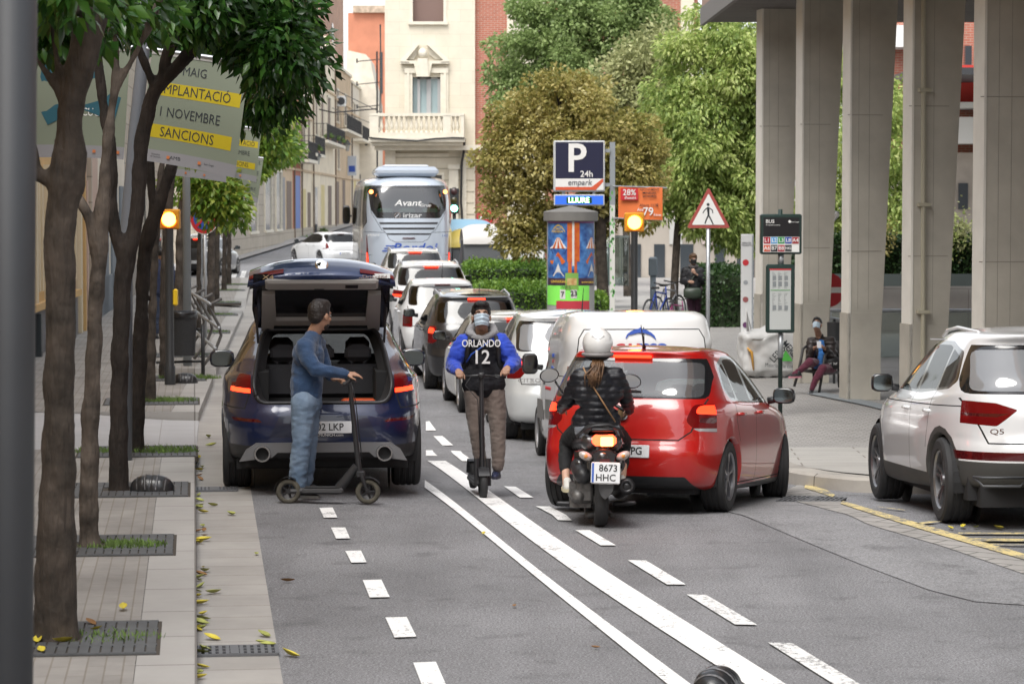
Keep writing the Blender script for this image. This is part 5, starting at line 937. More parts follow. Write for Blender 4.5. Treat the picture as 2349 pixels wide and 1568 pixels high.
t = thing('house', 'terracotta building with a clay tile roof closing the far street', 'house'); b = MB(); fb(b, 800, 900, 30, 600, 8, 0, Y8); b.build('wall', TER, t); b = MB(); fb(b, 812, 905, 14, 30, 8, .5, Y8); b.build('eaves', mat('clay roof tiles', (.42, .33, .25), .9, var=.4, vs=2), t); b = MB(); fb(b, 872, 879, 120, 215, .1, .05, Y8); b.build('window', DGL, t)
t = thing('house', 'white gabled house front in the gap of the far street', 'house'); b = MB(); b.prism([(wx(796, 240), wz(600, 240)), (wx(870, 240), wz(600, 240)), (wx(870, 240), wz(240, 240)), (wx(851, 240), wz(140, 240)), (wx(840, 240), wz(125, 240)), (wx(796, 240), wz(115, 240))], 240, 247, 'y'); b.build('wall', WALLP, t)
for i, (x, y) in enumerate(((822, 290), (838, 300), (822, 400))): b = MB(); fb(b, x, x+6, y, y+34, .1, .05, 240); b.build('window', DGL, t)
ut = thing('utility_pole', 'dark street pole with insulator arms and cables in front of the far houses', 'pole', (wx(866, 190), 190, 1)); b = MB(); b.tube([(0, 0, 0), (0, 0, 12.5)], .07, 6)
for z in (11.8, 10.2, 8.6): b.tube([(-1.4, 0, z), (.2, 0, z+.15)], .035, 5); b.tube([(-1.4, 0, z-.1), (-1.4, 0, z+.2)], .06, 5)
b.tube([(-6, 0, 8.9), (-3, -1, 8.2), (0, 0, 8.5)], .05, 5); b.build('mast', IRON, ut)
ct = MB(); ct.tube([(XS+.1, fy(768), 11.5), (XS+3, fy(790), 10.2), (-4.9, 101, 9.4)], .03, 5); ct.tube([(XS+.1, fy(760), 10), (XS+3, fy(785), 9.0), (-4.9, 101, 7.4)], .025, 5); o = ct.build('overhead_cable', BLK, None); tag(o, 'black overhead cables sagging across the far street', 'cable')
# near left frontage along the pavement
def bxx(y): return bx(y)-.25
def front(y0, y1, top, m, plinth, label, ribs=None, zp=1.0):
    t = thing('building', label, 'building'); x0, x1 = bxx(y0), bxx(y1)
    def pr(a, b_, o0, o1, z0, z1, name, mm):
        q = []; 
        for (yy, oo) in ((a, o0), (b_, o0), (b_, o1), (a, o1)): f = (yy-y0)/(y1-y0); q.append((x0+(x1-x0)*f+oo, yy))
        MB().prism(q, z0, z1, 'z').build(name, mm, t)
    pr(y0, y1, -8, 0, zp, top, 'wall', m); pr(y0, y1, -8, .05, -.2, zp, 'plinth', plinth)
    for (a, b_, o, z0, z1, mm, nm) in (ribs or []): pr(a, b_, -.1, o, z0, z1, nm, mm)
    return t
YEL = mat('yellow ochre plaster', (.58, .38, .16), .85, var=.05, vs=2); CRM2 = mat('cream pilaster', (.64, .56, .40), .8); GPL = mat('grey plinth', (.17, .17, .18), .8, var=.1); DPL = mat('black painted plinth', (.035, .045, .05), .5); PNK = mat('pink plaster', (.50, .36, .29), .85); BGR = mat('blue grey metal', (.15, .18, .21), .6)
rb = []
for y in [19.2+2.2*i for i in range(16)]: rb += [(y, y+.28, .10, 1.0, 3.4, CRM2, 'pilaster'), (y+.75, y+.9, .07, 1.2, 3.3, CRM2, 'pilaster'), (y+1.35, y+1.5, .07, 1.2, 3.3, CRM2, 'pilaster'), (y+.02, y+.24, .16, -.2, .85, DPL, 'plinth_pier')]
front(-12, 54, 11, YEL, GPL, 'yellow ochre building with cream pilasters and a dark plinth beside the left pavement', rb+[(-12, 54, .14, .9, 1.02, YEL, 'sill_band')])
rb = [(54.2, 54.6, .12, .1, 4.2, CRM2, 'pilaster'), (55.2, 55.5, .14, 0, 4.2, YEL, 'drain_pipe'), (56.2, 56.6, .12, 0, 3.2, PNK, 'pilaster'), (58, 58.3, .1, 0, 4, GST, 'pilaster')]
front(54, 62, 11.5, PNK, mat('stone plinth', (.33, .30, .26), .8), 'narrow pink and cream frontage past the yellow building', rb)
front(62, 74, 10, WALLP, BGR, 'white frontage with blue grey metal doors behind the tree trunks', [(63, 65.5, .05, 0, 3.2, BGR, 'door'), (67, 69.5, .05, 0, 3.2, BGR, 'door'), (71, 73, .05, 0, 3.2, BGR, 'door')])
front(74, 104, 9, GST, mat('stone plinth'), 'grey stone frontage along the far left pavement', [(76, 78, .04, .2, 3.4, TER, 'door'), (84, 86, .04, .9, 3.4, DGL, 'window'), (92, 94, .04, .9, 3.4, DGL, 'window')])
# concrete building on pillars to the right
CONC = mat('board marked concrete', (.46, .43, .37), .85, var=.2, vs=1.1, bump=.15, bs=20); CONL = mat('sky lit concrete', (.78, .75, .68), .8, var=.05); SOF = tiles('soffit boards', (.16, .14, .13), (.13, .115, .105), (.05, .05, .05), 6, .14, .01, rz=R(5), stain=.1)  # CONL is the same concrete, paler, with sky light put into its colour
def pillar(px, py, lab, wb=.46, ht=7.0, pipe=False):
    p = G(px, py, .15); t = thing('concrete_pillar', lab, 'pillar', p, R(9), 'tapering concrete pillars'); wb *= .93; wb2 = wb*1.68; d = .2
    def col(a, b_, z0, z1, grow=0): return [(-a/2-grow, -d-grow, z0), (a/2+grow, -d-grow, z0), (a/2+grow, d+grow, z0), (-a/2-grow, d+grow, z0), (-a/2-grow, -d-grow, z1), (b_-a/2+grow, -d-grow, z1), (b_-a/2+grow, d+grow, z1), (-a/2-grow, d+grow, z1)]
    fs = [(3, 2, 1, 0), (4, 5, 6, 7), (0, 1, 5, 4), (1, 2, 6, 5), (2, 3, 7, 6), (3, 0, 4, 7)]
    MB().add(col(wb, wb2, .0, ht), fs).build('shaft', CONC, t); MB().add(col(wb+.05, wb+.05, 0, 1.35, .012), fs).build('plinth', CONC, t)
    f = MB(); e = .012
    f.add([(-wb/2-e, -d-e, 0), (-wb/2-e, d+e, 0), (-wb/2-e, d+e, ht), (-wb/2-e, -d-e, ht), (-wb/2+.02, -d-e, 0), (-wb/2+.02, d+e, 0), (-wb/2+.02, d+e, ht), (-wb/2+.02, -d-e, ht)], [(0, 3, 2, 1), (0, 4, 7, 3), (1, 2, 6, 5)]); f.build('skylit_face', CONL, t)  # left face given the paler tone to stand in for open sky light
    g = MB()
    for k in range(2): x = -.1+.17*k; g.box(x-.0025, x+.0025, -d-.003, -d, 1.4, ht)
    for z in (2.3, 4.4): g.box(-wb*.6, wb*.6, -d-.004, -d, z, z+.012)
    g.build('board_marks', mat('concrete joint', (.30, .28, .24), .9), t)
    if pipe:
        q = MB(); q.tube([(-.08, -d-.07, .1), (-.12, -d-.07, ht)], .035, 8)
        for z in (1.5, 3, 4.6): q.box(-.17, .0, -d-.11, -d, z, z+.05)
        q.build('drain_pipe', mat('painted pipe', (.40, .37, .28), .6), t, 40)
    return t
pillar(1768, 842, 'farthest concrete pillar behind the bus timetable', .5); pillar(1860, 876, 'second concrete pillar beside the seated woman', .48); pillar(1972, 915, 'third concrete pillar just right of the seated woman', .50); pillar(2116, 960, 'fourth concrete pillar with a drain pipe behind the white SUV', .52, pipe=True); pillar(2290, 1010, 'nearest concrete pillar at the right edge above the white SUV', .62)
t = thing('overhanging_building', 'dark soffit and slab of the building carried by the concrete pillars', 'building')
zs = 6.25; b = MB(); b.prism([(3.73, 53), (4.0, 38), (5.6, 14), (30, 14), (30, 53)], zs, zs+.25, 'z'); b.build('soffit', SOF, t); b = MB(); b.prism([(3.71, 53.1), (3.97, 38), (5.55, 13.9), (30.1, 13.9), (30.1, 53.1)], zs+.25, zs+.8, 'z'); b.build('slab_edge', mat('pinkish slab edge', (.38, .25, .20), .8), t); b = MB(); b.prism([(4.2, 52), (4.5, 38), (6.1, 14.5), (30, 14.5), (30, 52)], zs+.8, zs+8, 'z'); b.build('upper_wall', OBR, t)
b = MB(); b.prism([(3.68, 53.12), (3.95, 38), (5.53, 13.88), (5.6, 13.88), (4.03, 38), (3.76, 53.12)], zs-.06, zs+.28, 'z'); b.build('slab_trim', mat('weathered edge', (.2, .19, .18), .8), t)
# wall, glass balustrade, hedge and apartment block behind the pillars
def rb_(name, lab, cat, px0, px1, py0, py1, Y, m, dep=.3, pname='wall', kind=None):
    t = thing(name, lab, cat); b = MB(); fb(b, px0, px1, py0, py1, dep, 0, Y); b.build(pname, m, t); return t
rb_('ramp_wall', 'pale stone wall behind the pillars and the seated woman', 'wall', 1830, 2420, 655, 830, 58, tiles('pale cladding', (.40, .38, .355), (.37, .35, .33), (.25, .23, .22), 1.2, .9, .01, plane='xz', stain=.1))
t = thing('glass_balustrade', 'glass balustrade with steel rails behind the pillars', 'balustrade'); b = MB(); fb(b, 1890, 2400, 716, 830, .02, 0, 52); b.build('glass', glassmat('balustrade glass', (.75, .8, .78), .12), t)
b = MB(); 
for (x0, y0, x1, y1) in ((1890, 712, 2400, 712), (1890, 832, 2400, 832), (1890, 728, 2000, 745)): b.tube([at(x0, y0, 51.9), at(x1, y1, 51.9)], .035, 6)
for x in (1905, 2010, 2120, 2240): b.tube([at(x, 712, 51.9), at(x, 850, 51.9)], .02, 6)
b.build('rails', STEEL, t)
t = thing('glass_parapet', 'dark glass strip running along the top of the pale wall', 'parapet'); b = MB(); fb(b, 1830, 2420, 628, 656, .05, 0, 57.8); b.build('glass', mat('dark green glass', (.12, .15, .15), .1, spec=.8), t)
ap = thing('apartment_block', 'red and white apartment block seen between the right pillars', 'building'); Y9 = 80
b = MB(); fb(b, 2040, 2500, -60, 700, 8, -.9, Y9); b.build('wall', BRK, ap)
[fb(MB(), *q_, Y9).build('balcony_slab', WHT, ap) for q_ in ((2040, 2100, 60, 110, 2, .4), (2180, 2500, 270, 330, 2, .6), (2180, 2300, 236, 250, 2, .6))]; b = MB(); fb(b, 2180, 2300, 150, 240, .3, .1, Y9); b.build('awning', mat('red awning', (.55, .04, .03), .7), ap)
b = MB(); fb(b, 2040, 2500, 350, 700, .5, -.3, Y9); b.build('lower_wall', mat('stone shopfront', (.33, .29, .25), .8, var=.1), ap)
for q in ((2210, 2225, 105, 160), (2200, 2222, 420, 480), (2160, 2176, 420, 500)): b = MB(); fb(b, *q, .3, -.22 if q[2] > 300 else .0, Y9); b.build('window', DGL, ap)
b = MB(); fb(b, 2040, 2500, 175, 190, .3, 5, Y9); b.build('dark_beam', DGREY, ap)
# the street behind the photographer: frontages that the car bodies mirror
for (x0, x1, y0, y1, h, m, lab) in ((-22, -6, -60, -12.2, 14, BEI, 'beige street frontage behind the photographer on the left'), (9, 22, -60, -6, 15, OBR, 'brick street frontage behind the photographer on the right'), (-9, 9, -75, -62, 13, BEI, 'beige house closing the street behind the photographer'), (16, 30, -6, 12, 12, BEI, 'beige house to the right of the photographer')):
    t = thing('building', lab, 'building'); MB().box(x0, x1, y0, y1, -1, h).build('wall', m, t)
# ---------------------------------------------------------------- trees
def barkm(name, c, c2):
    m = mat(name, c, .9, col2=c2, vs=7, bump=1, bs=28, detail=10); bp = [n for n in m.node_tree.nodes if n.type == 'BUMP'][0]; bp.inputs['Distance'].default_value = .03
    n = [q for q in m.node_tree.nodes if q.type == 'TEX_NOISE'][1]; mp = m.node_tree.nodes.new('ShaderNodeMapping'); mp.inputs['Scale'].default_value = (1, 1, .2); tc = [q for q in m.node_tree.nodes if q.type == 'TEX_COORD'][0]; m.node_tree.links.new(tc.outputs['Object'], mp.inputs[0]); m.node_tree.links.new(mp.outputs[0], n.inputs['Vector']); return m
BK = barkm('brown bark', (.020, .016, .012), (.080, .063, .050)); BK2 = barkm('pale mottled bark', (.03, .024, .019), (.13, .105, .085)); BKD = barkm('dark bark', (.012, .009, .007), (.034, .025, .02))
def leafm(name, cols, gloss=.45, tr=.25):
    m = bpy.data.materials.new(name); m.use_nodes = True; t = m.node_tree; N = t.nodes; b = N['Principled BSDF']; b.inputs['Roughness'].default_value = gloss; out = N['Material Output']
    g = N.new('ShaderNodeNewGeometry'); tc = N.new('ShaderNodeTexCoord'); n = N.new('ShaderNodeTexNoise'); n.inputs['Scale'].default_value = .9; n.inputs['Detail'].default_value = 3; t.links.new(tc.outputs['Object'], n.inputs['Vector'])
    ad = N.new('ShaderNodeMath'); ad.operation = 'MULTIPLY_ADD'; ad.inputs[1].default_value = .55; t.links.new(g.outputs['Random Per Island'], ad.inputs[0])
    mr = N.new('ShaderNodeMapRange'); mr.inputs['From Min'].default_value = .3; mr.inputs['From Max'].default_value = .7; mr.inputs['To Max'].default_value = .45; t.links.new(n.outputs[0], mr.inputs[0]); t.links.new(mr.outputs[0], ad.inputs[2])
    cr = N.new('ShaderNodeValToRGB'); e = cr.color_ramp.elements; e[0].color = (*cols[0], 1); e[0].position = .1; e[1].color = (*cols[-1], 1); e[1].position = .95
    for i, c in enumerate(cols[1:-1]): q = e.new(.1+.85*(i+1)/(len(cols)-1)); q.color = (*c, 1)
    t.links.new(ad.outputs[0], cr.inputs[0]); t.links.new(cr.outputs[0], b.inputs['Base Color'])
    tl = N.new('ShaderNodeBsdfTranslucent'); t.links.new(cr.outputs[0], tl.inputs[0]); mx = N.new('ShaderNodeMixShader'); mx.inputs[0].default_value = tr; t.links.new(b.outputs[0], mx.inputs[1]); t.links.new(tl.outputs[0], mx.inputs[2]); t.links.new(mx.outputs[0], out.inputs[0]); return m
def leaves(name, P, D, size, width, m, parent=None, jit=.3):
    """P: leaf base points, D: pointing directions; each leaf is a folded pointed blade"""
    n = len(P); D = D/np.linalg.norm(D, axis=1, keepdims=True); rnd = np.random.normal(size=(n, 3)); S_ = np.cross(D, rnd); S_ /= np.linalg.norm(S_, axis=1, keepdims=True); U = np.cross(S_, D)
    L = size*(1+jit*np.random.uniform(-1, 1, n))[:, None]; w = L*width
    tip = P+D*L-np.array([0, 0, 1])*L*.12; mid = P+D*L*.45+U*L*.06; l = mid+S_*w-U*w*.35; r = mid-S_*w-U*w*.35
    V = np.stack([P, l, tip, r, mid+U*.0], 1).reshape(-1, 3); base = (np.arange(n)*5)[:, None]
    Fc = np.concatenate([base+np.array([[0, 4, 1]]), base+np.array([[1, 4, 2]]), base+np.array([[2, 4, 3]]), base+np.array([[3, 4, 0]])], 1).reshape(-1, 3)
    me = bpy.data.meshes.new(name); me.vertices.add(len(V)); me.vertices.foreach_set('co', V.astype('f').ravel()); me.loops.add(len(Fc)*3); me.loops.foreach_set('vertex_index', Fc.astype('i').ravel()); me.polygons.add(len(Fc)); me.polygons.foreach_set('loop_start', np.arange(0, len(Fc)*3, 3).astype('i')); me.update(calc_edges=True)
    return link(name, me, m, parent)
def clumps(blobs, nc, nl, cr, droop=.5, flat=.7, Yd=None):
    """blobs: (px, py, radius px, Y); returns leaf points and directions in clumps"""
    B = []
    for b in blobs: c = at(b[0], b[1], b[3]); r = b[2]*b[3]/F; B.append((c, r, b[4] if len(b) > 4 else 1.0))
    for c, r, z_ in list(B):
        if r > .45:
            for _ in range(3):
                v = Vector(np.random.normal(size=3)).normalized(); B.append((c+v*r*.85, r*random.uniform(.28, .5), z_))
    wt = np.array([q[1]**2 for q in B]); wt /= wt.sum(); P = []; D = []
    for _ in range(nc):
        c, r, zs_ = B[np.random.choice(len(B), p=wt)]; v = np.random.normal(size=3); v /= np.linalg.norm(v); v[1] = -abs(v[1]) if random.random() < .45 else v[1]
        rr = r*random.uniform(.5, 1.12); cc = np.array(c)+v*rr*np.array([1, .8, zs_]); k = cr*random.choice((.5, .7, .9, 1.1, 1.5)); m_ = int(nl*(k/cr)**2)
        q = np.random.normal(size=(m_, 3)); q /= np.linalg.norm(q, axis=1, keepdims=True); rad = np.random.uniform(.35, 1, (m_, 1))**.6
        P.append(cc+q*rad*k*np.array([1, 1, flat])); d = q*.8+np.random.normal(size=(m_, 3))*.45+v*.3; d[:, 2] -= droop; D.append(d)
    return np.concatenate(P), np.concatenate(D)
def pxl(pts, Y, dy=0): return [at(p[0], p[1], Y+(p[3] if len(p) > 3 else 0)) for p in pts], [p[2]*Y/F/2 for p in pts]
def limb(b, pts, Y, n=12, wob=.0):
    P, Rr = pxl(pts, Y); P2 = []; R2 = []
    m = len(P)
    for i in range(m-1):
        for k in range(4):
            t = k/4; a, b_, c, d = P[max(0, i-1)], P[i], P[i+1], P[min(m-1, i+2)]; P2.append(Vector([_cr(a[q], b_[q], c[q], d[q], t) for q in range(3)])); R2.append(Rr[i]*(1-t)+Rr[i+1]*t)
    P2.append(P[-1]); R2.append(Rr[-1]); b.tube(P2, R2, n)
LEAF_D = leafm('glossy dark leaves', [(.012, .036, .008), (.022, .07, .013), (.045, .125, .02), (.13, .26, .035)], .27, .3)
LEAF_L = leafm('young lime leaves', [(.05, .12, .015), (.12, .24, .03), (.26, .36, .05), (.36, .36, .06)], .45, .35)
def ntree(i, label, limbs, bark, blobs=None, nc=30, nl=60, size=.12, cr=.35, lm=None, Yoff=0, wd=.26):
    px, py = TREES[i]; Y = tpos[i].y; t = thing('street_tree', label, 'tree', tpos[i], 0, 'street trees along the left kerb'); inv = Matrix.Translation(-tpos[i])
    b = MB()
    for L in limbs: limb(b, L, Y)
    me = remesh(b.mesh(), .016 if i < 4 else .03, 2)
    for v in me.vertices:   # knots and ridges
        p = v.co; w = noise.noise(p*5)*.018+noise.noise(Vector((p.x*22, p.y*22, p.z*7)))*.007+noise.noise(p*48)*.003; v.co = p+v.normal*w
    me.transform(inv); link('trunk', me, bark, t)
    if blobs:
        P, D = clumps(blobs, nc, nl, cr); P = P-np.array(tpos[i]); leaves('crown', P, D, size, wd, lm or LEAF_D, t)
    return t
T1 = [[(124, 1480, 135), (125, 1455, 112), (126, 1400, 97), (128, 1280, 93), (133, 1100, 82), (137, 900, 72), (138, 700, 69), (138, 560, 70), (142, 480, 78), (152, 420, 92), (155, 350, 80), (157, 275, 55), (166, 225, 62), (185, 150, 74), (205, 70, 70), (222, 0, 62), (245, -90, 50)],
      [(150, 450, 40), (112, 412, 42), (84, 398, 34), (75, 345, 32), (61, 285, 22), (50, 235, 16), (35, 180, 12)], [(152, 245, 26), (122, 192, 24), (96, 152, 18), (72, 115, 14), (66, 75, 9)], [(140, 210, 22), (127, 112, 17), (113, 20, 13), (104, -60, 10)], [(190, 110, 30), (175, 40, 22), (160, -60, 18)]]
ntree(0, 'nearest thick dark street tree on the left with a knotty fork', T1, BK, [(110, 40, 60, tpos[0].y+1), (200, -20, 80, tpos[0].y+1), (90, -10, 50, tpos[0].y), (150, -40, 70, tpos[0].y-.5)], 22, 46, .12, .22)
T2 = [[(207, 1262, 62), (205, 1235, 48), (203, 1150, 42), (206, 1000, 42), (213, 857, 40), (221, 677, 36), (228, 590, 38), (228, 540, 44), (233, 490, 34), (240, 400, 26), (246, 339, 25), (257, 250, 23), (264, 203, 22), (266, 110, 19), (264, 0, 18), (262, -60, 15)],
      [(262, 215, 18), (280, 175, 19), (305, 135, 18), (338, 68, 18), (368, 0, 16), (395, -50, 14)], [(222, 620, 24), (208, 520, 24), (188, 468, 22), (170, 440, 16)]]
ntree(1, 'slender pale barked street tree second from the camera', T2, BK2, [(300, 20, 60, tpos[1].y+1), (255, -20, 60, tpos[1].y), (360, 30, 40, tpos[1].y+.5)], 18, 42, .12, .25)
T3 = [[(272, 1132, 62), (272, 1110, 46), (272, 1000, 43), (274, 857, 41), (281, 677, 42), (290, 590, 46), (305, 540, 38), (315, 474, 34), (321, 400, 34), (324, 339, 33), (336, 270, 34), (352, 215, 36), (378, 185, 32), (408, 155, 30), (450, 98, 28), (482, 34, 24), (500, -40, 20)], [(285, 600, 36), (268, 545, 30), (254, 480, 30), (256, 400, 28), (254, 339, 26), (238, 240, 24), (225, 140, 22), (222, 40, 20)], [(366, 200, 26), (380, 135, 24), (402, 85, 20), (408, 20, 18), (400, -40, 14)], [(352, 200, 22), (333, 145, 20), (318, 110, 16), (300, 40, 12)]]
Y3 = tpos[2].y
ntree(2, 'dark forked street tree third from the camera beside the rubber dome', T3, BKD, [(590, 70, 85, Y3), (640, 95, 70, Y3-.3), (470, 0, 75, Y3-.6), (620, 190, 50, Y3), (650, 20, 75, Y3), (410, 20, 50, Y3-.8), (330, 10, 50, Y3-.6), (675, 150, 38, Y3+.3), (540, 30, 70, Y3)], 125, 55, .11, .22)
T4 = [[(312, 1042, 46), (312, 1020, 36), (314, 930, 36), (318, 857, 37), (326, 713, 33), (330, 605, 34), (342, 540, 36), (360, 490, 32), (374, 450, 28), (390, 390, 24), (405, 330, 20), (430, 250, 16)], [(345, 545, 22), (350, 480, 22), (345, 400, 20), (350, 300, 16)]]
Y4 = tpos[3].y
ntree(3, 'dark street tree just behind the forked one with grass at its foot', T4, BKD, [(640, 20, 80, Y4), (680, 110, 45, Y4), (590, 230, 40, Y4+1), (630, 200, 55, Y4+.5), (560, 60, 70, Y4+1), (480, 30, 50, Y4+1), (300, 40, 55, Y4), (230, 40, 55, Y4)], 110, 55, .11, .25)
T5 = [[(345, 926, 34), (345, 900, 26), (348, 760, 22), (352, 650, 19), (356, 540, 20), (362, 470, 18), (372, 380, 15), (380, 300, 12)]]
ntree(4, 'mossy footed street tree left of the amber light post', T5, BK, [(480, 120, 60, tpos[4].y), (560, 170, 45, tpos[4].y)], 30, 60, .12, .32, LEAF_D)
T6 = [[(374, 872, 26), (374, 850, 20), (375, 700, 18), (380, 560, 18), (386, 480, 18), (398, 400, 16), (410, 330, 12)]]
ntree(5, 'brown street tree directly behind the amber light post', T6, BK, [(440, 300, 40, tpos[5].y), (420, 260, 40, tpos[5].y)], 20, 60, .13, .35, LEAF_L)
T7 = [[(410, 820, 24), (410, 700, 22), (413, 600, 22), (415, 520, 22), (425, 430, 18), (440, 370, 14)]]
ntree(6, 'street tree with a knot behind the litter bin', T7, BK2, [(480, 440, 42, tpos[6].y), (520, 470, 32, tpos[6].y), (460, 400, 36, tpos[6].y), (500, 410, 36, tpos[6].y)], 40, 60, .13, .33, LEAF_L)
for i, (w, lab) in zip(range(7, 12), ((13, 'thin street tree just left of the curved bench back'), (20, 'mottled street tree behind the curved bench'), (14, 'slim street tree beyond the curved bench'), (12, 'second to last street tree before the crossing'), (12, 'farthest street tree at the corner of the crossing'))):
    px, py = TREES[i]; Y = tpos[i].y
    ntree(i, lab, [[(px, py+4, w*1.3), (px, py-10, w), (px+1, py-100, w*.9), (px+2, py-200, w*.85), (px+4, 400, w*.7)], [(px+2, py-190, w*.6), (px+14, 420, w*.4)]], BK2 if i == 8 else BK, [(px+10, 425, 34, Y), (px-18, 400, 34, Y), (px+30, 380, 30, Y)] if i < 9 else [(635, 300, 40, Y), (605, 340, 38, Y), (650, 260, 30, Y), (640, 350, 30, Y), (580, 300, 40, Y), (560, 380, 40, Y)], 24 if i < 9 else 44, 60, .15 if i < 9 else .16, .42, LEAF_L)
# park trees behind the car park sign
L_OLIVE = leafm('olive brown spring leaves', [(.12, .13, .03), (.32, .30, .08), (.54, .46, .17), (.72, .68, .36)], .55, .45)
L_MID = leafm('mid green leaves', [(.12, .18, .055), (.28, .38, .13), (.46, .55, .25)], .5, .45)
L_PALE = leafm('pale grey green leaves', [(.22, .25, .10), (.38, .40, .18), (.52, .52, .27)], .55, .3)
L_LIME = leafm('bright spring leaves', [(.12, .19, .045), (.30, .41, .11), (.52, .61, .20), (.68, .72, .34)], .5, .45)
def ptree(label, base, Y, trunk, blobs, nc, nl, size, cr, lm, droop=.4, wd=.3, bark=BK, flat=.7):
    p = at(base[0], base[1], Y); g = gz(p.x, p.y)+.1; o = Vector((p.x, p.y, g)); t = thing('park_tree', label, 'tree', o); b = MB()
    for L in trunk: limb(b, L, Y, 9)
    me = b.mesh(smooth=True); me.transform(Matrix.Translation(-o)); link('trunk', me, bark, t)
    P, D = clumps(blobs, nc, nl, cr, droop, flat); leaves('crown', P-np.array(o), D, size, wd, lm, t); return t
ptree('broad olive brown tree behind the parking sign', (1390, 700), 60, [[(1385, 720, 30), (1380, 600, 26), (1375, 480, 24), (1350, 400, 20), (1300, 300, 14), (1280, 220, 8)], [(1376, 480, 20), (1420, 400, 16), (1470, 320, 10)], [(1360, 420, 16), (1240, 350, 12), (1160, 280, 7)], [(1300, 470, 10), (1230, 400, 8), (1150, 450, 5)], [(1375, 560, 12), (1310, 520, 8), (1250, 500, 5)], [(1370, 520, 12), (1440, 470, 8), (1500, 440, 4)], [(1340, 380, 10), (1360, 280, 7), (1390, 220, 4)]],
    [(1290, 300, 120, 60), (1210, 350, 95, 60), (1380, 330, 105, 60), (1440, 370, 85, 60), (1290, 420, 115, 60.5), (1160, 400, 70, 60), (1190, 480, 70, 60), (1400, 450, 90, 61), (1270, 230, 70, 60), (1470, 430, 50, 60), (1150, 330, 60, 60), (1210, 545, 45, 60), (1330, 530, 60, 61)], 520, 105, .10, .27, L_OLIVE, .25, .32)
ptree('tall mid green tree rising behind the olive brown one', (1300, 690), 84, [[(1300, 700, 24), (1290, 500, 22), (1280, 300, 18), (1270, 120, 10), (1270, 0, 5)], [(1285, 300, 12), (1180, 180, 6)], [(1285, 260, 12), (1400, 120, 6)]],
    [(1200, 130, 85, 84), (1160, 190, 60, 84), (1290, 70, 110, 84), (1390, 60, 100, 84), (1270, 180, 110, 84), (1470, 70, 70, 84), (1180, 230, 50, 84), (1350, 0, 100, 84), (1440, 0, 80, 84), (1250, 0, 60, 84)], 400, 90, .135, .38, L_MID, .3, .32)
ptree('pale grey green tree with thin foliage between the greener crowns', (1440, 690), 76, [[(1440, 700, 20), (1435, 450, 16), (1425, 280, 12), (1420, 160, 6)], [(1430, 330, 9), (1380, 220, 5)], [(1430, 300, 9), (1480, 190, 5)], [(1428, 260, 6), (1450, 130, 3)]],
    [(1420, 200, 75, 76), (1380, 250, 60, 76), (1470, 170, 75, 76), (1440, 280, 80, 76), (1530, 110, 60, 76), (1500, 240, 70, 76)], 200, 55, .15, .38, L_PALE, .1, .26, BK2)
ptree('large bright green tree left of the concrete pillars', (1640, 720), 66, [[(1545, 720, 20), (1550, 600, 18), (1560, 480, 16), (1590, 350, 14), (1620, 200, 8)], [(1560, 480, 12), (1660, 380, 10), (1720, 250, 6)], [(1565, 450, 10), (1520, 340, 6)]],
    [(1600, 150, 90, 66), (1680, 130, 100, 66), (1560, 240, 85, 66), (1660, 260, 110, 66), (1720, 200, 90, 66), (1620, 350, 100, 66), (1530, 330, 50, 66), (1700, 380, 90, 66), (1560, 430, 75, 66), (1660, 470, 80, 66), (1730, 480, 60, 66), (1500, 450, 50, 66), (1620, 520, 50, 66), (1790, 200, 90, 66), (1820, 350, 90, 66), (1700, 545, 40, 66)], 820, 90, .13, .32, L_LIME, .75, .24)
ptree('bright green tree seen in the gaps between the concrete pillars', (2040, 720), 70, [[(1990, 720, 18), (2000, 500, 14), (2010, 350, 8)]], [(1920, 300, 80, 70), (1920, 480, 80, 70), (2040, 330, 60, 70), (2050, 450, 60, 70), (2040, 230, 50, 70), (1930, 160, 60, 70), (2060, 520, 35, 70), (1900, 560, 40, 70)], 170, 130, .14, .5, L_LIME, .75, .24)
for k, (x, y0, y1, Y, w) in enumerate(((1475, 720, 480, 70, 16), (1440, 720, 520, 74, 12), (1582, 700, 520, 80, 12))): pass
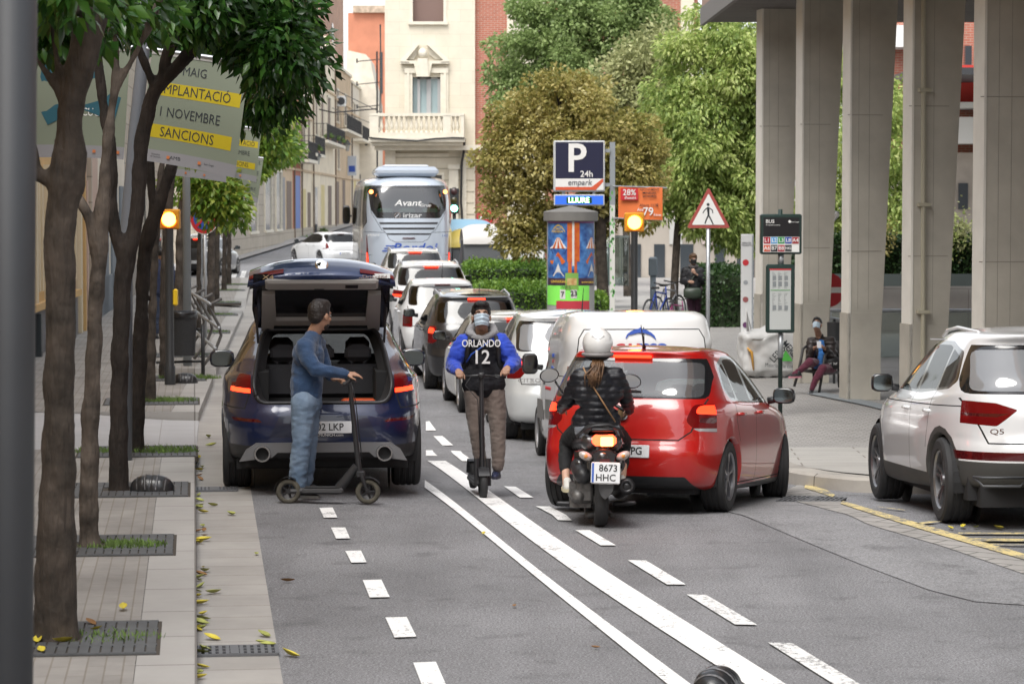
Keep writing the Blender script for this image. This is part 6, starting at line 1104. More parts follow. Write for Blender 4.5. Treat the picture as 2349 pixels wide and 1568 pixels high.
# clipped hedges
L_HB = leafm('bright hedge leaves', [(.05, .12, .015), (.13, .25, .03), (.25, .38, .05)], .5, .3); L_HD = leafm('dark hedge leaves', [(.012, .035, .01), (.03, .075, .018), (.07, .13, .03)], .45, .2)
def hedge(label, c0, c1, wdt, h, n, m, size=.07, z0=.1):
    c0, c1 = Vector(c0), Vector(c1); d = (c1-c0); L = d.length; rz_ = math.atan2(d.y, d.x); g = gz(c0.x, c0.y)+z0; g2 = gz(c1.x, c1.y)+z0
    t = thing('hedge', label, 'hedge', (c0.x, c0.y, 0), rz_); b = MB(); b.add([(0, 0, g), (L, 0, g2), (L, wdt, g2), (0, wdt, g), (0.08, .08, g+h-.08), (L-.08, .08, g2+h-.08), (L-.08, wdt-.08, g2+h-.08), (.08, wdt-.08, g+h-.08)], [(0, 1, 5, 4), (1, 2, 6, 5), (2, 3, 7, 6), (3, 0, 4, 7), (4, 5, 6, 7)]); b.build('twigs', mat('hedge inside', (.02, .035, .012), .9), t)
    A = np.array([L*h, L*wdt, wdt*h]); A = A/A.sum(); u = np.random.rand(n, 3); f = np.random.choice(3, n, p=A); P = np.empty((n, 3)); D = np.random.normal(size=(n, 3))*.7
    for k in range(n):
        x, y, z = u[k]; zz = g+(g2-g)*x
        if f[k] == 0: P[k] = (x*L, 0, zz+z*h); D[k, 1] -= 1
        elif f[k] == 1: P[k] = (x*L, y*wdt, zz+h); D[k, 2] += 1
        else: q = 0 if y < .5 else L; P[k] = (q, z*wdt, (g if q == 0 else g2)+x*h); D[k, 0] += 1 if q else -1
    bmp = np.array([noise.noise(Vector(p)*1.6) for p in P]); P += np.random.normal(size=(n, 3))*.04; P[:, 2] += (f == 1)*bmp*.10; P[:, 1] -= (f == 0)*bmp*.10
    leaves('foliage', P, D, size, .34, m, t); return t
def gx(px, Y): return ((px-CX)*Y/F, Y)
a = gx(1148, 52); b_ = gx(1262, 52); hedge('bright clipped hedge between the queueing cars and the poster column', (*gx(1090, 55), 0), (*gx(1258, 55), 0), 5.5, 1.15, 9000, L_HB, .075)
hedge('bright clipped hedge farther back beside the white cars', (*gx(1068, 64), 0), (*gx(1248, 64), 0), 4.5, 1.2, 8000, L_HB, .08)
hedge('small dark hedge to the right of the poster column', (*gx(1352, 56), 0), (*gx(1388, 56), 0), 2.0, .95, 1800, L_HB, .08)
hedge('dark green hedge behind the pedestrian warning sign', (*gx(1628, 60), 0), (*gx(1715, 60), 0), 6, 1.25, 5500, L_HD, .09)
o = hedge('dark hedge on top of the wall behind the pillars', (*gx(1830, 60), 0), (*gx(2420, 60), 0), 1.2, .95, 8000, L_HD, .1, 1.15)
for i, (x, y) in enumerate(((2010, 548), (2170, 540), (2200, 530))):
    p = at(x, y, 60); t = thing('shrub', ('reddish shrub above the wall between the third and fourth pillars', 'green shrub above the wall left of the nearest pillar', 'yellowish shrub above the wall by the nearest pillar')[i], 'shrub', p); P = np.random.normal(size=(500, 3))*.22; leaves('foliage', P, np.random.normal(size=(500, 3)), .09, .3, (L_OLIVE, L_LIME, L_PALE)[i], t); MB().tube([(0, 0, -.6), (0, 0, .1)], .03, 5).build('stem', BK, t)
# ---------------------------------------------------------------- street furniture
AMB = lambda: mat('lit amber lens', (.9, .4, .05), .3, emit=7, ecol=(1, .42, .05)); AMB2 = lambda: mat('glowing amber ring', (.9, .2, .02), .3, emit=2.2, ecol=(1, .16, .01)); YBX = mat('yellow signal housing', (.60, .26, .01), .5); POST = mat('black post paint', (.028, .03, .032), .45)
def amber(px, py, z0, Y, lab, half, lx, rad):
    p = at(px, py, Y); g = gz(p.x, p.y)+.13; zc = at(px, lx, Y).z-g; t = thing('traffic_light', lab, 'traffic light', (p.x, p.y, g)); r = rad*Y/F
    MB().lathe([(half*1.25, 0), (half*1.25, .25), (half, .28), (half, zc-r*1.3)], n=16).build('post', POST, t, 40); h = r*1.45
    MB().box(-h, h, -.0, .2, zc-h, zc+h, .02).build('housing', YBX, t, 40); MB().lathe([(r, -.004), (r*.97, -.012), (.01, -.03)], c=(0, 0, zc), n=28, ax='y').build('lens', AMB(), t, True)
    MB().lathe([(r*1.14, .0), (r*1.14, -.01), (r, -.012)], c=(0, 0, zc), n=28, ax='y', cap=False).build('lens_rim', AMB2(), t, True)
    b = MB(); b.sheet(lambda u, v: (r*1.15*math.cos(PI*u*1.1-.15), -.16*v, zc+r*1.15*math.sin(PI*u*1.1-.15)), 16, 2); b.build('visor', YBX, t, True); return t
a1 = amber(390, 888, 0, 38.5, 'amber traffic light glowing on a dark post between the left trees', .062, 503, 16)
MB().box(.055, .12, -.05, .05, 1.12, 1.36, .02).build('push_button', mat('yellow push button', (.75, .5, .02), .4), a1, 40)
amber(1455, 700, 0, 44, 'amber traffic light glowing on a dark post behind the white van', .055, 510, 15.5)
# foreground post
t = thing('lamp_post', 'large out of focus grey post filling the left edge', 'post', (-1.62, 8.6, 0)); b = MB(); b.tube([(-.03, 0, -.2), (0, 0, 1.2), (.045, 0, 4.2)], [.085, .085, .085], 24); b.build('shaft', mat('blue grey post paint', (.03, .034, .04), .55, var=.1, vs=3), t, True); MB().box(.05, .078, -.075, -.02, .1, 1.0, .01).build('access_door', mat('blue grey post paint'), t)
# leaning lamp post with banners
GP = mat('grey post paint', (.16, .175, .20), .5); GP2 = mat('galvanised post', (.33, .36, .38), .45, .4)
t = thing('lamp_post', 'grey lamp post carrying the big banners, half hidden by the dark forked tree', 'post'); b = MB(); b.tube([at(286, 1060, 27.0), at(289, 560, 27.0), at(310, 300, 27.0), at(335, 60, 27.0), at(348, -60, 27.0)], [.075, .07, .066, .062, .06], 16); b.build('shaft', GP, t, True)
BAN = mat('pale green banner cloth', (.19, .22, .165), .75); BANF = mat('pale banner foot', (.24, .24, .255), .75); BANY = mat('yellow banner band', (.46, .36, .005), .7); BANK = mat('banner black ink', (.02, .025, .03), .7); BANB = mat('banner blue', (.012, .085, .12), .7); BANS = mat('banner sleeve edge', (.4, .4, .38), .6)
def banner(c, tilt, w, h, lab, lines, left=False, rz=0, foot=True, grp=None, logos=True, amp=.03):
    """c: top inner corner; tilt: leaning of the cloth in the picture plane"""
    t = thing('banner', lab, 'banner', c, rot=(0, tilt, rz)); s = -1 if left else 1
    def fl(x, z): return amp*math.sin(x*3.1/w+z*1.3)*(-z/h)+amp*.5*math.sin(z*5/h+x)
    zc = lambda x: -.10*h*((x/w)**1.0)*.0+.07*h*math.sin(PI*.5*x/w)*0
    def P(x, z, e=0): return (s*x, fl(x, z)-e, z-.05*(x/w)**2*(-z/h))
    b = MB(); b.sheet(lambda u, v: P(w*u, -h*v), 24, 28); b.build('cloth', BAN, t, True)
    MB().sheet(lambda u, v: P(w*u, -.045*v, .006), 24, 1).build('top_sleeve', BANS, t, True)
    if foot: MB().sheet(lambda u, v: P(w*u, -h*(.89+.11*v), .002), 24, 3).build('foot_band', BANF, t, True)
    for k in lines:
        if k[0] == 'band': MB().sheet(lambda u, v: P(w*(k[1]+(k[2]-k[1])*u), -h*(k[3]+(k[4]-k[3])*v), .0015), 24, 8).build('yellow_band', BANY, t, True)
        else:
            _, s_, x, z, sz = k[:5]; c_ = bpy.data.curves.new('t', 'FONT'); c_.body = s_; c_.size = sz*h; c_.align_x = 'CENTER'; c_.align_y = 'CENTER'; c_.offset = 0; c_.resolution_u = 2; o = bpy.data.objects.new('t', c_); me = bpy.data.meshes.new_from_object(o); bpy.data.objects.remove(o); bpy.data.curves.remove(c_)
            for v in me.vertices: xx = s*w*x+v.co.x*(k[5] if len(k) > 5 else .8)*s*s; zz = -h*z+v.co.y; q = P(abs(xx), zz, .0035); v.co = Vector((xx, q[1], q[2]))
            link('lettering', me, k[6] if len(k) > 6 else BANK, t)
    if logos:
        for x in (.06, .30, .62): q = P(w*x, -h*.94, .012); MB().box(s*w*x-.015, s*w*x+.015, q[1]-.001, q[1], q[2]-.015, q[2]+.015).build('logo', mat('logo orange', (.5, .16, .05), .6), t)
    b = MB(); b.tube([(-.06*s, .0, .0), (w*s*1.0, .0, .0)], .018, 8); b.build('arm', STEEL, t); return t
banner(at(350, 113, 26.6), R(7.8), .96, 1.09, 'pale green hanging banner reading 1 maig implantacio with two yellow bands', [('band', .06, .96, .28, .40), ('band', .0, .92, .66, .78), ('txt', '1 MAIG', .42, .16, .115), ('txt', 'IMPLANTACIÓ', .50, .34, .125, .78), ('txt', '1 NOVEMBRE', .46, .545, .125, .76), ('txt', 'SANCIONS', .46, .725, .125, .8), ('txt', 'Generalitat\nde Catalunya', .17, .94, .022), ('txt', 'AMB', .37, .94, .045, 1.1), ('txt', 'Sant Cugat', .72, .94, .026)])
o = banner(at(300, 108, 27.0), R(4.0), 1.0, 1.12, 'pale green banner with a blue map shape hanging left of the grey lamp post', [('txt', 'ZONA', .70, .22, .07, .8, WHT), ('txt', 'SANT CUGAT', .42, .60, .10, .75, WHT)], True)
blu = [(.35, .18), (.86, .18), (.88, .32), (.82, .46), (.9, .56), (.78, .74), (.62, .66), (.45, .58), (.30, .62), (.12, .68), (.06, .45), (.2, .28)]
def P0(x, z): return (-x, -.012+.03*math.sin(x*3.1-z*1.3)*(z)/1.12, -z)
b = MB(); b.add([P0(x, z*1.12) for x, z in blu], [tuple(range(len(blu)))]); b.build('map_shape', BANB, o)
lp = thing('lamp_post', 'galvanised lamp post standing behind the litter bin', 'post', G(430, 838, .13)); b = MB(); b.tube([(0, 0, 0), (0, 0, 7)], [.07, .05], 14); b.build('shaft', GP2, lp, True)
banner(at(395, 254, 42), R(4), .9, 1.0, 'lower edge of a second banner showing under the big one', [], foot=True)['label'] = 'pale banner mostly hidden under the big banner, only its foot showing'
Y2 = 46
banner(at(500, 285, Y2), R(6), .74, .86, 'smaller banner beyond the big one with two yellow bands', [('band', .05, .96, .25, .37), ('band', .0, .94, .66, .78), ('txt', 'IMPLANTACIÓ', .52, .31, .125, .78), ('txt', '1 NOVEMBRE', .48, .5, .12, .76), ('txt', 'SANCIONS', .5, .72, .125, .8)])
banner(at(528, 352, 58), R(8), .72, .92, 'farthest banner with black lettering ending in ABLE', [('txt', 'EL', .88, .12, .13), ('txt', 'DE', .84, .36, .13), ('txt', 'TAT', .8, .54, .12), ('txt', 'ABLE', .78, .72, .10)])
# no stopping sign
def disc(b, r, y, c=(0, 0, 0), n=36): return b.lathe([(r, y+.002), (r, y-.002)], c=c, n=n, ax='y')
SR = mat('sign red', (.52, .03, .04), .45); SB = mat('sign blue', (.03, .09, .40), .45)
def signpost(px, py_c, Y, lab, poler, zc=None, pole=None, name='traffic_sign', base=None):
    p = at(px, py_c, Y); g = gz(p.x, p.y)+.13; t = thing(name, lab, 'traffic sign', (p.x, p.y, g)); MB().tube([(0, .03, 0), (0, .03, p.z-g+.2)], poler, 12).build('pole', pole or STEEL, t, True); return t, p.z-g
t, z = signpost(468, 500, 50, 'round blue and red no stopping sign among the left trees', .03); b = disc(MB(), .30, -.0, (0, 0, z)); b.build('sign_plate', WHT, t); disc(MB(), .285, -.006, (0, 0, z)).build('red_disc', SR, t); disc(MB(), .215, -.012, (0, 0, z)).build('blue_disc', SB, t)
b = MB(); 
for a in (PI/4, -PI/4): b.m = Matrix.Translation((0, -.018, z)) @ Matrix.Rotation(a, 4, 'Y'); b.box(-.21, .21, -.002, .002, -.028, .028)
b.build('red_cross', SR, t); t.rotation_euler = (0, 0, R(-22))
t, z = signpost(462, 690, 62, 'plain thin sign pole near the bench', .03); bpy.data.objects.remove(t.children[0]); t['category'] = 'pole'; t.name = 'pole'; MB().tube([(0, 0, 0), (0, 0, 4.0)], .035, 10).build('shaft', STEEL, t, True)
# bench seen from the side
bp = G(470, 842, .13); bh = thing('bench', 'metal bench with a curved ribbed back seen from its side', 'bench', bp, KA*1.0+R(3))
prof_ = [(.02, 1.02), (-.16, .93), (-.10, .8), (-.0, .6), (.04, .45), (-.0, .32), (.05, .12), (.04, 0)]
GRB = mat('weathered bench metal', (.13, .125, .12), .55, .3)
for i in range(4):
    b = MB(); y = i*2.4; sh = .0; b.tube([(x*1.6+.05, y, z) for x, z in [(.14, 1.08), (.0, .98), (.05, .84), (.11, .66), (.13, .5), (.08, .3), (.0, .12), (-.06, 0)]], .05, 8, flat=.5); b.build('rib', GRB, bh, True)
for z, x in ((1.0, .08), (.62, .22), (.3, .16)): MB().tube([(x, -.1, z), (x, 7.3, z)], .028, 8).build('rail', STEEL, bh, True)
# litter bin
bp = G(418, 852, .13); t = thing('litter_bin', 'black perforated litter bin with a bin bag hung on a small post', 'litter bin', bp); b = MB(); b.lathe([(.20, .25), (.23, .85), (.235, .87), (.215, .87), (.19, .28)], c=(0, 0, 0), n=24); b.build('basket', mat('black perforated steel', (.035, .036, .038), .5, var=.3, vs=60), t, 40); MB().lathe([(.245, .82), (.25, .90), (.235, .93), (.2, .9)], n=22, cap=False).build('bin_bag', mat('black bin bag', (.015, .015, .016), .25), t, True); MB().tube([(.32, 0, -.08), (.32, 0, .72)], .03, 8).tube([(-.4, 0, .14), (.32, 0, .16)], .02, 6).tube([(.32, 0, .65), (.2, 0, .65)], .02, 6).build('frame', POST, t, True)
# parking sign, LED panel and orange banner on one post
NVY = mat('sign navy', (.012, .014, .045), .35); Yp = 50
def px2(b, x0, x1, y0, y1, y_off, Y=Yp, dep=.02, o=None, bev=0):
    A = at(x0, y1, Y); B = at(x1, y0, Y); ox, oz = (o.x, o.z); return b.box(A.x-ox, B.x-ox, y_off, y_off+dep, A.z-oz, B.z-oz, bev)
pp = at(1404, 700, Yp); pg = gz(pp.x, pp.y)+.12; O0 = Vector((pp.x, pp.y, pg)); t = thing('parking_sign', 'navy and white parking sign with a lit green panel on a stickered post', 'sign', O0)
def loc(px, py, y=0): q = at(px, py, Yp); return (q.x-O0.x, y, q.z-O0.z)
px2(MB(), 1398, 1411, 326, 760, -.05, o=O0, dep=.1).build('post', GP2, t); px2(MB(), 1269, 1387, 323, 440, -.2, o=O0, dep=.14, bev=.02).build('sign_box', mat('pale sign frame', (.5, .52, .53), .4), t, 40)
px2(MB(), 1274, 1383, 327, 410, -.206, o=O0, dep=.004).build('navy_panel', NVY, t); px2(MB(), 1274, 1383, 410, 436, -.206, o=O0, dep=.004).build('white_panel', WHT, t)
b = MB(); b.add([loc(*q) for q in ((1274, 429, -.209), (1357, 429, -.209), (1380, 411, -.209), (1383, 411, -.209), (1383, 417, -.209), (1366, 436, -.209), (1274, 436, -.209))], [tuple(range(6, -1, -1))]); b.build('orange_stripe', mat('sign orange red', (.62, .10, .04), .5), t)
text('P', .74, WHT, t, loc(1321, 366, -.212), bold=.012, sx=.95); text('P', .74, WHT, t, loc(1322.5, 366, -.2125), bold=.012, sx=.95, name='lettering'); text('24h', .16, WHT, t, loc(1345, 400, -.213), bold=.01); text('empark', .145, mat('sign grey ink', (.12, .12, .14), .5), t, loc(1329, 419, -.212), shear=.15, bold=.005)
for y in (346, 424): px2(MB(), 1386, 1399, y-4, y+4, -.12, o=O0, dep=.08).build('bracket', GP2, t)
px2(MB(), 1270, 1386, 446, 472, -.2, o=O0, dep=.13, bev=.015).build('led_box', mat('pale sign frame'), t, 40); px2(MB(), 1273, 1383, 449, 469, -.207, o=O0, dep=.005).build('led_panel', mat('led panel blue', (.03, .13, .62), .4, emit=.25), t); px2(MB(), 1299, 1357, 453, 466, -.211, o=O0, dep=.003).build('led_window', mat('led window', (.01, .06, .02), .4), t)
text('LLIURE', .135, mat('lit green leds', (.3, 1, .3), .4, emit=3.2, ecol=(.5, 1, .45)), t, loc(1327, 459.5, -.216), bold=.03, sx=.95)
b = MB()
for x in (1292, 1362): px2(b, x-3, x+3, 438, 448, -.15, o=O0, dep=.05)
b.build('hanger', GP2, t)
b = MB(); 
for i in range(46):
    x = random.uniform(1399, 1409); y = random.uniform(440, 720); s_ = random.uniform(2, 6); b.add([loc(x-s_*.5, y, -.053), loc(x, y-s_, -.053), loc(x+s_*.5, y, -.053), loc(x, y+s_, -.053)], [(0, 1, 2, 3)])
px2(MB(), 1398.5, 1410.5, 470, 755, -.052, o=O0, dep=.001).build('white_sleeve', mat('sticker white', (.62, .62, .58), .6), t); b.build('stickers', mat('green stickers', (.12, .38, .10), .6), t)
ob = thing('advertising_banner', 'orange price banner reading 28% and 79 beside the parking sign', 'banner', O0); ORG = mat('orange banner cloth', (.72, .17, .04), .6)
b = MB(); b.sheet(lambda u, v: (lambda q: (q[0], q[1]+.02*math.sin(u*4+v*2), q[2]))(loc(1418+101*u, 428+(74+u*.5)*v+u*2, -.1)), 12, 10); b.build('cloth', ORG, ob, True); b = MB(); b.tube([loc(1405, 427, -.08), loc(1530, 431, -.08)], .014, 6).tube([loc(1405, 500, -.08), loc(1519, 504, -.08)], .014, 6); b.build('rods', STEEL, ob)
px2(MB(), 1423, 1463, 432, 459, -.135, o=O0, dep=.004).build('red_panel', mat('banner red', (.55, .02, .03), .6), ob)
for s_, x, y, z, m_, bd in (('28%', 1443, 442, .155, WHT, .04), ("d'estalvi", 1445, 454, .07, WHT, .03), ('ABONAMENT\nMENSUAL\n24 HORES', 1489, 443, .062, BANK, .01), ('Abans 111€', 1488, 471, .075, BANK, .01), ('Ara', 1468, 481, .08, WHT, .02), ('79', 1486, 486, .21, WHT, .05), ('€/mes', 1507, 493, .06, WHT, .01)):
    text(s_, z, m_, ob, loc(x, y, -.142), bold=bd, sx=.95)
# poster column
Ym = 54; mp_ = at(1309, 700, Ym); mg = gz(mp_.x, mp_.y)+.12; O1 = Vector((mp_.x, Ym, mg)); t = thing('poster_column', 'round advertising column with circus posters and a grey conical cap', 'poster column', O1); rr = .475
zz = lambda py: at(1309, py, Ym-rr).z-mg
CONE = mat('grey column cap', (.17, .165, .155), .7, var=.1); MB().lathe([(rr, 0), (rr, zz(505))], n=48).build('drum', mat('column drum', (.35, .35, .34), .7), t, 40); MB().lathe([(rr+.05, zz(508)), (rr+.07, zz(506)), (rr+.07, zz(486)), (rr+.02, zz(484)), (.06, zz(473)), (.01, zz(471))], n=48).build('cap', CONE, t, 30)
def curved(x0, x1, y0, y1, e, name, m, n=14):   # patch on the drum between picture columns
    a0, a1 = [math.asin(max(-1, min(1, (x-1309)*Ym/F/(rr)))) for x in (x0, x1)]; b = MB(); b.sheet(lambda u, v: ((rr+e)*math.sin(a0+(a1-a0)*u), -(rr+e)*math.cos(a0+(a1-a0)*u), zz(y0+(y1-y0)*v)), n, 2); return b.build(name, m, t, True)
POB = mat('poster blue', (.01, .04, .20), .4, col2=(.10, .28, .62), vs=7); PON = mat('poster navy', (.015, .03, .14), .4); POR = mat('poster red orange', (.50, .07, .02), .4, col2=(.62, .18, .03), vs=9); POY = mat('poster gold', (.62, .42, .06), .5); POW = mat('poster white', (.66, .64, .62), .5); PGR = mat('poster lime green', (.25, .85, .12), .5); POD = mat('poster dark', (.06, .03, .05), .5)
curved(1257, 1361, 508, 655, .004, 'poster', POB, 30); curved(1257, 1361, 508, 512, .008, 'poster_edge', mat('poster violet', (.25, .08, .25), .5), 24); curved(1258, 1361, 638, 655, .007, 'poster_foot', POD, 24)
for x0, x1 in ((1300, 1313), (1315, 1328)): curved(x0, x1, 510, 600, .008, 'poster_curtain', POR, 4)
curved(1311, 1316, 508, 610, .012, 'poster_strip', POW, 3); curved(1302, 1310, 600, 640, .009, 'poster_curtain', POR, 3); curved(1316, 1322, 596, 640, .009, 'poster_curtain', POR, 3)
def cpoly(P, e, name, m):
    def w_(x, y): a = math.asin(max(-.99, min(.99, (x-1309)*Ym/F/rr))); return ((rr+e)*math.sin(a), -(rr+e)*math.cos(a), zz(y))
    MB().add([w_(*p) for p in P], [tuple(range(len(P)))]).build(name, m, t)
for dx, k in ((0, 1), (75, .72)):
    X = lambda x: 1280+dx+(x-1280)*k
    for i in range(7):
        a, b_ = 1262+i*5.3, 1262+(i+1)*5.3; cpoly([(X(1280+(a-1280)*.15), 545), (X(a), 570), (X(b_), 570), (X(1280+(b_-1280)*.15), 545)], .010, 'circus_tent', POR if i % 2 else POW)
    cpoly([(X(1264), 572), (X(1300), 572), (X(1294), 582), (X(1268), 582)], .009, 'tent_side', PON); cpoly([(X(1262), 600), (X(1280), 578), (X(1296), 600), (X(1290), 606), (X(1266), 606)], .011, 'red_canopy', POR); cpoly([(X(1268), 634), (X(1274), 622), (X(1280), 604), (X(1286), 622), (X(1294), 634)], .011, 'white_dress', POW)
    if k == 1:
        cpoly([(X(1265), 532), (X(1272), 520), (X(1280), 514), (X(1289), 520), (X(1296), 532)], .010, 'gold_crest', POY)
curved(1256, 1350, 655, 700, .006, 'poster', PGR, 24); curved(1283, 1325, 655, 690, .009, 'notice', POW, 6) if 0 else None
curved(1284, 1296, 664, 686, .010, 'notice', POW, 3); curved(1308, 1322, 662, 684, .010, 'notice', POW, 3); curved(1296, 1325, 626, 664, .014, 'small_poster', mat('poster leaf green', (.2, .4, .08), .5), 6); curved(1300, 1321, 638, 654, .018, 'small_poster_picture', mat('poster brown', (.45, .22, .08), .5, col2=(.6, .5, .2), vs=12), 4); curved(1276, 1350, 690, 712, .010, 'star_poster', mat('poster crimson', (.5, .04, .06), .5), 12)
def ctext(s_, px, py, sz, m_, e=.02, sx=1):
    a = math.asin((px-1309)*Ym/F/rr); text(s_, sz, m_, t, ((rr+e)*math.sin(a), -(rr+e)*math.cos(a), zz(py)), rot=(PI/2, 0, a), bold=.02, sx=sx)
ctext('7', 1290, 675, .14, BANK); ctext('23', 1315, 673, .14, BANK); ctext('SANT C', 1297, 658, .06, BANK, .03) ; ctext('CIRCO\nUNIVERSAL', 1280, 528, .055, POY, .02, .9); ctext('UNIVERSAL', 1282, 646, .07, POY); ctext('WWW.CIRCO', 1345, 648, .05, POY)
# bus stop
Yb = 38.8; q = at(1790, 900, Yb); qg = gz(q.x, q.y)+.15; O2 = Vector((q.x, Yb, qg)); t = thing('bus_stop', 'dark green bus stop pole with coloured line numbers and a framed timetable', 'bus stop', O2); DG = mat('dark green enamel', (.015, .035, .03), .4)
def l2(px, py, y=0): v = at(px, py, Yb); return (v.x-O2.x, y, v.z-O2.z)
MB().tube([(0, 0, 0), l2(1790, 480)], .032, 14).build('pole', DG, t, True); MB().lathe([(.04, l2(0, 820)[2]), (.04, l2(0, 765)[2])], n=14).lathe([(.042, l2(0, 606)[2]), (.042, l2(0, 583)[2])], n=14).build('collar', STEEL, t, True)
b = MB(); px2(b, 1743, 1838, 491, 583, -.09, Yb, .16, O2, .02); b.build('sign_box', DG, t, 40); px2(MB(), 1749, 1832, 543, 578, -.094, Yb, .003, O2).build('line_panel', WHT, t); px2(MB(), 1750, 1832, 499, 541, -.093, Yb, .002, O2).build('name_panel', mat('sign black', (.012, .012, .014), .3), t)
text('BUS', .072, WHT, t, l2(1765, 508, -.097), bold=.02); text('Pl. Quatre Cantons', .026, WHT, t, l2(1772, 516, -.097)); text('Sant Cugat', .026, WHT, t, l2(1822, 509, -.097)); MB().add([l2(1806, 508, -.096), l2(1810, 504, -.096), l2(1814, 508, -.096), l2(1810, 512, -.096)], [(3, 2, 1, 0)]).build('emblem', WHT, t)
for i, (s_, c) in enumerate((('L1', (.35, .01, .03)), ('L2', (.12, .35, .65)), ('L3', (.03, .28, .08)), ('L8', (.02, .07, .38)), ('A4', (.35, .02, .03)), ('A6', (.6, .10, .05)), ('B7', (.02, .02, .025)), ('B8', (.38, .02, .04)), ('N62', (.05, .055, .06)))):
    x = 1758+(i % 5)*16.3; y = 551+(i//5)*18; px2(MB(), x-7.6, x+7.6, y-7.5, y+7.5, -.098, Yb, .002, O2).build('line_tile', mat('tile '+s_, c, .4), t); text(s_, .075 if i < 8 else .05, WHT, t, l2(x, y, -.101), bold=.025)
px2(MB(), 1756, 1822, 606, 763, -.09, Yb, .12, O2, .02).build('timetable_frame', DG, t, 40); px2(MB(), 1764, 1813, 616, 755, -.093, Yb, .002, O2).build('timetable', mat('timetable paper', (.48, .50, .49), .35), t); px2(MB(), 1764, 1813, 616, 619, -.096, Yb, .002, O2).build('timetable_heading', SR, t); px2(MB(), 1766, 1811, 664, 666, -.096, Yb, .002, O2).build('timetable_rule', mat('green ink', (.1, .3, .1), .5), t)
for cx_ in (1775, 1788, 1802):
    b = MB()
    for y in list(range(624, 662, 3))+list(range(672, 712, 3)): px2(b, cx_-5, cx_-4+random.randint(2, 8), y, y+.9, -.0955, Yb, .0015, O2)
    for y in (632, 646, 700): px2(b, cx_-4, cx_+4, y, y+10, -.097, Yb, .001, O2)
    b.build('timetable_print', mat('timetable ink', (.22, .24, .25), .6), t)
# pedestrian warning triangle
t, z = signpost(1625, 495, 45, 'triangular pedestrian warning sign with a walking figure', .034)
k = 45/F; tri = lambda s_: rpoly([(0, (502-436)*k*s_), (-50*k*s_, (502-530)*k*s_), (50*k*s_, (502-530)*k*s_)], .05*s_, 4)
def shift(P, dz): return [(x, y+dz) for x, y in P]
MB().prism(shift(tri(1), z), -.012, .0, 'y').build('sign_plate', mat('faded sign red', (.36, .07, .06), .5), t); MB().prism(shift(rpoly([(0, 51*k), (-38*k, -20.5*k), (38*k, -20.5*k)], .02, 2), z), -.017, -.0125, 'y').build('white_field', WHT, t)
b = MB(); m0 = lambda x, y: ((x-1625)*k, -.02, (495-y)*k+z+.0)
b.lathe([(3.3*k, 0), (3.3*k, -.002)], c=m0(1624, 469), n=16, ax='y')
for L, w in (([(1624, 475), (1625, 489), (1625, 496)], 5.2), ([(1624, 495), (1620, 504), (1617, 513)], 3.2), ([(1626, 495), (1631, 504), (1636, 515)], 3.2), ([(1622, 477), (1616, 482), (1612, 489)], 2.2), ([(1627, 477), (1634, 482), (1635, 489)], 2.2)): b.tube([m0(*q) for q in L], [w*k*.5*f for f in (1, .95, .8)], 8, flat=.15, up=(0, 1, 0))
b.build('walking_figure', BANK, t)
# no entry signs
t, z = signpost(1893, 665, 47, 'round red no entry sign half hidden between the second and third pillars', .03); MB().lathe([(.30, 0), (.30, -.01)], c=(.04, 0, z), n=40, ax='y').build('sign_plate', SR, t); MB().box(-.20, .28, -.014, -.0105, z-.05, z+.05).build('white_bar', WHT, t)
t, z = signpost(1113, 499, 84, 'small far no entry sign above the recycling containers', .03); MB().lathe([(.26, 0), (.26, -.01)], c=(0, 0, z), n=30, ax='y').build('sign_plate', SR, t); MB().box(-.2, .2, -.015, -.011, z-.04, z+.04).build('white_bar', WHT, t); MB().box(-.2, .55, -.006, 0, z-.9, z-.35).build('info_plate', WHT, t); MB().box(.15, .5, -.012, -.007, z-.65, z-.4).build('blue_symbol', SB, t)
# green light beside the coach
Yt = 86; q = at(1042, 560, Yt); t = thing('traffic_light', 'green traffic light shining just right of the coach', 'traffic light', (q.x, Yt, 0)); lz = lambda py: at(1042, py, Yt).z
MB().tube([(0, .1, 0), (0, .1, lz(430))], .06, 10).build('post', POST, t, True); MB().box(-.15, .15, -.05, .15, lz(490), lz(432), .02).build('housing', POST, t, 40); MB().box(-.15, .15, -.05, .16, lz(463), lz(432)-.0, .02).build('yellow_top', YBX, t, 40) if 0 else None
for y, m_ in ((440, mat('unlit red lens', (.05, .02, .02), .3)), (460, mat('unlit amber lens', (.05, .04, .01), .3)), (478, mat('lit green lens', (.1, .9, .5), .3, emit=12, ecol=(.12, 1, .55)))): MB().lathe([(.105, -.052), (.1, -.06), (.01, -.07)], c=(0, 0, lz(y)), n=20, ax='y').build('lens', m_, t, True)
# white information totem
Yo = 48; q = at(1714, 700, Yo); g = gz(q.x, q.y)+.13; t = thing('information_totem', 'narrow white information totem with round red symbols beside the first pillar', 'sign', (q.x, Yo, g)); w = 14*Yo/F; h = at(0, 537, Yo).z-g; MB().box(-w, w, 0, .12, 0, h, .01).build('panel', mat('totem white', (.62, .63, .63), .4), t, 40); MB().box(w*.72, w*.98, -.004, 0, .0, h-.02).build('side_strip', mat('totem grey', (.3, .32, .34), .4), t)
for zf, r, m_ in ((.80, .055, SR), (.66, .04, mat('totem grey', (.3, .32, .34), .4)), (.54, .05, mat('totem ring', (.3, .1, .1), .4)), (.36, .05, mat('totem violet', (.12, .04, .12), .4))): MB().lathe([(r, -.003), (r, -.006)], c=(-.03, 0, h*zf), n=24, ax='y').build('symbol', m_, t)
text('ZONA DE\nVIANANTS', .04, mat('sign grey ink', (.12, .12, .14), .5), t, (-.02, -.006, h*.93), sx=.9)
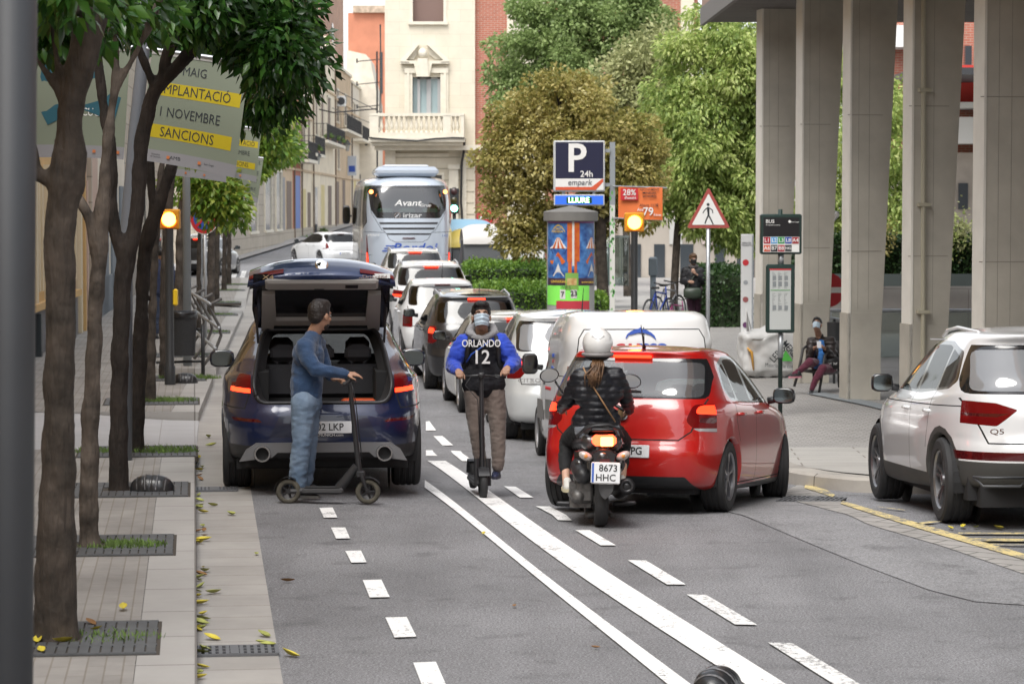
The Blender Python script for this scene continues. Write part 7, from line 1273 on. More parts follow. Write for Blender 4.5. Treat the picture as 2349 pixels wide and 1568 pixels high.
# big builder's bag
Yg = 46; g0 = G(1760, 862, .15); t = thing('builders_bag', 'bulky white builder\'s bag with a green triangle mark behind the bus stop', 'bag', g0, R(4)); sc = g0.y/F; hw = 60*sc; hh = 112*sc
b = MB(); b.box(-hw, hw, -.42, .45, 0, hh, .12); me = remesh(b.mesh(), .03, 6); BAGM = mat('woven white bag', (.56, .56, .55), .6, var=.06, vs=3, bump=.2, bs=30)
for v in me.vertices: p = v.co; v.co = p+v.normal*(noise.noise(p*3.2)*.07+noise.noise(p*8)*.025)+Vector((p.x*.06*math.sin(p.z*3), 0, .05*math.sin(p.x*6) if p.z > hh*.8 else 0))
link('bag_body', me, BAGM, t); b = MB(); b.tube([(-hw+.05, -.4, hh-.05), (-hw+.02, -.42, hh+.32), (-hw+.12, -.3, hh-.02)], [.03, .025, .03], 6, flat=.3).tube([(.1, -.3, hh), (.2, -.32, hh+.1), (.35, -.3, hh)], [.05, .07, .04], 8); b.build('lifting_loops', BAGM, t, True)
ysurf = -.50; m0 = lambda px, py, y=ysurf: ((px-1758)*sc, y, (858-py)*sc)
b = MB(); b.add([m0(1737+40, 820), m0(1806, 820), m0(1789, 795)][::-1], [(0, 1, 2)]); b.build('green_triangle', mat('logo green', (.08, .42, .06), .6), t)
text('LEROY', .17, BANK, t, m0(1775, 800, -.51), rot=(PI/2, R(-48), 0), bold=.01, sx=.8); text('MERLIN', .17, BANK, t, m0(1803, 798, -.51), rot=(PI/2, R(48), 0), bold=.01, sx=.75); text('Materials de construcció', .10, BANK, t, m0(1790, 832, -.51), rot=(PI/2, R(4), 0), sx=.75); b = MB(); b.tube([m0(1702, 790, -.46), m0(1712, 800, -.47), m0(1716, 840, -.47)], [.05, .09, .04], 8, flat=.3); b.build('orange_label', mat('bag orange print', (.65, .33, .05), .6), t, True)
# recycling containers
def cont(px, py, Y, lab, colr, lidc, w=1.5, h=1.25):
    q = at(px, py, Y); g = gz(q.x, q.y)+.13; t = thing('recycling_container', lab, 'container', (q.x, Y, g), R(6)); k = w/2
    MB().prism([(-k*.92, .12), (k*.92, .12), (k, h), (-k, h)], -.55, .55, 'y').build('body', colr, t); MB().sheet(lambda u, v: (k*1.04*(2*u-1), -.62*math.cos(PI*v), h+.55*math.sin(PI*v)*(1-.25*abs(2*u-1)**4)), 16, 14).build('lid', lidc, t, True)
    for s in (-1, 1): MB().prism([(s*(k+.01)-.03, .4), (s*(k+.01)+.03, .4), (s*(k+.01)+.03, h+.1), (s*(k+.01)-.03, h+.1)], -.18, .18, 'y').lathe([(.12, -.02), (.12, .03)], c=(s*(k+.02), 0, h*.7), n=14, ax='x').build('side_arm', mat('dark container arm', (.06, .06, .062), .5), t)
    for s in (-1, 1): MB().lathe([(.1, -.04), (.1, .04)], c=(s*k*.7, -.35, .1), n=12, ax='x').build('wheel', RUB, t)
DC = mat('dark grey container', (.10, .105, .11), .6, var=.1)
cont(1112, 620, 75, 'dark container with a whitish rounded lid nearest of the three', DC, mat('whitish lid', (.55, .53, .50), .5), 1.25, 1.5); cont(1085, 612, 79, 'container with a yellow lid behind the whitish one', DC, mat('yellow lid', (.62, .48, .10), .5), 1.3, 1.35); cont(1068, 606, 83, 'container with a light blue lid farthest of the three', DC, mat('blue lid', (.22, .38, .50), .5), 1.5, 1.6)
# notice boards with torn papers
for i, (x0, x1, lab) in enumerate(((1157, 1186, 'grey utility cabinet with a white notice left of the others'), (1192, 1222, 'grey utility cabinet with a loose flapping paper'), (1226, 1250, 'grey utility cabinet with a notice beside the poster column'))):
    Yn = 70; A = at(x0, 610, Yn); B = at(x1, 553, Yn); g = gz(A.x, Yn)+.12; t = thing('utility_cabinet', lab, 'cabinet', (A.x, Yn, 0)); w = B.x-A.x; MB().box(0, w, 0, .4, g, B.z, .02).build('cabinet_body', mat('pale grey cabinet', (.36, .37, .36), .7, var=.1), t, 40); b = MB(); b.add([(w*.08, -.01, A.z+.1), (w*.7, -.01, A.z+.0), (w*.9, -.04, B.z-.3), (w*.8, -.012, B.z-.03), (w*.1, -.012, B.z-.02)], [(0, 1, 2, 3, 4)]); b.build('paper', WHT, t)
# glass lift box, grey posts, far shopfront behind the square
t = thing('glass_lift', 'glass lift box of the underground car park behind the poster column', 'lift'); 
def bq(b, x0, x1, y0, y1, Y, d=.05): A = at(x0, y1, Y); B = at(x1, y0, Y); return b.box(A.x, B.x, Y, Y+d, A.z, B.z)
bq(MB(), 1364, 1442, 545, 655, 68, .03).build('glass', glassmat('lift glass', (.55, .62, .6), .12), t); b = MB()
for x in (1364, 1384, 1405, 1425, 1440): bq(b, x, x+2, 543, 655, 67.9)
bq(b, 1362, 1444, 540, 545, 67.8); b.build('frame', mat('lift frame', (.2, .23, .23), .5), t); bq(MB(), 1370, 1400, 560, 650, 71, 1).build('car', mat('lift car', (.25, .28, .28), .6), t)
t = thing('postbox', 'grey box on a post beside the parked bicycles', 'box', (*gx(1498, 62), gz(*gx(1498, 62))+.12)); c = 62/F; MB().box(-10*c, 10*c, -.1, .12, 1.05, 1.5, .04).build('box', mat('grey blue box', (.22, .27, .31), .5), t, 40); MB().tube([(0, 0, 0), (0, 0, 1.1)], .07, 10).build('post', mat('grey blue box'), t, True)
t = thing('building', 'low buildings with pale walls and dark shop openings across the square', 'building'); b = MB(); fb(b, 1420, 1780, 480, 640, 4, 0, 96); b.build('wall', mat('shopfront wall', (.42, .38, .33), .8, var=.2, vs=.6), t)
for q in ((1445, 1470), (1500, 1525), (1560, 1590), (1640, 1662), (1690, 1730)): b = MB(); fb(b, q[0], q[1], 560, 640, .1, .05, 96); b.build('shop_opening', DGL, t)
for x, c_ in ((1535, (.5, .5, .48)), (1610, (.5, .42, .4))): b = MB(); fb(b, x, x+30, 500, 560, .1, .06, 96); b.build('wall_panel', mat('panel %d' % x, c_, .7), t)
t = thing('gantry', 'grey louvred garage roof edge behind the poster column', 'canopy'); b = MB(); 
for i in range(9): bq(b, 1180, 1262, 500+i*5.5, 502.5+i*5.5, 66, .2)
bq(b, 1178, 1420, 492, 497, 66, 1.5); b.build('louvres', mat('dark louvres', (.09, .09, .085), .6), t)
t = thing('security_camera', 'white camera on an arm between the second and third pillars', 'camera', at(1912, 500, 48)); b = MB(); b.m = Matrix.Rotation(R(-48), 4, 'Y'); b.box(-.2, .12, -.05, .05, -.05, .05, .02); b.build('camera_body', WHT, t, 40); MB().tube([(.1, 0, .1), (-.3, .1, .18)], .015).build('arm', STEEL, t)
t = thing('litter_bin', 'dark litter bin strapped beside the third pillar', 'litter bin', G(1915, 880, .15)); MB().lathe([(.13, .45), (.14, 1.05), (.12, 1.05)], n=20).build('basket', POST, t, 40); MB().box(-.02, .02, .1, .16, 0, 1.1).build('post', POST, t)
t = thing('bollard', 'slim black bollard on the far pavement', 'bollard', (-11.6, 160, gz(-11.6, 160)+.1)); MB().lathe([(.07, 0), (.07, .9), (.05, .98), (.01, 1.0)], n=14).build('shaft', POST, t, True)
# bicycles
def bicycle(loc_, rz_, lab, fr_, wr=.33, wl=None):
    t = thing('bicycle', lab, 'bicycle', loc_, rz_); 
    for x in (-.52, .52):
        w = MB(); w.tube([(x+wr*math.cos(2*PI*i/28), 0, wr+wr*math.sin(2*PI*i/28)) for i in range(29)], .018, 6); w.build('tyre', RUB, t, True); w = MB()
        for i in range(14): a = 2*PI*i/14; w.tube([(x, 0, wr), (x+wr*math.cos(a), 0, wr+wr*math.sin(a))], .0035, 3)
        w.tube([(x+wr*.93*math.cos(2*PI*i/28), 0, wr+wr*.93*math.sin(2*PI*i/28)) for i in range(29)], .012, 5); w.build('spokes', wl or STEEL, t)
    if wl: t.scale = (.7, .7, .7)
    b = MB(); S_, Bk, Hd, Rr, Ff = (-.18, 0, .82), (-.08, 0, .30), (.38, 0, .80), (-.52, 0, wr), (.52, 0, wr)
    for a, c in ((S_, Bk), (Bk, (.36, 0, .68)), (S_, (.36, 0, .76)), (S_, Rr), (Bk, Rr)): b.tube([a, c], .018, 6)
    b.tube([(.34, 0, .92), (.38, 0, .72), Ff], .018, 6); b.build('frame', fr_, t, True); MB().tube([(.26, -.25, 1.0), (.34, 0, .95), (.26, .25, 1.0)], .015, 6).build('handlebar', BLK, t, True); MB().box(-.32, -.08, -.07, .07, .88, .93, .025).build('saddle', BLK, t, 40)
    MB().lathe([(.09, -.01), (.09, .01)], c=(-.08, 0, .3), n=16, ax='y').build('chainring', STEEL, t)
z = gz(*gx(1530, 60))+.13
bicycle((*gx(1512, 59.5), z), R(62), 'blue bicycle with its front wheel turned to the street', mat('bicycle blue', (.03, .06, .30), .35)); bicycle((*gx(1532, 61.5), z), R(58), 'silver bicycle parked behind the blue one', mat('bicycle silver', (.4, .4, .42), .35)); bicycle((*gx(1550, 58.5), z), R(50), 'small pink child bicycle in front of the others', mat('bicycle pink', (.30, .05, .16), .4), .2, mat('pink rims', (.35, .12, .2), .4))
# ---------------------------------------------------------------- people
SKIN = mat('light brown skin', (.36, .20, .13), .55, var=.06, vs=20); SKIN2 = mat('tan skin', (.33, .19, .125), .55, var=.06, vs=20); SKIN3 = mat('pale skin', (.48, .29, .21), .55, var=.06, vs=20)
HAIRB = mat('black hair', (.008, .007, .007), .45, bump=1, bs=60); HAIRBR = mat('brown hair', (.06, .03, .014), .5, col2=(.16, .085, .04), vs=18, bump=1, bs=50); MASK = mat('pale blue mask', (.42, .52, .60), .8, bump=.3, bs=40); EYE = mat('eye white', (.6, .58, .55), .3); IRIS = mat('dark iris', (.015, .01, .008), .2)
def cloth(name, c, var=.12, rough=.85, bump=.5, bs=90, sheen=.2): return mat(name, c, rough, var=var, vs=6, bump=bump, bs=bs, sheen=sheen)
def frame_of(yaw, pitch=0): return Matrix.Rotation(yaw, 3, 'Z') @ Matrix.Rotation(pitch, 3, 'X')
class Person:
    """joints are given in the local frame of the figure; yaw 0 faces +y (away from the camera)"""
    def __init__(s, label, Y, base, name='person', cat='person'):
        s.Y = Y; s.o = base; s.t = thing(name, label, cat, base); s.body = MB()
    def j(s, px, py, dy=0): return at(px, py, s.Y+dy)-s.o
    def head(s, c, yaw, pitch=0, k=1.0, neck=None, hair=None, hairm=None, mask=True, maskm=None, beard=False):
        c = Vector(c); M_ = frame_of(yaw, pitch); q = lambda x, y, z: c+M_ @ Vector((x*k, y*k, z*k)); b = s.body; rm = M_
        E = lambda p, r: b.ell(q(*p), (r[0]*k, r[1]*k, r[2]*k), 14, 10, rm)
        E((0, -.012, .028), (.076, .096, .098)); E((0, .022, -.045), (.060, .072, .080)); E((0, .05, -.085), (.034, .038, .028)); E((0, .068, .022), (.055, .025, .02)); b.cap(q(0, .086, .008), .010*k, q(0, .112, -.030), .015*k)
        for s_ in (-1, 1): E((s_*.04, .062, -.03), (.022, .022, .02)); E((s_*.077, -.008, -.012), (.010, .020, .032)); E((s_*.012, .098, -.036), (.009, .010, .008))
        E((0, .088, -.060), (.024, .012, .009)); E((0, .086, -.072), (.02, .012, .009))
        if neck: b.cap(neck, .058*k, q(0, -.02, -.06), .052*k)
        for s_ in (-1, 1):
            MB().ell(q(s_*.031, .0845, .002), (.014*k, .006*k, .008*k), 10, 8, rm).build('eye', EYE, s.t, True); MB().ell(q(s_*.031, .0895, .002), (.006*k, .003*k, .006*k), 8, 6, rm).build('iris', IRIS, s.t, True)
            MB().tube([q(s_*.014, .094, .020), q(s_*.032, .093, .026), q(s_*.048, .078, .020)], [.004*k, .0045*k, .002*k], 6).build('eyebrow', hairm or HAIRB, s.t, True)
        if mask:
            w = MB()
            def fn(u, v):
                a = (u-.5)*2.35; z = .0-.098*v; rr = .086+.022*math.exp(-(a/.45)**2)*(1-abs(v-.35)); y = rr*math.cos(a)*1.06+.022; x = .070*math.sin(a)*(1-.25*max(0, v-.5)); return q(x, y+.004*math.sin(v*18), z-.0)
            w.sheet(fn, 24, 14); 
            o = w.build('face_mask', maskm or MASK, s.t, True); l = MB()
            for s_ in (-1, 1): l.tube([q(s_*.066, .055, -.01), q(s_*.082, .0, .012), q(s_*.085, -.018, -.01)], .0022, 5)
            l.build('mask_loops', WHT, o)
        if hair: 
            h = MB()
            for (p, r) in hair: h.ell(q(*p), (r[0]*k, r[1]*k, r[2]*k), 16, 12, rm)
            me = remesh(h.mesh(), .008, 2); wrinkle(me, .004, 45, (1, 1, .5)); link('hair', me, hairm or HAIRB, s.t)
        if beard: 
            h = MB(); h.ell(q(0, .03, -.066), (.063*k, .066*k, .055*k), 14, 10, rm); 
            me = h.mesh(smooth=True); link('beard', me, hairm or HAIRB, s.t)
        s.q = q
    def hand(s, w, d, n, curl=.9, k=1.0, side=1, thumb=.6):
        """w wrist, d direction of the fingers, n direction the palm faces"""
        w, d = Vector(w), Vector(d).normalized(); n = Vector(n); n = (n-d*n.dot(d)).normalized(); x = d.cross(n)*side; b = s.body
        P = lambda a, c, e: w+d*a*k+x*c*k+n*e*k
        for c in (-.028, -.01, .01, .028): b.cap(P(.005, c*.75, 0), .016*k, P(.082-abs(c)*.25, c, 0), .0125*k, 8)
        for i, (c, L) in enumerate(((-.031, .068), (-.0105, .078), (.0105, .074), (.031, .058))):
            p = P(.082-abs(c)*.25, c, 0); a = 0; dd = d.copy(); r = .0092*k*(1 if i < 3 else .86)
            for f in (.44, .32, .24):
                a += curl*(.75 if f == .44 else 1.0)+(i-1.5)*.05; dd = d*math.cos(a)+n*math.sin(a); p2 = p+dd*L*f*k; b.cap(p, r, p2, r*.9, 8); p = p2; r *= .9
        p = P(.02, -.03, .006); t1 = (d*.75-x*.65+n*thumb).normalized(); p2 = p+t1*.04*k; b.cap(p, .014*k, p2, .011*k, 8); t2 = (d*.9-x*.1+n*thumb*1.3).normalized(); b.cap(p2, .011*k, p2+t2*.034*k, .009*k, 8)
    def chain(s, pts, mb=None):
        mb = mb or s.body
        for (p, r), (q, r2) in zip(pts, pts[1:]): mb.cap(p, r, q, r2, 14)
    def finish_body(s, m, vox=.0065): link('body', remesh(s.body.mesh(), vox, 3), m, s.t)
    def garment(s, name, chains, m, vox=.012, amp=.010, sc=9, st=(1, 1, 2.2), ells=(), smooth=4, seed=0, quilt=0, cut=None):
        b = MB()
        for c in chains: s.chain(c, b)
        for e in ells: b.ell(e[0], e[1], 18, 12, e[2] if len(e) > 2 else None)
        me = remesh(b.mesh(), vox, smooth)
        if cut: cut(me)
        wrinkle(me, amp, sc, st, seed)
        if quilt:
            for v in me.vertices: v.co += v.normal*(.012*abs(math.sin(v.co.z*PI/quilt))**.6-.006)
        return link(name, me, m, s.t)
    def shoe(s, heel, toe, m, sole=None, h=.07, w=.045, name='shoe'):
        heel, toe = Vector(heel), Vector(toe); d = (toe-heel); b = MB(); b.cap(heel+Vector((0, 0, h*.55)), w*.85, heel+d*.45+Vector((0, 0, h*.5)), w*.95); b.cap(heel+d*.45+Vector((0, 0, h*.45)), w*.9, toe-d*.08+Vector((0, 0, h*.28)), w*.72); b.cap(heel+Vector((0, 0, h*.6)), w*.8, heel+d*.12+Vector((0, 0, h*1.25)), w*.85)
        me = remesh(b.mesh(), .008, 3)
        for v in me.vertices: v.co.z = max(v.co.z, heel.z*(1-0)+(.012 if sole else 0)+min(0, 0))
        o = link(name, me, m, s.t); b = MB(); x = Vector((-d.y, d.x, 0)).normalized(); pr = [heel-d*.14-x*w*.5, heel-d*.14+x*w*.5, heel+x*w*.9, heel+d*.6+x*w*1.02, toe+d*.1+x*w*.55, toe+d*.14, toe+d*.1-x*w*.55, heel+d*.6-x*w*1.02, heel-x*w*.9]
        b.add([(p.x, p.y, heel.z-.0) for p in pr]+[(p.x, p.y, heel.z+.026) for p in pr], [tuple(range(8, -1, -1)), tuple(range(9, 18))]+[(i, (i+1) % 9, 9+(i+1) % 9, 9+i) for i in range(9)]); b.build('sole', sole or BLK, o)
SHORT = [((0, -.022, .042), (.083, .103, .094)), ((0, .02, .085), (.068, .075, .05)), ((0, -.06, -.0), (.074, .055, .075))]
# --- man in the blue sweater holding his kick scooter
g = G(703, 1150); Y1 = g.y; a = Person('man in a blue sweater and faded jeans holding a kick scooter by the open boot', Y1, g); j = a.j
neck = j(718, 768, .02); a.head(j(735, 723, .0), R(-38), R(-4), 1.1, neck, SHORT, mat('dark hair', (.016, .011, .009), .5, bump=1, bs=60), mask=False, beard=False)
DH = mat('dark hair'); hb = MB(); hb.ell(a.q(0, .03, -.075), (.062, .064, .05), 14, 10, frame_of(R(-38))); hb.build('beard', DH, a.t, True)
shR, shL = j(700, 796, -.16), j(727, 792, .20); elR, wrR = j(722, 846, -.24), j(795, 857, -.16); elL, wrL = j(748, 852, .22), j(766, 868, .10)
a.chain([(neck, .056), (j(712, 800, .02), .10), (j(703, 890), .11), (j(702, 930), .11)]); a.chain([(shR, .05), (elR, .04), (wrR, .027)]); a.chain([(shL, .05), (elL, .04), (wrL, .027)])
a.hand(wrR, (1, .1, -.05), (-.1, .3, -1), .35, 1.0, 1, .3); a.hand(wrL, (1, -.2, -.05), (0, 0, -1), 1.0, 1.0, -1, .6)
hR, hL, kR, kL, aR, aL = j(697, 925, -.09), j(708, 925, .11), j(692, 1015, -.09), j(707, 1012, .13), j(686, 1108, -.05), j(703, 1098, .16)
a.chain([(hR, .09), (kR, .055), (aR, .042)]); a.chain([(hL, .09), (kL, .055), (aL, .042)]); a.finish_body(SKIN)
SW = cloth('blue heather sweater', (.02, .052, .12), .25)
a.garment('sweater', [[(j(716, 782, .02), .085), (j(709, 812, .01), .138), (j(705, 850, 0), .145), (j(703, 885, 0), .15), (j(703, 905, 0), .142)], [(shR, .085), (j(707, 822, -.22), .078), (elR, .066), (j(765, 853, -.19), .055), (j(792, 857, -.16), .044)], [(shL, .082), (elL, .064), (j(760, 862, .14), .050)], [(shR, .09), (shL, .09)], [(j(717, 772, .0), .072), (shR, .08)], [(j(720, 772, .02), .07), (shL, .08)], [(j(700, 812, -.08), .12), (j(715, 812, .12), .11)]], SW, .011, .009, 8, (1, 1, 1.8))
JN = mat('faded blue jeans', (.085, .135, .21), .85, col2=(.20, .27, .36), vs=5, bump=.5, bs=120)
a.garment('jeans', [[(j(703, 900, 0), .135), (j(703, 925, 0), .145)], [(hR, .118), (j(694, 970, -.09), .10), (kR, .088), (j(686, 1065, -.07), .085), (j(683, 1112, -.05), .083)], [(hL, .112), (j(709, 970, .11), .095), (kL, .085), (j(702, 1065, .14), .082), (j(700, 1100, .16), .078)]], JN, .011, .009, 8, (1, 1, 1.9), seed=3)
SHB = mat('black sneaker', (.015, .015, .017), .5); a.shoe(j(688, 1141, -.05), j(729, 1146, -.10), SHB, mat('grey sole', (.35, .35, .34), .6)); a.shoe(j(700, 1128, .17), j(735, 1128, .15), SHB)
# --- kick scooters
SCB = mat('scooter black', (.022, .022, .024), .4); DUST = mat('dusty tyre', (.075, .068, .052), .9, var=.3, vs=20)
def escooter(label, loc_, rz_, tyre, r=.108, lean=0, L=.86, h=1.1, wh=.055, fork=False):
    t = thing('kick_scooter', label, 'kick scooter', loc_, rot=(0, lean, rz_))     # local +y is the travelling direction
    for y, nm in ((L/2, 'front_wheel'), (-L/2, 'rear_wheel')):
        b = MB(); pr = [(r*.62, -wh*.3), (r*.75, -wh*.5), (r*.92, -wh*.42), (r, -wh*.18), (r, wh*.18), (r*.92, wh*.42), (r*.75, wh*.5), (r*.62, wh*.3)]; b.lathe(pr, n=32, ax='x', cap=False); w = b.build(nm, tyre, t, True); w.location = (0, y, r)
        b = MB(); b.lathe([(r*.64, -wh*.3), (r*.56, -wh*.2), (r*.56, wh*.2), (r*.64, wh*.3)], n=28, ax='x', cap=False).lathe([(r*.2, -wh*.45), (r*.2, wh*.45)], n=14, ax='x')
        for i in range(5): a_ = 2*PI*i/5; b.tube([(0, 0, 0), (0, r*.6*math.cos(a_), r*.6*math.sin(a_))], .011, 5)
        b.build('rim', SCB, w, 30)
        f = MB(); f.sheet(lambda u, v: ((v-.5)*(wh+.03), y+(r+.018)*math.cos(R(20)+u*R(125) if y < 0 else R(35)+u*R(115)), r+(r+.018)*math.sin(R(20)+u*R(125) if y < 0 else R(35)+u*R(115))), 12, 3) if y > 0 else f.sheet(lambda u, v: ((v-.5)*(wh+.03), y-(r+.018)*math.cos(R(0)+u*R(120)), r+(r+.018)*math.sin(R(0)+u*R(120))), 12, 3)
        f.build('mudguard', SCB, t, True)
    b = MB(); b.box(-.075, .075, -L/2+.13, L/2-.22, .095, .15, .015); b.tube([(0, -L/2+.16, .12), (0, -L/2, r)], [.03, .02], 8); b.build('deck', mat('deck dark grey', (.05, .05, .052), .6), t, 40); MB().box(-.07, .07, -L/2+.15, L/2-.25, .150, .154).build('grip_mat', RUB, t); MB().box(-.05, -.03, -L/2-.02, -L/2+.1, r-.01, r+.012).build('red_reflector', SR, t)
    hy = L/2-.16; b = MB(); b.tube([(0, L/2-.26, .14), (0, L/2-.1, .34)], [.035, .03], 10, flat=1.3); b.tube([(0, L/2-.075, .26), (0, hy, h)], [.026, .02], 12); 
    for s_ in (-1, 1): b.tube([(s_*.045, L/2-.06, .28), (s_*.045, L/2, r)], [.02, .014], 8)
    b.box(-.06, .06, L/2-.1, L/2-.03, .24, .30, .01)
    if fork:
        for s_ in (-1, 1): b.tube([(s_*.055, L/2-.02, .12), (s_*.055, L/2-.05, .38)], .026, 8)
    b.build('steering_tube', SCB, t, 40); MB().tube([(-.23, hy-.03, h+.01), (0, hy, h+.03), (.23, hy-.03, h+.01)], .012, 8).build('handlebar', SCB, t, True)
    for s_ in (-1, 1): MB().tube([(s_*.24, hy-.03, h+.01), (s_*.13, hy-.015, h+.02)], .017, 10).build('grip', RUB, t, True)
    b = MB(); b.tube([(.1, hy+.02, h+.02), (.16, hy+.05, h-.06), (.04, hy+.06, h-.2), (.02, L/2-.05, .4)], .005, 5); b.tube([(-.1, hy+.01, h+.02), (-.19, hy+.05, h+.0)], .006, 5); b.box(-.03, .03, hy+.01, hy+.05, h+.0, h+.06, .01); b.build('brake_cable', BLK, t, True); return t
p = G(753, 1155); es = escooter('dusty black kick scooter held sideways behind the open blue car', (p.x, p.y, p.z), R(-90)+R(-2), DUST, .112, R(0), .715, 1.08)
# --- rider in the basketball vest
fw = G(1108, 1143); e2 = escooter('black kick scooter with a front shock fork ridden toward the camera', fw, 0, RUB, .14, 0, .95, 1.14, .075, True)
yaw2 = PI+R(6.5); e2.rotation_euler = (0, 0, yaw2); q = Matrix.Rotation(yaw2, 3, 'Z') @ Vector((0, .475, 0)); e2.location = (fw.x-q.x, fw.y-q.y, fw.z)
Y2_ = fw.y+.45; a = Person('masked kick scooter rider in a black vest numbered 12 over a blue hoodie', Y2_, Vector((at(1122, 1100, Y2_).x, Y2_, fw.z))); j = a.j
neck = j(1106, 768, .02); a.head(j(1104, 726, -.04), PI+R(4), R(16), 1.13, neck, [((0, -.02, .048), (.086, .104, .094)), ((0, .035, .088), (.072, .070, .042)), ((0, -.06, .01), (.078, .055, .075))], HAIRB, mask=True)
sL, sR = j(1064, 785, .03), j(1146, 782, .03); eL, eR = j(1040, 838, .02), j(1178, 832, .0); hb_ = -.36; wL, wR = j(1052, 851, hb_+.05), j(1163, 844, hb_+.05)
a.chain([(neck, .056), (j(1106, 800, .02), .11), (j(1110, 880, .02), .11)]); a.chain([(sL, .05), (eL, .042), (wL, .028)]); a.chain([(sR, .05), (eR, .042), (wR, .028)])
a.hand(wL, (.12, -1, -.25), (0, 0, -1), 1.15, 1.0, -1, .8); a.hand(wR, (-.12, -1, -.25), (0, 0, -1), 1.15, 1.0, 1, .8)
h1, h2, k1, k2, f1_, f2_ = j(1090, 900, .02), j(1132, 900, .02), j(1093, 985, -.04), j(1142, 985, -.02), j(1105, 1082, .05), j(1141, 1072, -.02)
a.chain([(h1, .09), (k1, .06), (f1_, .042)]); a.chain([(h2, .09), (k2, .06), (f2_, .042)]); a.finish_body(SKIN2)
HB = cloth('royal blue hoodie', (.012, .05, .42), .3, .8)
a.garment('hoodie', [[(j(1105, 778, .03), .08), (j(1107, 815, .02), .135), (j(1109, 860, .02), .14), (j(1109, 876, .02), .135)], [(sL, .088), (j(1050, 812, .0), .09), (eL, .080), (j(1045, 847, -.2), .06), (j(1052, 850, hb_+.09), .045)], [(sR, .088), (j(1163, 808, .0), .09), (eR, .080), (j(1172, 842, -.2), .06), (j(1163, 844, hb_+.09), .045)], [(sL, .085), (sR, .085)]], HB, .011, .012, 10)
a.garment('hood', [[(j(1076, 762, .0), .04), (j(1085, 752, .10), .05), (j(1106, 748, .13), .055), (j(1128, 752, .10), .05), (j(1134, 762, .0), .04), (j(1118, 772, -.09), .03), (j(1104, 776, -.11), .026), (j(1090, 772, -.09), .03), (j(1076, 762, .0), .04)]], cloth('grey hood lining', (.24, .24, .25), .1), .01, .008, 12)
VST = cloth('black vest', (.007, .007, .010), .2, sheen=0)
a.garment('vest', [[(j(1082, 782, .02), .06), (j(1130, 780, .02), .06)], [(j(1084, 812, .02), .115), (j(1130, 812, .02), .115)], [(j(1087, 850, .02), .128), (j(1131, 850, .02), .128)], [(j(1089, 880, .02), .125), (j(1130, 880, .02), .125)], [(j(1108, 800, -.02), .13), (j(1108, 880, .0), .15)]], VST, .012, .010, 8)
c0 = j(1104, 790, -.18); text('ORLANDO', .098, mat('vest white', (.62, .62, .62), .7), a.t, j(1104, 788, -.158), rot=(PI/2-R(6), 0, 0), bold=.04, sx=.78, ext=.012); text('12', .185, mat('vest white'), a.t, j(1104, 820, -.16), rot=(PI/2-R(2), 0, 0), bold=.05, sx=.95, ext=.012)
MB().tube([j(1128, 778, -.10), j(1110, 792, -.165), j(1082, 812, -.15), j(1070, 830, -.1)], .008, 6).build('blue_cord', SB, a.t, True)
b = MB(); b.tube([j(1078, 772, -.07), j(1073, 800, -.12), j(1070, 845, -.07)], [.02, .024, .02], 8, flat=.4); b.tube([j(1137, 770, -.07), j(1143, 800, -.12), j(1146, 850, -.07)], [.02, .024, .02], 8, flat=.4); b.build('backpack_straps', BLK, a.t, True)
PT_ = cloth('taupe trousers', (.17, .135, .115), .12)
a.garment('trousers', [[(j(1093, 888, .02), .112), (j(1130, 888, .02), .112)], [(h1, .115), (j(1090, 945, -.02), .096), (k1, .078), (j(1099, 1035, .0), .066), (j(1104, 1072, .05), .058)], [(h2, .115), (j(1140, 945, -.0), .096), (k2, .080), (j(1143, 1035, -.02), .070), (j(1142, 1068, -.02), .062)]], PT_, .011, .006, 11, (1, 1, 2.2), seed=9)
zd = .155; NV = mat('navy trainer', (.015, .02, .06), .6); X = at(1140, 1090, Y2_).x-a.o.x; X2 = at(1104, 1090, Y2_+.2).x-a.o.x
a.shoe((X+.0, .09, zd), (X-.02, -.14, zd), NV, mat('navy sole', (.03, .03, .05), .6)); a.shoe((X2+.03, .22, zd), (X2-.0, .0, zd), NV)
# --- moped and rider in the white helmet
mw = G(1381, 1214); mp = thing('moped', 'black moped with plate 8673 HHC and a lit red tail light', 'moped', mw, R(2)); MBK = paintm('moped dark paint', (.022, .022, .024)); ENG = mat('engine metal', (.13, .125, .12), .5, .6, var=.35, vs=25); r = .225
def tyre_(y, name):
    w = MB(); w.lathe([(r*.62, -.03), (r*.78, -.058), (r*.93, -.05), (r, -.02), (r, .02), (r*.93, .05), (r*.78, .058), (r*.62, .03)], n=40, ax='x', cap=False); o = w.build(name, RUB, mp, True); o.location = (0, y, r)
    w = MB(); w.lathe([(r*.64, -.03), (r*.6, 0), (r*.64, .03)], n=30, ax='x', cap=False).lathe([(.05, -.06), (.05, .06)], n=16, ax='x')
    for i in range(3): a_ = 2*PI*i/3; w.tube([(0, 0, 0), (0, r*.6*math.cos(a_), r*.6*math.sin(a_))], .02, 6)
    w.build('rim', ENG, o, 30)
tyre_(r, 'rear_wheel'); tyre_(1.48, 'front_wheel')
M0 = lambda px, py, y=0: (lambda v: ((v.x-mw.x), y, v.z-mw.z))(at(px, py, mw.y+y))
b = MB(); b.sheet(lambda u, v: (lambda a_, w_: (w_*math.sin(a_), .02+.78*u-.05*math.cos(a_), .80+.03*math.cos(a_)*2.2-.10*(u-.4)**2))((v-.5)*PI*1.15, .115+.05*u**.5), 16, 14); b.build('seat', mat('seat vinyl', (.02, .02, .02), .5), mp, True)
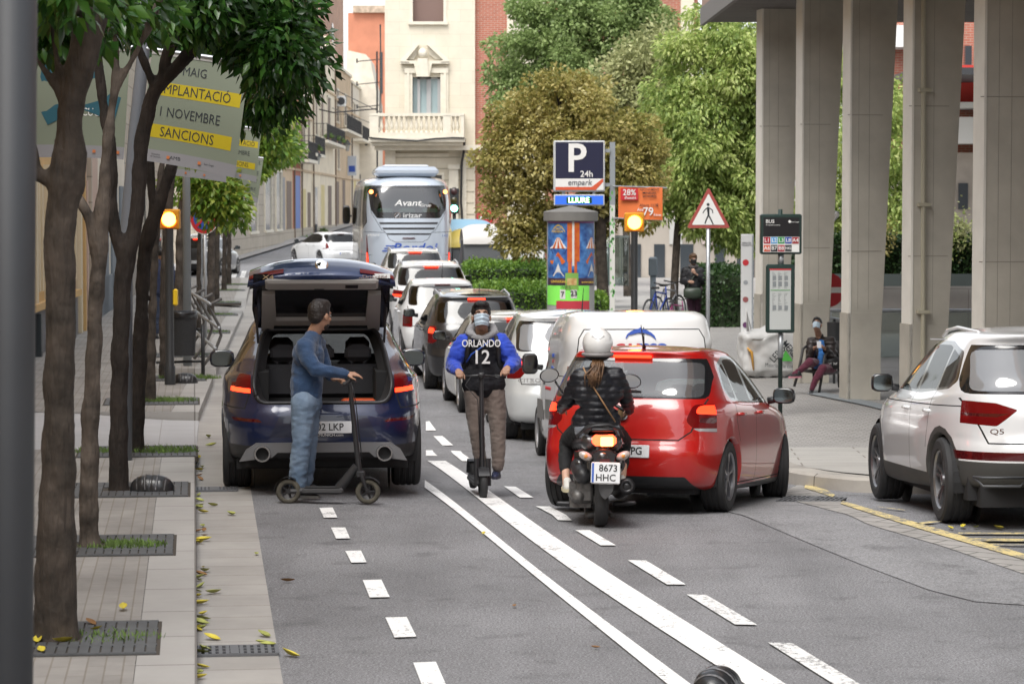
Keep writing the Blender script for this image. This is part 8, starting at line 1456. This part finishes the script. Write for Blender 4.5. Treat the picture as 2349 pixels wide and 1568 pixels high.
b = MB(); b.cap((-.10, .05, .72), .075, (-.15, .62, .66), .08); b.cap((.10, .05, .72), .075, (.15, .62, .66), .08); b.cap((0, .0, .74), .08, (0, .6, .66), .1); b.cap((0, -.03, .60), .07, (0, .3, .56), .09); b.cap((-.17, .25, .52), .045, (-.15, .8, .35), .05); b.cap((.17, .25, .52), .045, (.15, .8, .35), .05); link('tail_fairing', remesh(b.mesh(), .012, 3), MBK, mp)
b = MB(); b.tube([M0(1325, 1000, .1), M0(1340, 984, -.02), M0(1365, 976, -.06), M0(1395, 974, -.06), M0(1420, 984, -.02), M0(1430, 1000, .1)], .014, 8); b.box(-.09, .09, -.08, .06, M0(0, 985)[2]-.01, M0(0, 980)[2], .005); b.build('grab_rail', BLK, mp, True)
A_, B2 = M0(1358, 1022, -.06), M0(1413, 997, -.06); MB().box(A_[0], B2[0], -.10, -.0, A_[2], B2[2], .025).build('tail_light', LAMP(8, (1, .06, .02)), mp, 40); A_, B2 = M0(1376, 1022, -.06), M0(1405, 1001, -.06); MB().box(A_[0], B2[0], -.108, -.09, A_[2], B2[2], .008).build('brake_bulb', LAMP(14, (1, .25, .05)), mp, 40)
for s_ in (-1, 1):
    c_ = Vector(M0(1386+s_*43, 1045, -.03)); b = MB(); b.ell(c_, (.062, .04, .036), 14, 10, Matrix.Rotation(s_*R(-25), 3, 'Y')); b.build('indicator', mat('indicator lens', (.42, .36, .33), .15, coat=1), mp, True); MB().ell(c_+Vector((0, -.03, 0)), (.02, .015, .02), 8, 6).build('indicator_bulb', mat('orange bulb', (.6, .25, .06), .3), mp, True); MB().tube([c_+Vector((-s_*.04, .02, 0)), c_+Vector((-s_*.12, .06, .02))], .022, 6).build('indicator_stalk', MBK, mp)
b = MB(); b.prism([(M0(x, 0)[0], M0(0, y)[2]) for x, y in ((1360, 1040), (1372, 1030), (1400, 1030), (1413, 1040), (1408, 1068), (1366, 1068))], -.08, -.0, 'y'); b.build('plate_holder', BLK, mp); A_, B2 = M0(1375, 1062, -.09), M0(1398, 1052, -.09); MB().box(A_[0], B2[0], -.10, -.08, A_[2], B2[2]).build('reflector', REDD, mp)
pc = M0(1388, 1084, -.12); pt = plate(mp, pc[0], -.13, pc[2], '', R(-8), .235, .17, sz=.078, two=('8673', 'HHC')); pt.rotation_euler = (R(-8), R(2), 0); MB().box(-.12, .12, .004, .012, -.09, .09, .01).build('plate_frame', WHT, pt)
b = MB(); b.prism([(M0(x, 0)[0], M0(0, y)[2]) for x, y in ((1374, 1106), (1408, 1106), (1406, 1122), (1398, 1134), (1388, 1142), (1379, 1134), (1374, 1122))], -.1, -.07, 'y'); b.build('mud_flap', MBK, mp)
b = MB(); b.box(-.24, -.05, .22, .5, .17, .34, .03).box(-.2, -.07, .12, .3, .2, .4, .03).cap((-.14, .3, .40), .08, (-.12, .5, .42), .085); b.cap((-.19, .15, .26), .06, (-.19, .5, .26), .07)
for i in range(5): b.box(-.25, -.08, .2+.045*i, .215+.045*i, .16, .36)
b.build('engine', ENG, mp, 40); b = MB(); b.cap((-.15, .1, .44), .075, (-.16, .45, .48), .08); b.build('air_filter', BLK, mp, True)
b = MB(); b.cap((.20, .0, .36), .068, (.18, .5, .27), .07); b.lathe([(.07, -.01), (.035, -.02), (.03, .03)], c=(.20, -.05, .365), n=20, ax='y'); b.build('exhaust', mat('heat shield black', (.03, .03, .032), .35, .4), mp, True); b = MB(); b.tube([(.13, .05, .52), (.08, .12, .3)], .022, 8).tube([(-.10, .05, .56), (-.09, .2, .3)], .022, 8); b.build('shock_absorber', ENG, mp, True)
b = MB(); b.box(-.22, .22, .62, 1.1, .22, .30, .03).cap((-.1, .95, .3), .06, (-.12, 1.22, .8), .07).cap((.1, .95, .3), .06, (.12, 1.22, .8), .07).cap((0, 1.0, .35), .1, (0, 1.25, .85), .12).tube([(0, 1.28, .85), (0, 1.46, .25)], .03, 8); b.build('front_shield', MBK, mp, 40); MB().cap((-.14, .42, .165), .025, (-.34, .42, .175), .016).build('foot_peg', BLK, mp, True); MB().cap((.14, .42, .165), .025, (.30, .42, .175), .016).build('foot_peg', BLK, mp, True)
b = MB(); b.tube([(-.09, .7, .1), (-.1, .3, .08)], .018, 6).tube([(.09, .7, .1), (.1, .3, .08)], .018, 6).cap((-.09, .3, .09), .035, (.0, .3, .09), .03); b.build('centre_stand', ENG, mp, True)
hbY = 1.02; b = MB(); b.tube([M0(1288, 940, hbY-.12), M0(1325, 925, hbY), M0(1371, 922, hbY+.04), M0(1415, 925, hbY), M0(1448, 945, hbY-.12)], .016, 8); b.build('handlebar', SCB, mp, True)
for s_, x, y in ((-1, 1269, 860), (1, 1458, 874)):
    c_ = Vector(M0(x, y, hbY-.05)); M_ = Matrix.Rotation(s_*R(12), 3, 'Y'); b = MB(); b.ell(c_, (.085, .025, .062), 20, 12, M_); o = b.build('mirror', SCB, mp, True); g_ = MB(); g_.add([c_+M_ @ Vector((.074*math.cos(2*PI*i/24), -.0262, .052*math.sin(2*PI*i/24))) for i in range(24)], [tuple(range(24))]); g_.build('mirror_glass', MIRM, o); MB().tube([c_+Vector((-s_*.05, .01, -.05)), c_+Vector((-s_*.10, .0, -.13)), Vector(M0(1371-s_*-50, 925, hbY))], .009, 6).build('mirror_stalk', SCB, o, True)
# rider
Y3_ = mw.y+.35; a = Person('moped rider in a white helmet and black quilted jacket with a long ponytail', Y3_, Vector((mw.x, Y3_, mw.z))); j = a.j
neck = j(1371, 838, .02); a.body.ell(j(1371, 792, .03), (.08, .1, .11)); a.body.cap(neck, .05, j(1371, 810, .02), .05)
sL, sR = j(1332, 866, .03), j(1412, 864, .03); eL, eR = j(1303, 918, .18), j(1434, 912, .18); wL, wR = j(1286, 936, .52), j(1444, 940, .52)
a.chain([(neck, .05), (j(1371, 870, .03), .1), (j(1369, 960, .05), .11)]); a.chain([(sL, .045), (eL, .038), (wL, .026)]); a.chain([(sR, .045), (eR, .038), (wR, .026)]); a.hand(wL, (.05, 1, -.1), (0, 0, -1), 1.1, .9, 1, .8); a.hand(wR, (-.05, 1, -.1), (0, 0, -1), 1.1, .9, -1, .8)
h1, h2, k1, k2, f1_, f2_ = j(1345, 985, .05), j(1395, 985, .05), j(1303, 1010, .48), j(1430, 1010, .50), j(1298, 1092, .16), j(1428, 1090, .3)
a.chain([(h1, .09), (k1, .055), (j(1297, 1055, .3), .045), (f1_, .033)]); a.chain([(h2, .09), (k2, .055), (f2_, .033)]); a.chain([(f1_, .033), (j(1300, 1112, .12), .035)]); a.finish_body(SKIN3)
b = MB(); b.ell((0, 0, 0), (.128, .155, .135), 32, 24); me = b.mesh(smooth=True)
for v in me.vertices:
    if v.co.z < -.10: v.co.z = -.10+(v.co.z+.10)*.3
    v.co.x *= 1+.02*math.sin(v.co.z*30)*(v.co.z < 0)
o = link('helmet', me, mat('white helmet', (.66, .66, .65), .28, coat=.8, var=.04, vs=6), a.t); hc = j(1371, 788, .03); o.location = hc; b = MB(); b.tube([(.118*math.cos(t_)*1.02, .14*math.sin(t_)*1.0, -.088) for t_ in [2*PI*i/30 for i in range(31)]], .016, 8); b.build('helmet_rim', mat('helmet rim red grey', (.2, .19, .19), .5), o, True); b = MB(); b.tube([(-.05, -.118, .07), (-.02, -.14, .045), (.02, -.14, .045), (.05, -.118, .07)], .006, 6); b.build('helmet_vent', mat('helmet vent grey', (.42, .42, .42), .4), o, True); b = MB(); b.ell((0, 0, -.09), (.112, .135, .06), 24, 12); b.build('helmet_lining', DARK, o, True)
hr = MB(); 
for i in range(46): x0 = random.gauss(0, .018); x1 = random.gauss(-.012, .032); y0 = random.gauss(0, .01); hr.tube([j(1371, 822, -.05)+Vector((x0, y0, 0)), j(1370, 838, -.11)+Vector((x0*1.4, y0, 0)), j(1368, 860, -.145)+Vector((x1*1.1, y0, 0)), j(1364, 880+random.uniform(-6, 10), -.15)+Vector((x1*.9, y0, 0))], [.008, .010, .008, .002], 5)
hr.build('ponytail', HAIRBR, a.t, True)
PUF = mat('black quilted nylon', (.006, .007, .011), .45, bump=.4, bs=30)
a.garment('jacket', [[(j(1371, 846, .02), .075), (j(1371, 880, .03), .15), (j(1369, 930, .03), .145), (j(1368, 972, .05), .15)], [(sL, .08), (j(1315, 895, .1), .07), (eL, .062), (j(1292, 930, .4), .05), (j(1287, 936, .5), .04)], [(sR, .08), (j(1426, 890, .1), .07), (eR, .062), (j(1441, 930, .4), .05), (j(1444, 940, .5), .04)], [(sL, .082), (sR, .082)], [(j(1345, 900, .03), .12), (j(1397, 900, .03), .12)], [(j(1345, 965, .05), .12), (j(1392, 965, .05), .12)]], PUF, .011, .006, 9, quilt=.058)
a.garment('shirt_hem', [[(j(1345, 985, .04), .115), (j(1395, 985, .04), .115)], [(j(1350, 992, .0), .1), (j(1395, 992, .0), .1)]], cloth('grey shirt', (.12, .13, .15), .1), .013, .008, 9)
MB().tube([j(1338, 842, -.09), j(1352, 872, -.135), j(1385, 925, -.13), j(1412, 968, -.12)], .009, 6, flat=.5).build('bag_strap', mat('tan strap', (.30, .17, .08), .6), a.t, True)
LEG = cloth('black leggings', (.007, .007, .008), .2, sheen=0); a.garment('leggings', [[(h1, .115), (j(1318, 1000, .3), .095), (k1, .075), (j(1297, 1050, .32), .062), (j(1296, 1078, .22), .048)], [(h2, .115), (k2, .07), (j(1428, 1065, .38), .055)], [(h1, .12), (h2, .12)]], LEG, .012, .008, 9)
a.shoe(j(1302, 1128, .08), j(1297, 1117, .32), mat('white trainer', (.55, .54, .50), .6), mat('cream sole', (.5, .45, .3), .6), .07, .042); a.shoe(j(1426, 1122, .2), j(1428, 1112, .42), mat('white trainer'), None, .07, .042)
# --- seated woman with phone
YS_ = G(1862, 903, .15).y; base = G(1880, 890, .15); a = Person('masked woman in maroon leggings sitting on a metal chair with a phone', YS_+.5, base); j = a.j
neck = j(1878, 768, .0); a.head(j(1874, 744, -.12), PI-R(14), R(-0)+R(28)*1, .98, neck, [((0, -.02, .045), (.084, .102, .092)), ((0, -.07, -.02), (.06, .05, .06)), ((0, .035, .075), (.062, .065, .04)), ((0, -.09, .09), (.035, .035, .035))], HAIRB)
sL, sR = j(1862, 786, .0), j(1905, 784, .0); eL, eR = j(1858, 822, -.1), j(1908, 822, -.08); wL, wR = j(1868, 797, -.34), j(1890, 797, -.34)
a.chain([(neck, .05), (j(1884, 800, .02), .1), (j(1888, 840, .05), .11)]); a.chain([(sL, .042), (eL, .036), (wL, .025)]); a.chain([(sR, .042), (eR, .036), (wR, .025)]); a.hand(wL, (.4, -.8, .1), (.2, 0, 1), .9, .9, 1, .5); a.hand(wR, (-.5, -.8, .1), (-.2, 0, 1), .9, .9, -1, .5)
hp1, hp2, kn1, kn2 = j(1880, 842, .0), j(1905, 845, .0), j(1858, 830, -.42), j(1888, 845, -.40); an1, an2 = j(1822, 858, -.55), j(1862, 892, -.45)
a.chain([(hp1, .08), (kn1, .055), (an1, .035)]); a.chain([(hp2, .08), (kn2, .055), (an2, .035)]); a.finish_body(SKIN, .008)
JK = mat('dark brown quilted jacket', (.025, .018, .016), .5, bump=.4, bs=30); a.garment('jacket', [[(j(1881, 774, .02), .07), (j(1885, 805, .03), .155), (j(1890, 838, .05), .16)], [(sL, .085), (eL, .075), (j(1865, 800, -.28), .05)], [(sR, .09), (eR, .08), (j(1894, 800, -.28), .05)], [(sL, .09), (sR, .09)]], JK, .013, .014, 8, quilt=.07)
a.garment('blue_top', [[(j(1884, 785, -.10), .05), (j(1886, 815, -.12), .06), (j(1880, 835, -.16), .07), (j(1868, 838, -.3), .05)]], cloth('bright blue top', (.03, .16, .45), .1), .012, .012, 9)
MAR = cloth('maroon leggings', (.09, .012, .03), .15); a.garment('leggings', [[(hp1, .105), (j(1868, 834, -.22), .09), (kn1, .072), (j(1840, 845, -.5), .055), (an1, .042)], [(hp2, .105), (kn2, .075), (j(1872, 868, -.44), .058), (an2, .042)]], MAR, .012, .009, 9)
a.shoe(j(1835, 866, -.54), j(1812, 866, -.6), SHB, mat('pink sole', (.5, .2, .25), .6), .07, .04); a.shoe(j(1862, 904, -.42), j(1860, 905, -.62), SHB, mat('pale sole', (.5, .48, .45), .6), .07, .04)
MB().box(-.035, .035, -.005, .005, -.07, .07, .006).build('phone', mat('phone white', (.5, .5, .52), .3), a.t).matrix_local = Matrix.Translation(j(1879, 790, -.42)) @ Matrix.Rotation(R(-40), 4, 'X')
hbg = thing('handbag', 'black handbag with closed eyelash eyes resting on the seated woman\'s lap', 'bag', base); b = MB(); b.box(-.13, .15, -.10, .02, 0, .20, .04); o = b.build('bag_body', mat('black leather', (.015, .015, .016), .4), hbg, True); o.location = j(1905, 846, -.12); b = MB()
for s_ in (-1, 1):
    b.tube([(s_*.045+.02+x, -.103, .11-.02*(1-(x/.03)**2)) for x in (-.03, -.015, 0, .015, .03)], .004, 5)
    for x in (-.02, 0, .02): b.tube([(s_*.045+.02+x, -.103, .09), (s_*.045+.02+x*1.3, -.103, .072)], .003, 4)
b.build('eyelash_marks', WHT, o)
ch = thing('metal_chair', 'dark metal street armchair under the seated woman', 'chair', (base.x, base.y, base.z)); CH = mat('dark chair metal', (.045, .043, .042), .5, .3); jj = lambda px, py, dy: at(px, py, YS_+.5+dy)-Vector((base.x, base.y, base.z))
for x0, x1, lab in ((1837, 1846, 0), (1880, 1889, 1)):
    b = MB(); 
    X0 = jj(x0, 880, 0).x; X1 = X0; s_ = .62 if not lab else .66
for k, (px, dy) in enumerate(((1838, .05), (1893, -.38))):
    pass
for side, pts in ((0, [(1822, 886, -.22), (1832, 850, -.22), (1842, 800, -.2), (1850, 793, -.05), (1862, 795, .2), (1868, 880, .3)]), (1, [(1878, 906, -.38), (1884, 870, -.38), (1892, 815, -.36), (1900, 806, -.25), (1918, 806, .05), (1922, 815, .1), (1925, 888, .15)])):
    b = MB(); b.tube([jj(*q) for q in pts], .022, 8); b.build('side_frame', CH, ch, True)
b = MB(); P4 = [jj(1842, 846, -.2), jj(1893, 852, -.36), jj(1926, 850, .1), jj(1868, 846, .25)]; b.add([p_ for p_ in P4]+[p_-Vector((0, 0, .05)) for p_ in P4], [(0, 1, 2, 3), (7, 6, 5, 4), (0, 4, 5, 1), (1, 5, 6, 2), (2, 6, 7, 3), (3, 7, 4, 0)]); b.build('seat', CH, ch)
b = MB(); P4 = [jj(1866, 835, .27), jj(1926, 835, .12), jj(1924, 782, .2), jj(1868, 782, .34)]; b.add(P4+[p_+Vector((.0, .03, 0)) for p_ in P4], [(0, 1, 2, 3), (4, 7, 6, 5), (0, 3, 7, 4), (1, 5, 6, 2), (2, 6, 7, 3)]); b.build('backrest', CH, ch)
# --- walking woman in black
Y5 = 60.5; bz = gz(gx(1590, Y5)[0], Y5)+.12; base = Vector((gx(1590, Y5)[0], Y5, bz)); a = Person('woman in a black coat and mask walking past the bicycles with a green shoulder bag', Y5, base); k5 = Y5/F
zt = at(1590, 582, Y5).z-bz; j = lambda px, z, dy=0: Vector(((px-1590)*k5, dy, z))   # height in metres
a.head((0, -.02, zt-.125), PI+R(5), 0, 1.0, (0, .02, zt-.30), [((0, -.02, .045), (.094, .112, .10)), ((0, -.05, -.02), (.09, .07, .075)), ((0, .04, .088), (.075, .07, .045))], HAIRBR, maskm=mat('black mask', (.012, .012, .013), .8))
S1, S2 = j(1572, zt-.38, .02), j(1607, zt-.38, .02); E1, E2 = j(1567, zt-.62, .0), j(1614, zt-.62, .0); W1, W2 = j(1580, zt-.62, -.22), j(1592, zt-.42, -.2); hz_ = zt-.8
a.chain([((0, .02, zt-.3), .05), ((0, .02, zt-.45), .1), ((0, .02, hz_), .12)]); a.chain([(S1, .045), (E1, .04), (W1, .026)]); a.chain([(S2, .045), (E2, .04), (W2, .026)]); a.hand(W1, (.6, -.5, 0), (.3, .3, 0), .8, .9, 1); a.hand(W2, (-.4, -.3, .8), (0, .8, 0), .9, .9, -1)
L1, L2 = j(1583, hz_), j(1599, hz_); K1, K2 = j(1585, hz_*.53, -.03), j(1601, hz_*.53, .03); F1, F2 = j(1588, .09, -.05), j(1598, .09, .12); a.chain([(L1, .08), (K1, .06), (F1, .04)]); a.chain([(L2, .08), (K2, .06), (F2, .04)]); a.finish_body(SKIN3, .009)
a.garment('coat', [[((0, .02, zt-.33), .09), ((0, .02, zt-.5), .18), ((0, .02, hz_-.08), .20)], [(S1, .09), (E1, .08), (W1+Vector((-.03, .05, 0)), .055)], [(S2, .09), (E2, .08), (W2+Vector((.02, .06, -.04)), .055)], [(S1, .09), (S2, .09)]], mat('black coat', (.012, .012, .015), .6, bump=.3, bs=40), .016, .012, 7); a.garment('scarf', [[(j(1582, zt-.27, -.02), .04), (j(1590, zt-.30, -.08), .045), (j(1598, zt-.27, -.02), .04), (j(1590, zt-.26, .08), .04)]], cloth('dark scarf', (.08, .07, .07), .3), .014, .01, 10)
a.garment('trousers', [[(L1, .12), (K1, .085), (F1+Vector((0, 0, .05)), .065)], [(L2, .12), (K2, .085), (F2+Vector((0, 0, .05)), .065)], [(L1, .13), (L2, .13)]], cloth('plum trousers', (.045, .012, .03), .15), .016, .010, 8); a.shoe(F1+Vector((0, .04, -.09)), F1+Vector((0, -.16, -.09)), SHB); a.shoe(F2+Vector((0, .04, -.09)), F2+Vector((0, -.16, -.09)), SHB)
sb_ = thing('shoulder_bag', 'dark green shoulder bag carried by the walking woman in black', 'bag', base); MB().box(-.21, .19, -.34, -.22, .0, .26, .05).build('bag_body', mat('dark green leather', (.035, .05, .035), .4), sb_, True).location = (-.02, 0, zt-1.0); MB().tube([(-.18, -.26, zt-.78), (.0, -.2, zt-.5), (.16, .0, zt-.33)], .012, 6).build('strap', mat('dark green leather'), sb_, True)
# --- far figures
Y6 = 52; b6 = Vector((gx(370, Y6)[0], Y6, .13)); a = Person('person in dark blue walking away behind the left tree trunks', Y6, b6); zt = 1.74
a.body.ell((0, 0, zt-.11), (.078, .095, .115)); a.chain([((0, 0, zt-.28), .055), ((0, 0, zt-.2), .05)]); a.chain([((0, 0, zt-.3), .06), ((0, 0, 1.2), .13), ((0, 0, .95), .13)])
for s_ in (-1, 1): a.chain([((s_*.17, 0, 1.42), .05), ((s_*.22, 0, 1.15), .042), ((s_*.2, .06, .92), .028)]); a.hand((s_*.2, .06, .92), (0, .1, -1), (-s_, 0, 0), .4, .95, s_); a.chain([((s_*.09, 0, .92), .09), ((s_*.09, s_*.06, .5), .058), ((s_*.09, s_*.12, .09), .04)])
a.finish_body(SKIN, .01); hh = MB(); hh.ell((0, -.01, zt-.085), (.086, .102, .105)); hh.build('hair', HAIRB, a.t, True)
a.garment('jacket', [[((0, 0, 1.46), .08), ((0, 0, 1.25), .17), ((0, 0, .92), .17)]]+[[((s_*.16, 0, 1.42), .085), ((s_*.23, 0, 1.15), .07), ((s_*.2, .05, .95), .055)] for s_ in (-1, 1)]+[[((-.16, 0, 1.42), .085), ((.16, 0, 1.42), .085)]], cloth('navy jacket', (.015, .025, .07), .2), .016, .012, 7); a.garment('trousers', [[((s_*.09, 0, .92), .125), ((s_*.09, s_*.06, .5), .085), ((s_*.09, s_*.12, .14), .068)] for s_ in (-1, 1)], cloth('navy trousers', (.02, .03, .06), .2), .016, .010, 8)
for s_ in (-1, 1): a.shoe((s_*.09, s_*.12-.05, 0), (s_*.09, s_*.12+.17, 0), SHB)
Y7 = 88; b7 = Vector((gx(1106, Y7)[0], Y7, .13)); a = Person('person walking beyond the recycling containers, only the head showing', Y7, b7); zt = 2.66-(519-474)*Y7/F-.13; zt = 1.75
a.body.ell((0, 0, zt-.11), (.078, .095, .115)); a.chain([((0, 0, zt-.3), .06), ((0, 0, zt-.2), .05)]); a.chain([((0, 0, zt-.3), .07), ((0, 0, 1.2), .15), ((0, 0, .95), .14)])
for s_ in (-1, 1): a.chain([((s_*.18, 0, 1.42), .06), ((s_*.23, 0, 1.15), .05), ((s_*.22, -.05, .92), .035)]); a.chain([((s_*.09, 0, .92), .1), ((s_*.09, 0, .5), .07), ((s_*.09, 0, .09), .045)])
a.finish_body(SKIN3, .012); hh = MB(); hh.ell((0, .01, zt-.08), (.086, .102, .10)); hh.build('hair', HAIRBR, a.t, True); a.garment('shirt', [[((0, 0, 1.46), .09), ((0, 0, 1.25), .18), ((0, 0, .9), .18)]], cloth('dark shirt', (.04, .04, .05), .2), .02, .01, 7)
